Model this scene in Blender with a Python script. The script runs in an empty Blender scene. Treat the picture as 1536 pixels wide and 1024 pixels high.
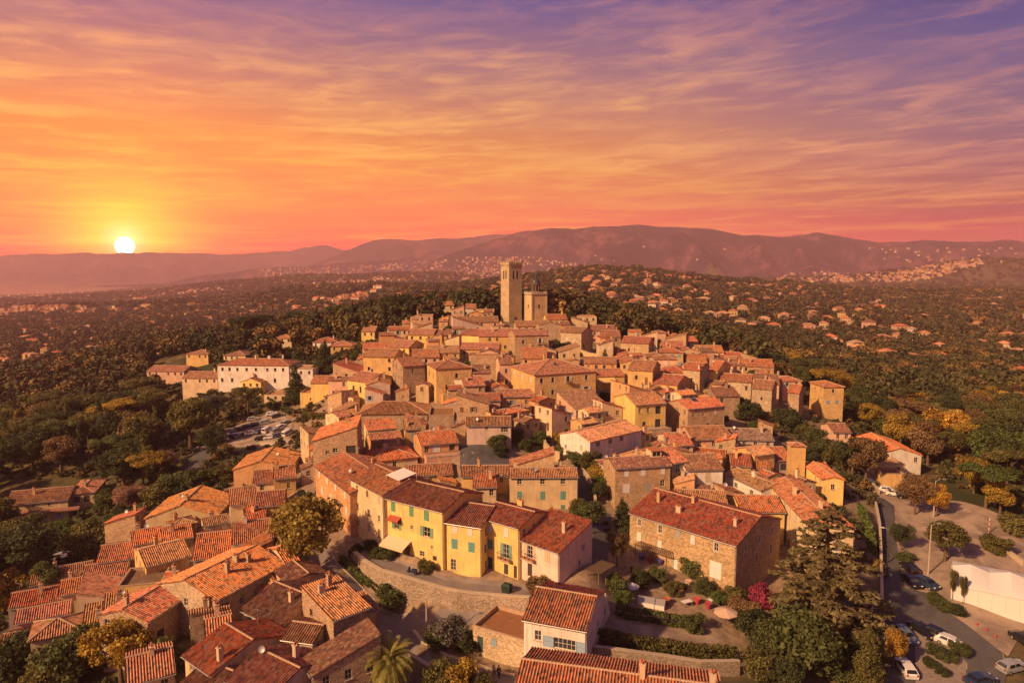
import bpy, bmesh, math, random
import numpy as np
from mathutils import Vector, Matrix
from mathutils.geometry import delaunay_2d_cdt

random.seed(7)
R = math.radians
scene = bpy.context.scene
COL = scene.collection

def srgb(r, g, b, k=1.0):
    f = lambda c: (c / 255 / 12.92 if c / 255 <= 0.04045 else ((c / 255 + 0.055) / 1.055) ** 2.4) * k
    return (f(r), f(g), f(b), 1.0)

# ------------------------------------------------------------------ camera
CAMZ, PITCH, F = 60.0, math.atan(112 / 1024), 1024.0
cam_d = bpy.data.cameras.new('camera')
cam_d.sensor_width = 36.0
cam_d.lens = 24.0
cam_d.clip_start, cam_d.clip_end = 1.0, 60000.0
cam = bpy.data.objects.new('camera', cam_d)
COL.objects.link(cam)
cam.location = (0, 0, CAMZ)
cam.rotation_euler = (R(90) - PITCH, 0, 0)
scene.camera = cam

scene.view_settings.view_transform = 'Standard'
scene.view_settings.look = 'None'
scene.view_settings.exposure = 0.54
scene.view_settings.gamma = 1.0
scene.view_settings.use_curve_mapping = False
scene.render.engine = 'CYCLES'
cy = scene.cycles
cy.use_denoising = True
cy.denoiser = 'OPENIMAGEDENOISE'
cy.max_bounces = 5
cy.diffuse_bounces = 3
cy.glossy_bounces = 2
cy.transmission_bounces = 2
cy.transparent_max_bounces = 6
cy.volume_bounces = 0
cy.caustics_reflective = cy.caustics_refractive = False
cy.sample_clamp_indirect = 4.0

CP, SP = math.cos(PITCH), math.sin(PITCH)
def ray(px, py):
    a, b = (px - 768) / F, (512 - py) / F
    return a, CP + b * SP, -SP + b * CP
def at(px, py, Y):
    x, y, z = ray(px, py)
    return Vector((x / y * Y, Y, CAMZ + z / y * Y))
def at_z(px, py, z):
    x, y, dz = ray(px, py)
    t = (z - CAMZ) / dz
    return Vector((x * t, y * t, z))
def proj(p):
    y = p[1] * CP - (p[2] - CAMZ) * SP
    z = p[1] * SP + (p[2] - CAMZ) * CP
    return 768 + F * p[0] / y, 512 - F * z / y

# ------------------------------------------------------------------ node helper
class NT:
    def __init__(s, tree):
        s.t = tree
        tree.nodes.clear()
    def n(s, typ, ins=None, **attrs):
        nd = s.t.nodes.new(typ)
        for k, v in attrs.items():
            setattr(nd, k, v)
        for k, v in (ins or {}).items():
            sock = nd.inputs[k]
            if isinstance(v, bpy.types.NodeSocket):
                s.t.links.new(v, sock)
            else:
                sock.default_value = v
        return nd
    def math(s, op, a, b=0.0, c=0.0, clamp=False):
        return s.n('ShaderNodeMath', {0: a, 1: b, 2: c}, operation=op, use_clamp=clamp).outputs[0]
    def vmath(s, op, a, b=(0, 0, 0)):
        nd = s.n('ShaderNodeVectorMath', {0: a, 1: b}, operation=op)
        return nd.outputs['Value'] if op in ('DOT_PRODUCT', 'LENGTH') else nd.outputs[0]
    def mix(s, f, a, b, blend='MIX'):
        nd = s.n('ShaderNodeMix', None, data_type='RGBA', blend_type=blend)
        for i, v in ((0, f), (6, a), (7, b)):
            if isinstance(v, bpy.types.NodeSocket):
                s.t.links.new(v, nd.inputs[i])
            else:
                nd.inputs[i].default_value = v
        return nd.outputs[2]
    def ramp(s, f, stops, interp='LINEAR'):
        nd = s.n('ShaderNodeValToRGB', {0: f})
        cr = nd.color_ramp
        cr.interpolation = interp
        while len(cr.elements) < len(stops):
            cr.elements.new(0.5)
        for e, (p, c) in zip(cr.elements, stops):
            e.position = p
            e.color = c if len(c) == 4 else (*c, 1)
        return nd.outputs[0]
    def noise(s, vec, scale, detail=4.0, rough=0.55, dist=0.0, out='Fac'):
        nd = s.n('ShaderNodeTexNoise', {'Scale': scale, 'Detail': detail, 'Roughness': rough, 'Distortion': dist})
        if vec is not None:
            s.t.links.new(vec, nd.inputs['Vector'])
        return nd.outputs[out]
    def smooth(s, v, lo, hi, a=0.0, b=1.0):
        return s.n('ShaderNodeMapRange', {0: v, 1: lo, 2: hi, 3: a, 4: b}, interpolation_type='SMOOTHSTEP').outputs[0]

# ------------------------------------------------------------------ sun and sky
HAZE, HAZE_GLOW = 1.3e-4, 1.0
SUN_AZ_VEC = Vector((-0.78, -0.62, 0)).normalized()   # towards the light
SUN_EL = R(32)
sd = bpy.data.lights.new('sun', 'SUN')
sd.energy = 5.0
sd.angle = R(2.0)
sd.color = (1.0, 0.60, 0.29)
sun = bpy.data.objects.new('sun', sd)
COL.objects.link(sun)
to_sun = Vector((SUN_AZ_VEC.x * math.cos(SUN_EL), SUN_AZ_VEC.y * math.cos(SUN_EL), math.sin(SUN_EL)))
sun.rotation_euler = to_sun.to_track_quat('Z', 'Y').to_euler()
sun.location = to_sun * 200

world = bpy.data.worlds.new('World')
scene.world = world
world.use_nodes = True
g = NT(world.node_tree)
tc = g.n('ShaderNodeTexCoord').outputs['Generated']
dirv = g.vmath('NORMALIZE', tc)
sep = g.n('ShaderNodeSeparateXYZ', {0: dirv})
dx, dy, dz = sep.outputs
gx, gy, gz = ray(187, 369)
glow_dir = Vector((gx, gy, gz)).normalized()
dot = g.vmath('DOT_PRODUCT', dirv, tuple(glow_dir))
flat = g.vmath('NORMALIZE', g.n('ShaderNodeCombineXYZ', {0: dx, 1: dy, 2: 0.0}).outputs[0])
azc = g.vmath('DOT_PRODUCT', flat, tuple(Vector((gx, gy, 0)).normalized()))
azf = g.smooth(azc, 0.34, 1.0)
el = g.math('MAXIMUM', dz, 0.0)
# wisps: the direction carried onto a flat cloud layer, stretched along one axis
den = g.math('ADD', el, 0.10)
cu = g.math('MULTIPLY', g.math('ARCTAN2', dx, dy), 2.6)
cv = g.math('SUBTRACT', g.math('MULTIPLY', g.math('LOGARITHM', den, math.e), 1.75), g.math('MULTIPLY', cu, 0.055))
def layer(ax, ay, rot, sc, det, dist, seed):
    c_, s_ = math.cos(rot), math.sin(rot)
    u = g.math('ADD', g.math('MULTIPLY', cu, c_), g.math('MULTIPLY', cv, s_))
    v = g.math('SUBTRACT', g.math('MULTIPLY', cv, c_), g.math('MULTIPLY', cu, s_))
    w = g.n('ShaderNodeCombineXYZ', {0: g.math('MULTIPLY', u, ax), 1: g.math('MULTIPLY', v, ay), 2: seed}).outputs[0]
    return g.noise(w, sc, det, 0.6, dist)
n1 = layer(0.9, 3.2, 0.0, 1.5, 9, 0.5, 3.1)
n2 = layer(2.6, 9.0, 0.03, 1.5, 10, 0.5, 7.7)
n3 = layer(0.5, 1.3, 0.0, 1.4, 5, 0.5, 1.3)
wisp = g.math('ADD', g.math('MULTIPLY', n1, 0.48), g.math('MULTIPLY', n2, 0.52))
cloud = g.smooth(wisp, 0.40, 0.66)
cloud = g.math('MULTIPLY', cloud, g.smooth(n3, 0.34, 0.58, 0.35, 1.0))
cloud = g.math('MULTIPLY', cloud, g.smooth(el, 0.20, 0.36, 1.0, 0.45))
HB = 1.0
left = g.ramp(el, [(0.0, srgb(255, 104, 4)), (0.035, srgb(255, 118, 6)), (0.09, srgb(248, 132, 26)), (0.175, srgb(230, 138, 60)),
                   (0.26, srgb(182, 120, 102)), (0.345, srgb(116, 90, 130)), (0.55, srgb(64, 58, 108)), (1.0, srgb(44, 42, 88))])
right = g.ramp(el, [(0.0, srgb(208, 90, 26)), (0.035, srgb(208, 98, 36)), (0.09, srgb(180, 100, 80)), (0.175, srgb(142, 98, 100)),
                    (0.26, srgb(104, 82, 118)), (0.345, srgb(66, 58, 108)), (0.55, srgb(48, 46, 96)), (1.0, srgb(36, 38, 84))])
base = g.mix(azf, right, left)
cl_l = g.ramp(el, [(0.0, srgb(255, 150, 30)), (0.10, srgb(255, 178, 66)), (0.22, srgb(255, 182, 92)), (0.34, srgb(234, 150, 120)), (0.6, srgb(120, 88, 120)), (1.0, srgb(60, 50, 90))])
cl_r = g.ramp(el, [(0.0, srgb(240, 124, 62)), (0.10, srgb(228, 140, 92)), (0.22, srgb(214, 134, 106)), (0.34, srgb(200, 122, 112)), (0.6, srgb(100, 76, 118)), (1.0, srgb(52, 46, 90))])
skyc = g.mix(g.math('MULTIPLY', cloud, 0.85), base, g.mix(azf, cl_r, cl_l))
# glow round the low sun, and its disc
dpos = g.math('MAXIMUM', dot, 0.0)
glow1 = g.math('MULTIPLY', g.math('POWER', dpos, 34.0), 0.40)
glow2 = g.math('MULTIPLY', g.math('POWER', dpos, 420.0), 1.25)
disc = g.math('ADD', g.smooth(dot, math.cos(R(0.70)), math.cos(R(0.52)), 0.0, 14.0), g.math('MULTIPLY', g.math('POWER', dpos, 5200.0), 1.6))
skyc = g.mix(1.0, skyc, g.mix(glow1, (0, 0, 0, 1), srgb(255, 120, 0)), 'ADD')
skyc = g.mix(1.0, skyc, g.mix(glow2, (0, 0, 0, 1), srgb(255, 165, 8)), 'ADD')
# the low haze takes some of the sky's light on its way here: the sky behind it is that much stronger
tau = g.math('MINIMUM', g.math('DIVIDE', HAZE * 440.0, g.math('MAXIMUM', el, 0.004)), HAZE * 13800.0)
trn = g.math('POWER', math.e, g.math('MULTIPLY', tau, -1.0))
veil = g.mix(1.0, tuple(c * HAZE_GLOW for c in (0.63, 0.215, 0.155)) + (1,), g.n('ShaderNodeCombineXYZ', {0: g.math('SUBTRACT', 1.0, trn), 1: g.math('SUBTRACT', 1.0, trn), 2: g.math('SUBTRACT', 1.0, trn)}).outputs[0], 'MULTIPLY')
skyc = g.mix(1.0, skyc, veil, 'SUBTRACT')
skyc = g.vmath('MAXIMUM', skyc, (0.0, 0.0, 0.0))
skyc = g.vmath('DIVIDE', skyc, g.n('ShaderNodeCombineXYZ', {0: trn, 1: trn, 2: trn}).outputs[0])
# broad warm glow added to the unseen sky behind the viewer, filling the shade
fill_glow = g.math('POWER', g.math('MAXIMUM', g.vmath('DOT_PRODUCT', dirv, tuple(to_sun)), 0.0), 3.0)
skyc = g.mix(1.0, skyc, g.mix(fill_glow, (0, 0, 0, 1), (0.85, 0.47, 0.29, 1)), 'ADD')
upm = g.smooth(dz, -0.02, 0.0)
skyc = g.mix(upm, (0.16, 0.075, 0.05, 1), skyc)
nish = g.n('ShaderNodeTexSky', sky_type='NISHITA', sun_disc=False, sun_elevation=SUN_EL, sun_rotation=math.atan2(SUN_AZ_VEC.x, SUN_AZ_VEC.y))
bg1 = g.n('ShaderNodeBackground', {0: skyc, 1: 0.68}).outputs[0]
bg2 = g.n('ShaderNodeBackground', {0: g.mix(1.0, nish.outputs[0], (0.6, 0.45, 0.75, 1), 'MULTIPLY'), 1: 0.015}).outputs[0]
bg3 = g.n('ShaderNodeBackground', {0: (1, 0.93, 0.7, 1), 1: disc}).outputs[0]
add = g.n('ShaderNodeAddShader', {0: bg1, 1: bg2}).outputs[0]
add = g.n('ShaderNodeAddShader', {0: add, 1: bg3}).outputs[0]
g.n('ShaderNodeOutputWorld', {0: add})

# ------------------------------------------------------------------ mesh helper
def link(o, parent=None):
    COL.objects.link(o)
    if parent is not None:
        o.parent = parent
    return o
def tag(o, label=None, cat=None, group=None, kind=None):
    for k, v in (('label', label), ('category', cat), ('group', group), ('kind', kind)):
        if v:
            o[k] = v
    return o
def empty(name, loc, rz=0.0):
    o = bpy.data.objects.new(name, None)
    o.empty_display_size = 0.3
    o.location = loc
    o.rotation_euler = (0, 0, rz)
    return link(o)

class MB:
    def __init__(s):
        s.v, s.f, s.m, s.uv, s.sm = [], [], [], [], []
    def face(s, pts, mi=0, uv=None, smooth=False):
        i = len(s.v)
        s.v.extend([tuple(p) for p in pts])
        s.f.append(tuple(range(i, i + len(pts))))
        s.m.append(mi)
        s.sm.append(smooth)
        s.uv.extend(uv if uv else [(0, 0)] * len(pts))
    def box(s, x0, x1, y0, y1, z0, z1, mi=0, M=None):
        P = [Vector((x, y, z)) for z in (z0, z1) for y in (y0, y1) for x in (x0, x1)]
        if M is not None:
            P = [M @ p for p in P]
        for q in ((0, 2, 3, 1), (4, 5, 7, 6), (0, 1, 5, 4), (2, 6, 7, 3), (0, 4, 6, 2), (1, 3, 7, 5)):
            s.face([P[k] for k in q], mi)
    def frustum(s, cx, cy, z0, z1, a0, b0, a1, b1, mi=0):
        P = [Vector((cx + sx * a, cy + sy * b, z)) for z, a, b in ((z0, a0, b0), (z1, a1, b1)) for sy in (-1, 1) for sx in (-1, 1)]
        for q in ((0, 2, 3, 1), (4, 5, 7, 6), (0, 1, 5, 4), (2, 6, 7, 3), (0, 4, 6, 2), (1, 3, 7, 5)):
            s.face([P[k] for k in q], mi)
    def tube(s, pts, rad, n=6, mi=0, cap=True):
        pts = [Vector(p) for p in pts]
        rings = []
        for i, p in enumerate(pts):
            d = (pts[min(i + 1, len(pts) - 1)] - pts[max(i - 1, 0)]).normalized()
            u = d.cross(Vector((0, 0, 1)) if abs(d.z) < 0.9 else Vector((1, 0, 0))).normalized()
            w = d.cross(u)
            r = rad[i] if isinstance(rad, (list, tuple)) else rad
            rings.append([p + (u * math.cos(2 * math.pi * k / n) + w * math.sin(2 * math.pi * k / n)) * r for k in range(n)])
        for a, b in zip(rings[:-1], rings[1:]):
            for k in range(n):
                s.face([a[k], a[(k + 1) % n], b[(k + 1) % n], b[k]], mi, smooth=True)
        if cap:
            s.face(rings[0][::-1], mi)
            s.face(rings[-1], mi)
    def lathe(s, prof, n=16, mi=0, cx=0.0, cy=0.0, smooth=True):
        for (r0, z0), (r1, z1) in zip(prof[:-1], prof[1:]):
            for k in range(n):
                a, b = 2 * math.pi * k / n, 2 * math.pi * (k + 1) / n
                p = [(cx + r * math.cos(t), cy + r * math.sin(t), z) for r, z, t in ((r0, z0, a), (r0, z0, b), (r1, z1, b), (r1, z1, a))]
                if r1 < 1e-5:
                    p = p[:3]
                elif r0 < 1e-5:
                    p = [p[0], p[2], p[3]]
                s.face(p, mi, smooth=smooth)
    def mesh(s, name, mats):
        me = bpy.data.meshes.new(name)
        me.from_pydata(s.v, [], s.f)
        for m in (mats if isinstance(mats, (list, tuple)) else [mats]):
            me.materials.append(m)
        me.polygons.foreach_set('material_index', s.m)
        me.polygons.foreach_set('use_smooth', s.sm)
        ul = me.uv_layers.new(name='uv')
        ul.data.foreach_set('uv', np.array(s.uv, dtype=np.float32).ravel())
        return me
    def build(s, name, mats, parent=None, color=None, weld=False):
        me = s.mesh(name, mats)
        if weld:
            bm = bmesh.new(); bm.from_mesh(me)
            bmesh.ops.remove_doubles(bm, verts=bm.verts, dist=1e-4)
            bm.to_mesh(me); bm.free()
        o = bpy.data.objects.new(name, me)
        if color:
            o.color = (*color[:3], 1)
        return link(o, parent)

def copy_tree(o, parent=None):
    c = o.copy()
    COL.objects.link(c)
    c.parent = parent
    for ch in list(o.children):
        copy_tree(ch, c)
    return c

# ------------------------------------------------------------------ materials
MATS = {}
def mat(name, build):
    m = bpy.data.materials.new(name)
    m.use_nodes = True
    build(NT(m.node_tree))
    MATS[name] = m
    return m
def out(t, shader, disp=None):
    t.n('ShaderNodeOutputMaterial', {0: shader})
def bsdf(t, color, rough=0.9, spec=0.2, normal=None, **kw):
    ins = {'Base Color': color, 'Roughness': rough, 'Specular IOR Level': spec}
    if normal is not None:
        ins['Normal'] = normal
    ins.update(kw)
    return t.n('ShaderNodeBsdfPrincipled', ins).outputs[0]
def bump(t, h, strength=0.5, dist=0.05):
    return t.n('ShaderNodeBump', {'Height': h, 'Strength': strength, 'Distance': dist}).outputs[0]
def pos(t):
    return t.n('ShaderNodeNewGeometry').outputs['Position']
def opos(t):
    return t.n('ShaderNodeTexCoord').outputs['Object']
def ocol(t):
    return t.n('ShaderNodeObjectInfo').outputs['Color']
def hsv(t, c, v, s=1.0, h=0.5):
    return t.n('ShaderNodeHueSaturation', {'Hue': h, 'Saturation': s, 'Value': v, 'Color': c}).outputs[0]

def m_stucco(t):
    p = opos(t)
    big = t.noise(p, 0.35, 5, 0.6)
    fine = t.noise(p, 3.0, 6, 0.65)
    streak = t.noise(t.vmath('MULTIPLY', p, (2.2, 2.2, 0.22)), 1.0, 5, 0.6)
    c = hsv(t, ocol(t), t.math('ADD', 0.55, t.math('MULTIPLY', big, 0.9)), 0.95)
    pat = t.noise(p, 0.8, 3, 0.5, 1.2)
    c = t.mix(t.smooth(pat, 0.60, 0.63, 0, 0.28), c, (0.50, 0.38, 0.25, 1))
    c = t.mix(t.smooth(streak, 0.5, 0.78, 0, 0.62), c, (0.21, 0.15, 0.105, 1))
    c = t.mix(t.smooth(fine, 0.58, 0.72, 0, 0.38), c, (0.34, 0.25, 0.17, 1))
    out(t, bsdf(t, c, 0.92, 0.15, bump(t, fine, 0.35, 0.03)))
mat('stucco', m_stucco)
def m_stone(t):
    p = opos(t)
    q = t.vmath('ADD', t.vmath('MULTIPLY', p, (1, 1, 1.45)), t.vmath('MULTIPLY', t.noise(p, 1.7, 3, out='Color'), (0.35, 0.35, 0.35)))
    v1 = t.n('ShaderNodeTexVoronoi', {'Vector': q, 'Scale': 3.9}, feature='F1')
    ve = t.n('ShaderNodeTexVoronoi', {'Vector': q, 'Scale': 3.9}, feature='DISTANCE_TO_EDGE').outputs[0]
    rnd = t.n('ShaderNodeSeparateColor', {0: v1.outputs['Color']}).outputs[0]
    c = hsv(t, ocol(t), t.math('ADD', 0.6, t.math('MULTIPLY', rnd, 0.8)), 1.0)
    c = t.mix(t.smooth(rnd, 0.7, 1.0, 0, 0.4), c, (0.42, 0.36, 0.28, 1))
    mort = t.smooth(ve, 0.015, 0.05)
    c = t.mix(mort, hsv(t, ocol(t), 1.25, 0.7), c)
    big = t.noise(p, 0.3, 4, 0.6)
    c = hsv(t, c, t.math('ADD', 0.6, t.math('MULTIPLY', big, 0.8)))
    out(t, bsdf(t, c, 0.95, 0.15, bump(t, t.math('ADD', t.math('MINIMUM', ve, 0.12), t.math('MULTIPLY', rnd, 0.06)), 0.9, 0.35)))
mat('stone', m_stone)
TILE, COURSE = 0.33, 0.42
def m_roof(t):
    uv = t.n('ShaderNodeUVMap', uv_map='uv').outputs[0]
    s = t.n('ShaderNodeSeparateXYZ', {0: uv})
    u, v = t.math('DIVIDE', s.outputs[0], TILE), t.math('DIVIDE', s.outputs[1], COURSE)
    jit = t.n('ShaderNodeTexWhiteNoise', {'W': t.math('FLOOR', u)}, noise_dimensions='1D').outputs['Value']
    v = t.math('ADD', v, jit)
    cell = t.n('ShaderNodeCombineXYZ', {0: t.math('FLOOR', u), 1: t.math('FLOOR', v), 2: t.math('MULTIPLY', t.n('ShaderNodeObjectInfo').outputs['Random'], 50)}).outputs[0]
    wn = t.n('ShaderNodeTexWhiteNoise', {'Vector': cell}, noise_dimensions='3D')
    r1 = wn.outputs['Value']
    col2 = t.n('ShaderNodeSeparateColor', {0: wn.outputs['Color']})
    oc = ocol(t)
    c = hsv(t, oc, t.math('ADD', 0.9, t.math('MULTIPLY', r1, 0.75)), 1.0)
    c = t.mix(t.smooth(col2.outputs[1], 0.76, 0.84, 0, 0.75), c, (0.45, 0.30, 0.19, 1))
    c = t.mix(t.smooth(col2.outputs[2], 0.84, 0.88, 0, 0.75), c, (0.10, 0.065, 0.05, 1))
    p = opos(t)
    lich = t.noise(p, 0.55, 6, 0.65, 0.4)
    c = t.mix(t.smooth(lich, 0.50, 0.72, 0, 0.6), c, (0.12, 0.085, 0.06, 1))
    c = t.mix(t.smooth(t.noise(p, 1.4, 5, 0.7), 0.55, 0.72, 0, 0.55), c, (0.42, 0.29, 0.18, 1))
    stk = t.noise(t.n('ShaderNodeCombineXYZ', {0: t.math('MULTIPLY', s.outputs[0], 2.4), 1: t.math('MULTIPLY', s.outputs[1], 0.22), 2: 0.0}).outputs[0], 1.0, 5, 0.65)
    c = t.mix(t.smooth(stk, 0.52, 0.7, 0, 0.55), c, (0.13, 0.075, 0.05, 1))
    fu, fv = t.math('FRACT', u), t.math('FRACT', v)
    wave = t.math('COSINE', t.math('MULTIPLY', fu, 2 * math.pi))
    h = t.math('ADD', t.math('MULTIPLY', wave, 0.5), t.math('MULTIPLY', fv, -0.8))
    h = t.math('ADD', h, t.math('MULTIPLY', r1, 0.6))
    # the channel rows between the covering tiles carry painted-in shade, so the ribs show
    c = t.mix(t.smooth(wave, -0.8, 0.0, 0.6, 0.0), c, (0.075, 0.045, 0.035, 1))
    out(t, bsdf(t, c, 0.9, 0.2, bump(t, h, 0.75, 0.06)))
mat('roof_tiles', m_roof)
def simple(name, col, rough=0.8, spec=0.3, var=0.35, scale=2.0, metal=0.0, bs=0.0):
    def f(t):
        p = opos(t)
        nz = t.noise(p, scale, 5, 0.6)
        c = hsv(t, col if not isinstance(col, str) else ocol(t), t.math('ADD', 1 - var / 2 - 0.02, t.math('MULTIPLY', nz, var)))
        out(t, bsdf(t, c, rough, spec, bump(t, nz, bs, 0.05) if bs else None, Metallic=metal))
    return mat(name, f)
simple('painted_wood', 'obj', 0.7, 0.25, 0.4, 3)
simple('frame_paint', (0.55, 0.48, 0.40, 1), 0.7, 0.25, 0.25, 3)
simple('trim_stone', (0.42, 0.34, 0.25, 1), 0.9, 0.15, 0.5, 2)
simple('mortar', (0.40, 0.27, 0.18, 1), 0.95, 0.1, 0.7, 2.5, bs=0.4)
simple('iron_and_hole_shade', (0.05, 0.045, 0.045, 1), 0.5, 0.4, 0.3, 3)
simple('grey_metal', (0.34, 0.32, 0.31, 1), 0.45, 0.5, 0.2, 3, 0.4)
simple('bark', (0.13, 0.085, 0.055, 1), 0.95, 0.1, 0.9, 3, bs=0.6)
simple('clay', (0.40, 0.15, 0.075, 1), 0.85, 0.2, 0.5, 4)
simple('timber', (0.20, 0.12, 0.07, 1), 0.85, 0.2, 0.8, 3)
simple('white_fabric', (0.62, 0.58, 0.54, 1), 0.8, 0.2, 0.12, 1.5)
simple('coloured', 'obj', 0.75, 0.25, 0.25, 3)
simple('rubber', (0.02, 0.02, 0.02, 1), 0.85, 0.2, 0.2, 3)
simple('skin', (0.45, 0.27, 0.19, 1), 0.6, 0.3, 0.1, 6)
simple('soil', (0.14, 0.075, 0.045, 1), 0.98, 0.1, 1.0, 1.5, bs=0.7)
simple('lead_roof', (0.30, 0.25, 0.24, 1), 0.75, 0.3, 0.6, 1.2)
def m_glass(t):
    nz = t.n('ShaderNodeTexWhiteNoise', {'W': t.n('ShaderNodeObjectInfo').outputs['Random']}, noise_dimensions='1D').outputs['Value']
    c = t.mix(t.smooth(nz, 0.5, 1.0), (0.012, 0.013, 0.016, 1), (0.05, 0.055, 0.065, 1))
    out(t, bsdf(t, c, 0.12, 0.5))
mat('pane_glass', m_glass)
def m_paint(t):
    out(t, bsdf(t, ocol(t), 0.28, 0.5, None, **{'Coat Weight': 0.6, 'Coat Roughness': 0.08}))
mat('car_paint', m_paint)
def m_lamp(t):
    out(t, bsdf(t, (0.75, 0.72, 0.68, 1), 0.15, 0.6))
mat('lamp_glass', m_lamp)
simple('tail_red', (0.35, 0.02, 0.015, 1), 0.3, 0.5, 0.1)
def m_leaf(t):
    tone = t.n('ShaderNodeAttribute', attribute_name='tone').outputs['Fac']
    rnd = t.n('ShaderNodeObjectInfo').outputs['Random']
    v = t.math('ADD', 0.55, t.math('MULTIPLY', tone, 1.5))
    v = t.math('MULTIPLY', v, t.math('ADD', 0.8, t.math('MULTIPLY', rnd, 0.4)))
    c = hsv(t, ocol(t), v, 1.0, t.math('ADD', 0.487, t.math('MULTIPLY', tone, 0.022)))
    d = bsdf(t, c, 0.7, 0.2)
    tr = t.n('ShaderNodeBsdfTranslucent', {0: hsv(t, c, 1.3, 1.1)}).outputs[0]
    out(t, t.n('ShaderNodeMixShader', {0: 0.3, 1: d, 2: tr}).outputs[0])
mat('leaves', m_leaf)
def m_leaf_far(t):
    tone = t.n('ShaderNodeAttribute', attribute_name='tone').outputs['Fac']
    rnd = t.n('ShaderNodeObjectInfo').outputs['Random']
    c = t.ramp(rnd, [(0.0, (0.030, 0.034, 0.015, 1)), (0.3, (0.045, 0.046, 0.018, 1)), (0.55, (0.068, 0.058, 0.022, 1)), (0.75, (0.062, 0.044, 0.022, 1)), (0.9, (0.12, 0.08, 0.026, 1)), (1.0, (0.19, 0.11, 0.04, 1))])
    c = hsv(t, c, t.math('ADD', 0.5, t.math('MULTIPLY', tone, 1.45)))
    out(t, bsdf(t, c, 0.8, 0.15))
mat('leaves_far', m_leaf_far)
def m_ground(t):
    p = pos(t)
    a = t.noise(p, 0.02, 6, 0.6)
    b = t.noise(p, 0.25, 6, 0.65)
    cfar = t.noise(p, 0.004, 6, 0.65)
    c = t.mix(t.smooth(b, 0.4, 0.62), (0.055, 0.05, 0.022, 1), (0.15, 0.105, 0.055, 1))
    c = t.mix(t.smooth(a, 0.42, 0.6), c, (0.038, 0.042, 0.017, 1))
    c = t.mix(t.smooth(cfar, 0.52, 0.66, 0, 0.35), c, (0.13, 0.085, 0.04, 1))
    # trodden earth and paving on the built hilltop
    q = t.vmath('MULTIPLY', t.vmath('SUBTRACT', p, (6.0, 185.0, 0.0)), (1 / 92.0, 1 / 112.0, 0.0))
    r_ = t.math('ADD', t.vmath('LENGTH', q), t.math('MULTIPLY', t.math('SUBTRACT', a, 0.5), 0.6))
    earth = t.mix(t.smooth(t.noise(p, 0.9, 6, 0.7), 0.35, 0.65), (0.20, 0.14, 0.10, 1), (0.34, 0.24, 0.165, 1))
    c = t.mix(t.smooth(r_, 0.85, 1.05, 0.85, 0.0), c, earth)
    out(t, bsdf(t, c, 0.95, 0.1, bump(t, b, 0.5, 0.4)))
mat('ground', m_ground)
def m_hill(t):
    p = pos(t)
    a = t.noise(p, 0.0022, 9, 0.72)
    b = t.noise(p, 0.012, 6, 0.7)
    c = t.mix(t.smooth(a, 0.46, 0.62), (0.022, 0.020, 0.040, 1), (0.15, 0.062, 0.072, 1))  # haze purple put into the colours; light patches stand in for relief shading
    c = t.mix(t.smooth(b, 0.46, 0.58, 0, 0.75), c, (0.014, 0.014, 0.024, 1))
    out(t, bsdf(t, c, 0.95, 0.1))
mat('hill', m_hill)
def m_water(t):
    nz = t.noise(t.vmath('MULTIPLY', pos(t), (0.004, 0.012, 1)), 1.0, 6)
    out(t, bsdf(t, (0.05, 0.05, 0.06, 1), 0.12, 0.8, bump(t, nz, 0.25, 5.0)))
mat('water', m_water)
def m_asphalt(t):
    p = pos(t)
    a, b = t.noise(p, 0.35, 5, 0.6), t.noise(p, 9.0, 4, 0.7)
    c = t.mix(a, (0.055, 0.05, 0.052, 1), (0.125, 0.112, 0.11, 1))
    c = hsv(t, c, t.math('ADD', 0.75, t.math('MULTIPLY', b, 0.5)))
    c = t.mix(t.smooth(t.noise(p, 0.12, 3, 0.5, 0.5), 0.56, 0.6, 0, 0.4), c, (0.045, 0.042, 0.042, 1))
    out(t, bsdf(t, c, 0.85, 0.25, bump(t, b, 0.3, 0.02)))
mat('asphalt', m_asphalt)
simple('old_asphalt', (0.20, 0.165, 0.155, 1), 0.9, 0.2, 0.7, 0.5, bs=0.1)
def m_gravel(t):
    p = pos(t)
    a, b = t.noise(p, 0.22, 6, 0.65, 0.5), t.noise(p, 5.0, 5, 0.75)
    c = t.mix(t.smooth(a, 0.35, 0.65), (0.20, 0.15, 0.12, 1), (0.36, 0.27, 0.20, 1))
    c = hsv(t, c, t.math('ADD', 0.7, t.math('MULTIPLY', b, 0.6)))
    out(t, bsdf(t, c, 0.95, 0.1, bump(t, b, 0.5, 0.05)))
mat('gravel', m_gravel)
def m_pave(t):
    p = pos(t)
    br = t.n('ShaderNodeTexBrick', {'Vector': p, 'Color1': (0.30, 0.24, 0.20, 1), 'Color2': (0.22, 0.17, 0.145, 1), 'Mortar': (0.12, 0.1, 0.09, 1), 'Scale': 1.6, 'Mortar Size': 0.02}).outputs[0]
    c = hsv(t, br, t.math('ADD', 0.6, t.math('MULTIPLY', t.noise(p, 0.8, 6, 0.65), 0.8)))
    out(t, bsdf(t, c, 0.9, 0.15))
mat('paving', m_pave)
simple('road_paint', (0.6, 0.58, 0.55, 1), 0.8, 0.2, 0.4, 4)
M = MATS
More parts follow.
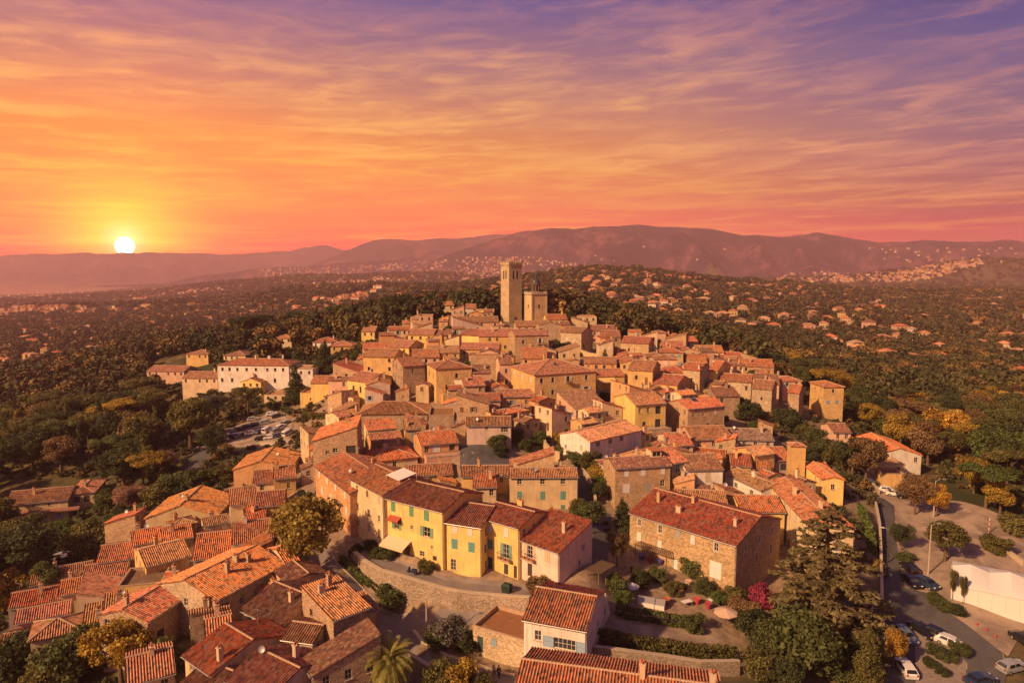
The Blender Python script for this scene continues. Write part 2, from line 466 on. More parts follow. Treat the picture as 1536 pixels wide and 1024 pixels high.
# ------------------------------------------------------------------ terrain heights
CTRL_PX = [  # pixel, pixel, distance: places on the ground read off the view
 (640,935,92),(668,914,96.8),(607,906,100.4),(575,886,102.8),(640,913,97.6),(712,917,95.6),(737,917,94.8),(787,917,94),(545,868,106),(780,1000,84),(690,985,85.5),(470,850,108),(520,890,99),
 (575,838,107),(620,852,103.5),(666,868,101),(721,874,99.5),(779,880,98),(839,885,94.5),(888,850,99.5),(526,812,114),(500,780,122),(455,770,128),
 (500,1030,81),(420,930,97),(330,870,112),(250,900,108),(200,860,122),(300,960,93),(240,1005,88),(150,1008,92),(100,985,99),(20,1000,101),(60,900,126),(20,830,152),(150,830,142),
 (100,780,168),(250,760,158),(330,720,168),(300,690,188),(390,650,208),(370,790,132),(440,780,130),(390,720,165),(430,735,150),
 (200,700,198),(80,690,212),(20,640,275),(150,620,285),(280,600,275),(400,585,265),(330,585,268),(480,600,228),(520,612,205),(443,740,140),
 (866,768,127),(770,768,128),(690,770,131),(640,745,138),(560,720,145),(689,712,139),(740,668,152),(840,675,155),(885,690,147),(922,766,129),(1010,760,130),
 (600,640,178),(660,625,178),(805,624,181),(894,620,188),(740,625,180),(950,585,203),(1000,655,168),(1090,660,172),
 (700,560,215),(620,545,225),(560,560,222),(830,540,232),(900,545,226),(760,515,258),(765,481,300),(805,480,300),(690,490,290),(640,500,280),(600,505,280),
 (845,481,300),(880,483,310),(950,503,300),(890,520,272),(1000,522,285),(1050,534,276),(1100,548,264),(1150,575,240),(1180,605,212),(1210,642,193),(1265,640,198),
 (1050,690,160),(1130,720,148),(1180,740,140),(1240,740,140),(1282,800,120),(1240,830,113),
 (930,880,100),(1000,905,97),(1103,905,98.5),(1150,895,103),(960,960,86),(1040,985,84),(1110,995,84),(1180,960,90),(1250,950,92),(1230,1020,83),
 (1322,790,126),(1324,850,111.5),(1326,900,102),(1328,960,92),(1345,760,137),(1320,735,148),(1300,705,163),(1270,680,178),(1345,1010,85),
 (1360,890,103.5),(1410,912,99),(1465,952,93),(1505,990,88),(1400,1000,86.5),(1450,1020,84.5),
 (1430,880,104),(1536,918,99),(1400,815,119),(1450,780,128),(1536,830,116),(1400,760,137),(1350,735,148),(1480,760,134),(1536,770,132),
 (1536,700,165),(1450,690,175),(1400,690,180),(1350,660,200),(1300,640,215),
 (1400,620,265),(1500,600,295),(1330,590,300),(1280,560,380),(1400,560,430),(1536,560,430),(1150,520,500),(1300,500,720),(1450,500,760),(1536,500,790),
 (1200,470,850),(1350,465,1100),(1500,465,1150),(900,470,650),(1000,465,800),(1100,480,720),(850,455,740),(1000,430,1200),(1200,450,1150),
 (820,412,1500),(868,405,1500),(918,405,1500),(968,407,1500),(1033,416,1450),(1100,425,1400),(1200,431,1450),(1330,441,1550),(1450,440,1700),(1536,440,1800),
 (50,560,490),(200,520,620),(100,500,1100),(250,500,900),(50,470,1900),(300,462,1700),(100,450,3000),(300,445,2700),(450,440,2200),(600,441,1900),(40,443,4200),
 (250,432,4700),(350,425,5000),(450,415,5000),(600,410,4500),(700,410,4000),(700,432,1700),(560,429,1750),
 (600,478,520),(700,468,480),(745,465,440),(480,494,440),(400,505,420),(340,514,400),(300,530,370),
]
CTRL_XYZ = [(0,62,10.5),(-60,60,4),(60,60,9.5),(-30,70,8),(30,70,10.5),(0,25,8),(-120,90,-8),(130,80,8),(-300,180,-15),(260,160,2),(-420,600,-35),(700,600,-5),
 (-180,760,-25),(-40,800,-15),(-350,900,-45),(120,2300,-45),(500,2500,-45),(1200,2600,-40),(-2600,3000,-110),(-3600,4300,-130),(2500,3000,-20),(0,4000,-20),(1500,4200,-20),(3500,4200,0),
 (-1900,1700,-70),(1900,1500,-10),(-900,800,-40),(1000,800,-5),(-8000,9000,-190),(-4500,7000,-170),(-2500,5600,-140),(-1400,9000,-40),(0,9000,0),(6000,9000,0),(0,20000,0),(-12000,20000,-150),(15000,20000,0)]
_pts = [at(*c) for c in CTRL_PX] + [Vector(c) for c in CTRL_XYZ]
def _q(x, y):
    y = np.maximum(y, 20.0)
    return np.stack([2.2 * np.clip(x / y, -2, 2), np.log(y)], -1)
_P = np.array([list(p) for p in _pts])
_Q = _q(_P[:, 0], _P[:, 1])
def _phi(d2):
    return 0.5 * d2 * np.log(d2 + 1e-12)
def _fit():
    n = len(_Q)
    K = _phi(((_Q[:, None] - _Q[None]) ** 2).sum(-1)) + np.eye(n) * 2e-4
    Pm = np.concatenate([np.ones((n, 1)), _Q], 1)
    A = np.block([[K, Pm], [Pm.T, np.zeros((3, 3))]])
    return np.linalg.solve(A, np.concatenate([_P[:, 2], np.zeros(3)]))
_W = _fit()
def vnoise(x, y, seed=0):
    xi, yi = np.floor(x), np.floor(y)
    fx, fy = x - xi, y - yi
    fx, fy = fx * fx * (3 - 2 * fx), fy * fy * (3 - 2 * fy)
    def h(a, b):
        t = np.sin(a * 127.1 + b * 311.7 + seed * 74.7) * 43758.5453
        return t - np.floor(t)
    return (h(xi, yi) * (1 - fx) + h(xi + 1, yi) * fx) * (1 - fy) + (h(xi, yi + 1) * (1 - fx) + h(xi + 1, yi + 1) * fx) * fy - 0.5
def fbm(x, y, octv, seed=0, ridged=False):
    s, a = 0.0, 1.0
    for i in range(octv):
        v = vnoise(x, y, seed + i)
        s = s + a * ((0.5 - 2 * np.abs(v)) if ridged else v)
        x, y, a = x * 2.03 + 11.3, y * 2.03 + 5.1, a * 0.5
    return s
SEA = -120.0
# crest lines of the far ranges: distance, half-depth, crest pixels
RANGES = [
 (11000, 1500, [(-700,384),(0,383),(40,381),(120,379),(187,378.5),(290,378),(340,381),(390,378),(430,376),(459,371),(488,367),(501,371),(519,375),(560,372),(640,372),(760,370),(900,380),(2600,385)]),
 (8200, 1300, [(-700,440),(380,425),(470,395),(519,377),(532,371),(546,364.5),(564,359.5),(591,357.5),(624,361.5),(659,357.5),(694,357),(739,352.5),(768,352),(850,352),(1000,370),(2600,380)]),
 (9300, 500, [(-700,432),(-60,424),(30,418),(100,411),(160,403),(200,399),(240,402),(280,407),(330,414),(400,425),(2600,440)]),
 (6300, 800, [(-700,450),(240,425),(300,413),(350,407),(400,402),(480,398),(540,391.5),(590,390),(640,385.5),(690,380.5),(760,374),(900,380),(2600,395)]),
 (5400, 1250, [(-700,480),(560,430),(620,402),(679,379.5),(716,367.5),(746,357.5),(768,351),(788,347),(820,343.5),(833,342.5),(862,345),(888,340.5),(923,339.5),(943,338),(963,338.5),(995,341.5),(1038,342.5),(1068,344.5),(1093,350.5),(1110,354),(1130,353),(1152,354.5),(1177,356.5),(1199,352.5),(1224,350.5),(1252,354.5),(1272,358),(1302,362.5),(1327,363.5),(1364,362.5),(1387,360.5),(1427,363),(1452,363.5),(1502,360.5),(1536,363.5),(1800,360),(2600,372)]),
 (3300, 520, [(-700,470),(900,440),(1080,425),(1180,416),(1280,413),(1340,406),(1400,397),(1470,387.5),(1536,391),(1700,385),(2600,380)]),
 (1750, 230, [(-700,470),(330,452),(420,436),(500,429.5),(560,426.5),(600,432.5),(650,444),(760,460),(2600,520)]),
]
def terrain(x, y):
    x = np.asarray(x, float); y = np.asarray(y, float)
    shp = np.broadcast(x, y).shape
    x, y = np.broadcast_to(x, shp).ravel(), np.broadcast_to(y, shp).ravel()
    res = np.empty(len(x))
    for i in range(0, len(x), 20000):
        q = _q(x[i:i + 20000], y[i:i + 20000])
        d2 = ((q[:, None] - _Q[None]) ** 2).sum(-1)
        res[i:i + 20000] = _phi(d2) @ _W[:-3] + _W[-3] + q @ _W[-2:]
    far = y > 1250
    if far.any():
        xf, yf = x[far], y[far]
        z = np.minimum(res[far], 57.0)
        px = 768 + F * xf / (yf * CP + 60 * SP)
        z = z + fbm(xf / 500, yf / 500, 4, 3) * np.clip((yf - 1250) / 1500, 0, 1) * 26
        for Yc, wd, crest in RANGES:
            cp = np.interp(px, [c[0] for c in crest], [c[1] for c in crest])
            cz = CAMZ + Yc * (400 - cp) / F * 1.012
            t = (yf - Yc) / wd
            warp = fbm(xf / (wd * 0.4), yf / (wd * 0.5), 5, 9 + wd, True)
            gul = np.clip(np.abs(t) * 2.2, 0, 1) * np.clip(2.2 - np.abs(t), 0, 1)
            h = cz + 9 * fbm(xf / 90, yf / 300, 3, 5) * Yc / 5400 - wd * 0.26 * (np.sqrt(t * t + 0.02) - 0.14) * 1.1 + (warp - 0.75) * gul * wd * 0.24
            z = np.maximum(z, np.where(np.abs(t) < 3, h, -999))
        res[far] = z
    res = res + np.where(y < 1250, fbm(x / 14, y / 14, 2, 21) * 0.35 * np.clip((y - 140) / 100, 0, 1), 0)
    return res.reshape(shp)
_GU = np.concatenate([np.linspace(-2.2, -0.95, 24, endpoint=False), np.linspace(-0.95, 0.95, 300), np.linspace(0.95, 2.2, 25)[1:]])
_GY = np.concatenate([np.geomspace(22, 420, 230), np.geomspace(420, 14500, 260)[1:]])
_GZ = terrain(_GU[None] * _GY[:, None], np.broadcast_to(_GY[:, None], (len(_GY), len(_GU))))
def terrain_quick(x, y):
    y = np.clip(y, _GY[0], _GY[-1] * .999)
    fy = np.interp(y, _GY, np.arange(len(_GY))); fu = np.interp(x / y, _GU, np.arange(len(_GU)))
    i, j = np.minimum(fy.astype(int), len(_GY) - 2), np.minimum(fu.astype(int), len(_GU) - 2)
    a, b = fy - i, fu - j
    return (_GZ[i, j] * (1 - b) + _GZ[i, j + 1] * b) * (1 - a) + (_GZ[i + 1, j] * (1 - b) + _GZ[i + 1, j + 1] * b) * a
def tz(x, y):
    return float(terrain(x, y))
_YS = np.geomspace(38, 12500, 900)
def ground_hit(px, py, h=0.0):
    """where the ray of a pixel comes within h of the ground"""
    a, b, c = ray(px, py)
    ys = _YS
    d = CAMZ + c / b * ys - terrain_quick(a / b * ys, ys) - h
    k = np.argmax(d < 0)
    if d[k] >= 0:
        k = len(ys) - 1
    y0, y1 = ys[max(k - 2, 0)], ys[min(k + 1, len(ys) - 1)]
    for _ in range(2):
        yy = np.linspace(y0, y1, 12)
        d = CAMZ + c / b * yy - terrain(a / b * yy, yy) - h
        j = max(int(np.argmax(d < 0)), 1) if (d < 0).any() else 11
        y0, y1 = yy[j - 1], yy[j]
    y = (y0 + y1) / 2
    return Vector((a / b * y, y, CAMZ + c / b * y))
G = ground_hit

def build_terrain():
    us, ys = _GU, _GY
    X = us[None] * ys[:, None]
    Y = np.broadcast_to(ys[:, None], X.shape)
    Z = _GZ
    nr, nc = X.shape
    V = np.stack([X, Y, Z], -1).reshape(-1, 3)
    i = (np.arange(nr - 1)[:, None] * nc + np.arange(nc - 1)[None])
    Fq = np.stack([i, i + 1, i + nc + 1, i + nc], -1).reshape(-1, 4)
    me = bpy.data.meshes.new('ground')
    me.from_pydata(V.tolist(), [], Fq.tolist())
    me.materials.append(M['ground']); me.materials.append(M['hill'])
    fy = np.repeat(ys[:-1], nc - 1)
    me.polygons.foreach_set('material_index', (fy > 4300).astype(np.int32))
    me.polygons.foreach_set('use_smooth', np.ones(len(Fq), bool))
    o = bpy.data.objects.new('ground', me)
    link(o)
    tag(o, 'green and brown hilly land with the far mountain ranges', None, None, 'structure')
    w = MB()
    w.face([(-16000, 2600, SEA), (9000, 2600, SEA), (9000, 14400, SEA), (-16000, 14400, SEA)])
    tag(w.build('sea', M['water']), 'calm pink sea in the bay below the low sun', None, None, 'structure')
build_terrain()

def drape(name, poly, m, dzv, label=None, kind='structure', step=2.2, zfun=None, world_pts=False):
    """a sheet lying on the ground inside a polygon"""
    P = [Vector(p) if world_pts else G(*p) for p in poly]
    P = [(p.x, p.y) for p in P]
    bd = []
    for a, b in zip(P, P[1:] + P[:1]):
        n = max(1, int(math.dist(a, b) / step))
        bd += [(a[0] + (b[0] - a[0]) * k / n, a[1] + (b[1] - a[1]) * k / n) for k in range(n)]
    nb = len(bd)
    xs, ys = [p[0] for p in bd], [p[1] for p in bd]
    pts = list(bd)
    for x in np.arange(min(xs), max(xs), step):
        for y in np.arange(min(ys), max(ys), step):
            ins = False
            for (x0, y0), (x1, y1) in zip(bd, bd[1:] + bd[:1]):
                if (y0 > y) != (y1 > y) and x < (x1 - x0) * (y - y0) / (y1 - y0) + x0:
                    ins = not ins
            if ins:
                pts.append((x + random.uniform(-.2, .2), y + random.uniform(-.2, .2)))
    r = delaunay_2d_cdt([Vector(p) for p in pts], [(k, (k + 1) % nb) for k in range(nb)], [list(range(nb))], 1, 1e-4)
    vs, fs = r[0], r[2]
    vx, vy = np.array([v.x for v in vs]), np.array([v.y for v in vs])
    z = terrain(vx, vy) if zfun is None else zfun(vx, vy)
    me = bpy.data.meshes.new(name)
    me.from_pydata([(float(a), float(b), float(c) + dzv) for a, b, c in zip(vx, vy, z)], [], [f for f in fs])
    me.materials.append(m)
    bm = bmesh.new(); bm.from_mesh(me)
    bmesh.ops.recalc_face_normals(bm, faces=bm.faces)
    if sum(f.normal.z for f in bm.faces) < 0:
        bmesh.ops.reverse_faces(bm, faces=bm.faces)
    bm.to_mesh(me); bm.free()
    o = link(bpy.data.objects.new(name, me))
    return tag(o, label, None, None, kind)

def ribbon_wall(name, pts, tops, bottoms, th, m, label, cat='wall', cap=None, color=None, capm=None, group=None):
    """a wall along a line: pts xy, tops and bottoms heights"""
    mb = MB()
    n = len(pts)
    off = []
    for i in range(n):
        d = Vector(pts[min(i + 1, n - 1)]) - Vector(pts[max(i - 1, 0)])
        d = Vector((d[0], d[1])).normalized()
        off.append(Vector((-d.y, d.x)) * th / 2)
    P = []
    for p, o_, t, b in zip(pts, off, tops, bottoms):
        a, c = Vector((p[0], p[1])) + o_, Vector((p[0], p[1])) - o_
        P.append(((a.x, a.y, b), (a.x, a.y, t), (c.x, c.y, t), (c.x, c.y, b)))
    for p, q in zip(P[:-1], P[1:]):
        mb.face([p[0], p[1], q[1], q[0]]); mb.face([p[1], p[2], q[2], q[1]]); mb.face([p[2], p[3], q[3], q[2]])
    mb.face(P[0][::-1]); mb.face(P[-1])
    o = mb.build(name, m, None, color)
    if capm:
        c = MB()
        for p, q in zip(P[:-1], P[1:]):
            e = [Vector(v) for v in (p[1], p[2], q[2], q[1])]
            k0, k1 = (e[0] - e[1]) * 0.12, (e[3] - e[2]) * 0.12
            lo = [e[0] + k0, e[1] - k0, e[2] - k1, e[3] + k1]
            hi = [v + Vector((0, 0, 0.14)) for v in lo]
            lo = [v + Vector((0, 0, 0.003)) for v in lo]
            c.face(hi[::-1]); c.face([lo[0], hi[0], hi[3], lo[3]]); c.face([lo[1], lo[2], hi[2], hi[1]])
            c.face([lo[0], lo[1], hi[1], hi[0]]); c.face([lo[3], hi[3], hi[2], lo[2]])
        c.build('coping', capm, o)
    return tag(o, label, cat, group)

# ------------------------------------------------------------------ roads and open ground
LOWER_ROAD = [(466,822),(480,812),(494,826),(508,848),(545,882),(576,914),(640,914),(727,916),(742,925),(709,936),(690,941),(640,935),(620,946),(632,961),(667,981),(712,994),(770,1012),(800,1034),(700,1038),(640,1007),(600,987),(552,962),(552,910),(521,888),(481,873),(448,866),(438,850),(450,828)]
drape('village_road', LOWER_ROAD, M['old_asphalt'], 0.06, 'grey asphalt village road forking below the curved stone wall')
EAST_ROAD = [(1316,742),(1340,758),(1342,795),(1347,830),(1357,882),(1391,890),(1421,918),(1466,950),(1503,980),(1511,1006),(1500,1060),(1330,1060),(1330,1000),(1327,940),(1325,880),(1324,840),(1322,793),(1312,760)]
drape('east_road', EAST_ROAD, M['asphalt'], 0.16, 'dark asphalt road with parked cars below the eastern houses')
drape('gravel_lot', [(1342,757),(1350,740),(1390,748),(1440,752),(1500,772),(1560,800),(1640,860),(1640,945),(1536,945),(1512,985),(1466,950),(1421,918),(1391,890),(1357,882),(1347,830),(1342,795)], M['gravel'], 0.12, 'pale gravel open ground around the white marquee')
drape('parking_road', [(1268,676),(1284,684),(1320,712),(1350,728),(1400,742),(1392,750),(1352,742),(1342,760),(1313,744),(1296,712),(1282,698)], M['gravel'], 0.14, 'worn parking lane under the trees beside the eastern houses')
drape('traffic_island', [(1372,938),(1396,941),(1420,968),(1449,996),(1449,1024),(1440,1056),(1374,1056)], M['paving'], 0.26, 'paved island with planting where the road widens')
drape('car_park', [(318,655),(350,640),(385,628),(408,617),(425,622),(440,637),(432,660),(392,668),(350,672),(325,672)], M['gravel'], 0.12, 'grey car park among trees left of the village')
drape('park_lane', [(270,715),(300,712),(325,672),(318,655),(300,668),(285,690)], M['asphalt'], 0.06, 'narrow lane climbing to the car park')
drape('alley', [(868,720),(878,700),(886,705),(897,768),(916,770),(918,790),(910,850),(893,862),(888,850),(890,800),(870,772)], M['asphalt'], 0.06, 'narrow dark alley climbing between the stone houses')
drape('court', [(690,705),(690,668),(722,664),(770,690),(768,712),(730,712)], M['asphalt'], 0.06, 'small asphalt court behind the ochre row houses')
drape('palace_street', [(890,620),(895,585),(912,575),(945,590),(945,612),(925,625)], M['old_asphalt'], 0.06, 'grey street beside the big ochre house')
drape('garden_path', [(922,930),(1000,938),(1070,952),(1085,962),(1070,966),(990,955),(915,944)], M['gravel'], 0.05, 'pale gravel path between the two clipped hedges')
def dashes(line, name, label):
    mb = MB()
    for a, b in line:
        p, q = G(*a), G(*b)
        d = (q - p).to_2d().normalized(); w = Vector((-d.y, d.x)) * 0.07
        c = [(p.x + w.x, p.y + w.y), (q.x + w.x, q.y + w.y), (q.x - w.x, q.y - w.y), (p.x - w.x, p.y - w.y)]
        mb.face([(x, y, tz(x, y) + 0.175) for x, y in c])
    tag(mb.build(name, M['road_paint']), label, None, None, 'structure')
dashes([((1336, 862), (1340, 872))], 'road_marking', 'short white dash painted on the dark road')
def kerb(name, pts, label, h=0.14, w=0.25, m='trim_stone'):
    P = [G(*p) for p in pts]
    Q = []
    for a, b in zip(P[:-1], P[1:]):
        n = max(1, int((b - a).length / 2))
        Q += [a.lerp(b, k / n) for k in range(n)]
    Q.append(P[-1])
    z = [tz(p.x, p.y) for p in Q]
    o = ribbon_wall(name, [(p.x, p.y) for p in Q], [k + h for k in z], [k - 0.3 for k in z], w, M[m], label)
    del o['category']
    o['kind'] = 'structure'
kerb('kerb', [(493,824),(508,848),(545,883),(576,916),(640,915.5)], 'stone kerb along the upper side of the village road')
kerb('kerb', [(1357,884),(1391,891.5),(1421,919.5),(1466,951.5),(1503,981.5),(1511,1007)], 'pale kerb curving round the gravel ground')
kerb('kerb', [(620,946),(632,962),(667,983),(712,996),(772,1014)], 'rough pale stone edging below the garden wall', 0.25, 0.5)
kerb('kerb', [(1372,938),(1396,941),(1420,968),(1449,996),(1449,1024)], 'kerb of the paved traffic island', 0.2)

# upper street: a raised slab held by the curved rubble wall
UP_IN = [(536,815),(560,828),(590,842),(625,856),(666,870),(700,875),(721,876),(750,880),(779,884),(820,889),(845,890)]
UP_OUT = [(528,826),(548,843),(572,857),(607,867),(647,879),(668,885),(687,889),(712,892),(737,894),(765,896.5),(795,898)]
def upper_street():
    I = [G(*p) for p in UP_IN]
    O = []
    for k, p in enumerate(UP_OUT):
        O.append(at_z(p[0], p[1], I[k].z + 0.03))
    mb = MB()
    for k in range(len(I) - 1):
        a, b, c, d = I[k], I[k + 1], O[k + 1], O[k]
        back = [Vector((v.x * 1.02, v.y * 1.03 + 0.6, v.z)) for v in (a, b)]
        lift = Vector((0, 0, 0.05))
        mb.face([d + lift, c + lift, b + lift, a + lift])
        mb.face([a + lift, b + lift, back[1] + lift, back[0] + lift])
        dn = Vector((0, 0, -4))
        mb.face([d + dn, c + dn, c + lift, d + lift])
    tag(mb.build('upper_street', M['old_asphalt']), 'narrow street running along the foot of the yellow houses', None, None, 'structure')
    ribbon_wall('stone_wall', [(p.x, p.y - 0.25) for p in O], [p.z + 0.42 for p in O], [tz(p.x, p.y - 2.5) - 2.2 for p in O], 0.55, M['stone'],
                'long curved rubble retaining wall under the yellow houses', 'wall', color=(0.34, 0.25, 0.18), capm=M['trim_stone'])
    return I, O
UPI, UPO = upper_street()
drape('upper_street', [(x, y - 7) for x, y in UP_IN] + [(a[0], (a[1] + b[1]) / 2 + 3) for a, b in list(zip(UP_IN, UP_OUT))[::-1]], M['old_asphalt'], 0.07, 'pavement at the doors of the yellow houses', step=1.4)
# ------------------------------------------------------------------ houses
WC = dict(yel=(0.68, 0.47, 0.14), cream=(0.62, 0.47, 0.27), pink=(0.62, 0.45, 0.36), ochre=(0.56, 0.34, 0.12), orange=(0.56, 0.29, 0.12), white=(0.66, 0.58, 0.50),
          mauve=(0.47, 0.34, 0.28), beige=(0.57, 0.40, 0.25), rose=(0.56, 0.33, 0.22), buff=(0.52, 0.37, 0.20), grey=(0.38, 0.31, 0.26),
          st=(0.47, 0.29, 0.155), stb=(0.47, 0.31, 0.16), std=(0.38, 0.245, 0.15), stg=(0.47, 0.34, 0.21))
RC = dict(red=(0.40, 0.105, 0.048), org=(0.49, 0.16, 0.06), brn=(0.29, 0.115, 0.062), tan=(0.42, 0.185, 0.09), dk=(0.22, 0.095, 0.06), mix=(0.38, 0.14, 0.068), pnk=(0.41, 0.175, 0.10))
SC = dict(green=(0.12, 0.26, 0.15), teal=(0.11, 0.27, 0.24), white=(0.62, 0.58, 0.54), grey=(0.30, 0.29, 0.29), brown=(0.20, 0.11, 0.06), blue=(0.22, 0.32, 0.42), tan=(0.52, 0.38, 0.24))
MESHC = {}
def frame_mesh(w, h, surround, mun):
    k = ('f', round(w, 2), round(h, 2), surround, mun)
    if k not in MESHC:
        mb = MB(); r = 0.17
        b = 0.07
        for x0, x1 in ((-w / 2, -w / 2 + b), (w / 2 - b, w / 2)):
            mb.box(x0, x1, r - 0.07, r, -h / 2, h / 2)
        for z0, z1 in ((-h / 2, -h / 2 + b), (h / 2 - b, h / 2)):
            mb.box(-w / 2 + b, w / 2 - b, r - 0.07, r, z0, z1)
        if mun:
            nv = max(1, round(w / 0.55) - 1)
            for i in range(nv):
                x = -w / 2 + w * (i + 1) / (nv + 1)
                mb.box(x - 0.03, x + 0.03, r - 0.06, r - 0.005, -h / 2 + b, h / 2 - b)
            for z in ((0.0,) if h < 1.7 else (-h / 6, h / 6)):
                mb.box(-w / 2 + b, w / 2 - b, r - 0.055, r - 0.008, z - 0.022, z + 0.022)
        mb.box(-w / 2 - 0.1, w / 2 + 0.1, -0.09, -0.003, -h / 2 - 0.1, -h / 2 - 0.004, 1)
        if surround:
            t = 0.13
            mb.box(-w / 2 - t, -w / 2, -0.03, 0.004, -h / 2, h / 2 + t, 1)
            mb.box(w / 2, w / 2 + t, -0.03, 0.004, -h / 2, h / 2 + t, 1)
            mb.box(-w / 2, w / 2, -0.03, 0.004, h / 2, h / 2 + t, 1)
        MESHC[k] = mb.mesh('window', [M['frame_paint'], M['frame_paint'] if surround else M['trim_stone']])
    return MESHC[k]
def pane_mesh(w, h):
    k = ('p', round(w, 2), round(h, 2))
    if k not in MESHC:
        mb = MB()
        mb.face([(-w / 2, 0.15, -h / 2), (w / 2, 0.15, -h / 2), (w / 2, 0.15, h / 2), (-w / 2, 0.15, h / 2)])
        MESHC[k] = mb.mesh('pane', M['pane_glass'])
    return MESHC[k]
def shutter_mesh(w, h):
    k = ('s', round(w, 2), round(h, 2))
    if k not in MESHC:
        mb = MB()
        b = 0.06
        mb.box(-w / 2, -w / 2 + b, -0.055, -0.01, -h / 2, h / 2); mb.box(w / 2 - b, w / 2, -0.055, -0.01, -h / 2, h / 2)
        for z in (-h / 2, -b / 2, h / 2 - b):
            mb.box(-w / 2 + b, w / 2 - b, -0.055, -0.01, z, z + b)
        n = max(4, int(h / 0.14))
        for i in range(n):
            z = -h / 2 + h * (i + 0.5) / n
            mb.face([(-w / 2 + b, -0.045, z - 0.05), (w / 2 - b, -0.045, z - 0.05), (w / 2 - b, -0.015, z + 0.06), (-w / 2 + b, -0.015, z + 0.06)])
        MESHC[k] = mb.mesh('shutter', M['painted_wood'])
    return MESHC[k]
def door_mesh(w, h):
    k = ('d', round(w, 2), round(h, 2))
    if k not in MESHC:
        mb = MB()
        mb.box(-w / 2 + 0.01, w / 2 - 0.01, 0.11, 0.16, -h / 2, h / 2)
        for sx in (-1, 1):
            for z0, z1 in ((-h * .42, -h * .05), (h * .05, h * .42)):
                mb.box(sx * w / 4 - w * .17, sx * w / 4 + w * .17, 0.09, 0.112, z0, z1)
        MESHC[k] = mb.mesh('door', M['painted_wood'])
    return MESHC[k]
def chimney_mesh(k):
    kk = ('c', k)
    if kk not in MESHC:
        mb = MB()
        h = (1.2, 1.5, 0.95)[k]; a, b = ((0.25, 0.33), (0.28, 0.28), (0.25, 0.45))[k]
        mb.box(-a, a, -b, b, -0.6, h, 0)
        mb.box(-a - 0.08, a + 0.08, -b - 0.08, b + 0.08, h, h + 0.12, 0)
        for y in (-b * .5, b * .5):
            mb.lathe([(0.12, h + 0.12), (0.1, h + 0.5), (0.13, h + 0.5), (0.0, h + 0.52)], 8, 1, 0, y)
        mb.box(-a - 0.05, a + 0.05, -0.03, 0.03, h + 0.12, h + 0.35, 1)
        MESHC[kk] = mb.mesh('chimney', [M['stucco'], M['clay']])
    return MESHC[kk]
def aerial_mesh():
    if 'aer' not in MESHC:
        mb = MB()
        mb.tube([(0, 0, -0.3), (0, 0, 2.2)], 0.025, 5)
        mb.tube([(-0.5, 0, 2.1), (0.6, 0, 2.1)], 0.015, 4)
        for i in range(7):
            x = -0.45 + i * 0.16
            mb.tube([(x, -0.3 + i * 0.02, 2.1), (x, 0.3 - i * 0.02, 2.1)], 0.01, 4)
        MESHC['aer'] = mb.mesh('aerial', M['grey_metal'])
    return MESHC['aer']
def dish_mesh():
    if 'dish' not in MESHC:
        mb = MB()
        mb.tube([(0, 0, -0.4), (0, 0, 0.7)], 0.03, 5)
        prof = [(0.0, 0.0), (0.2, 0.02), (0.35, 0.07), (0.43, 0.12)]
        q = MB(); q.lathe(prof, 12)
        Mx = Matrix.Translation((0, -0.08, 0.7)) @ Matrix.Rotation(R(65), 4, 'X')
        for f, in zip(q.f):
            mb.face([Mx @ Vector(q.v[i]) for i in f], 0, smooth=True)
        MESHC['dish'] = mb.mesh('satellite_dish', M['grey_metal'])
    return MESHC['dish']

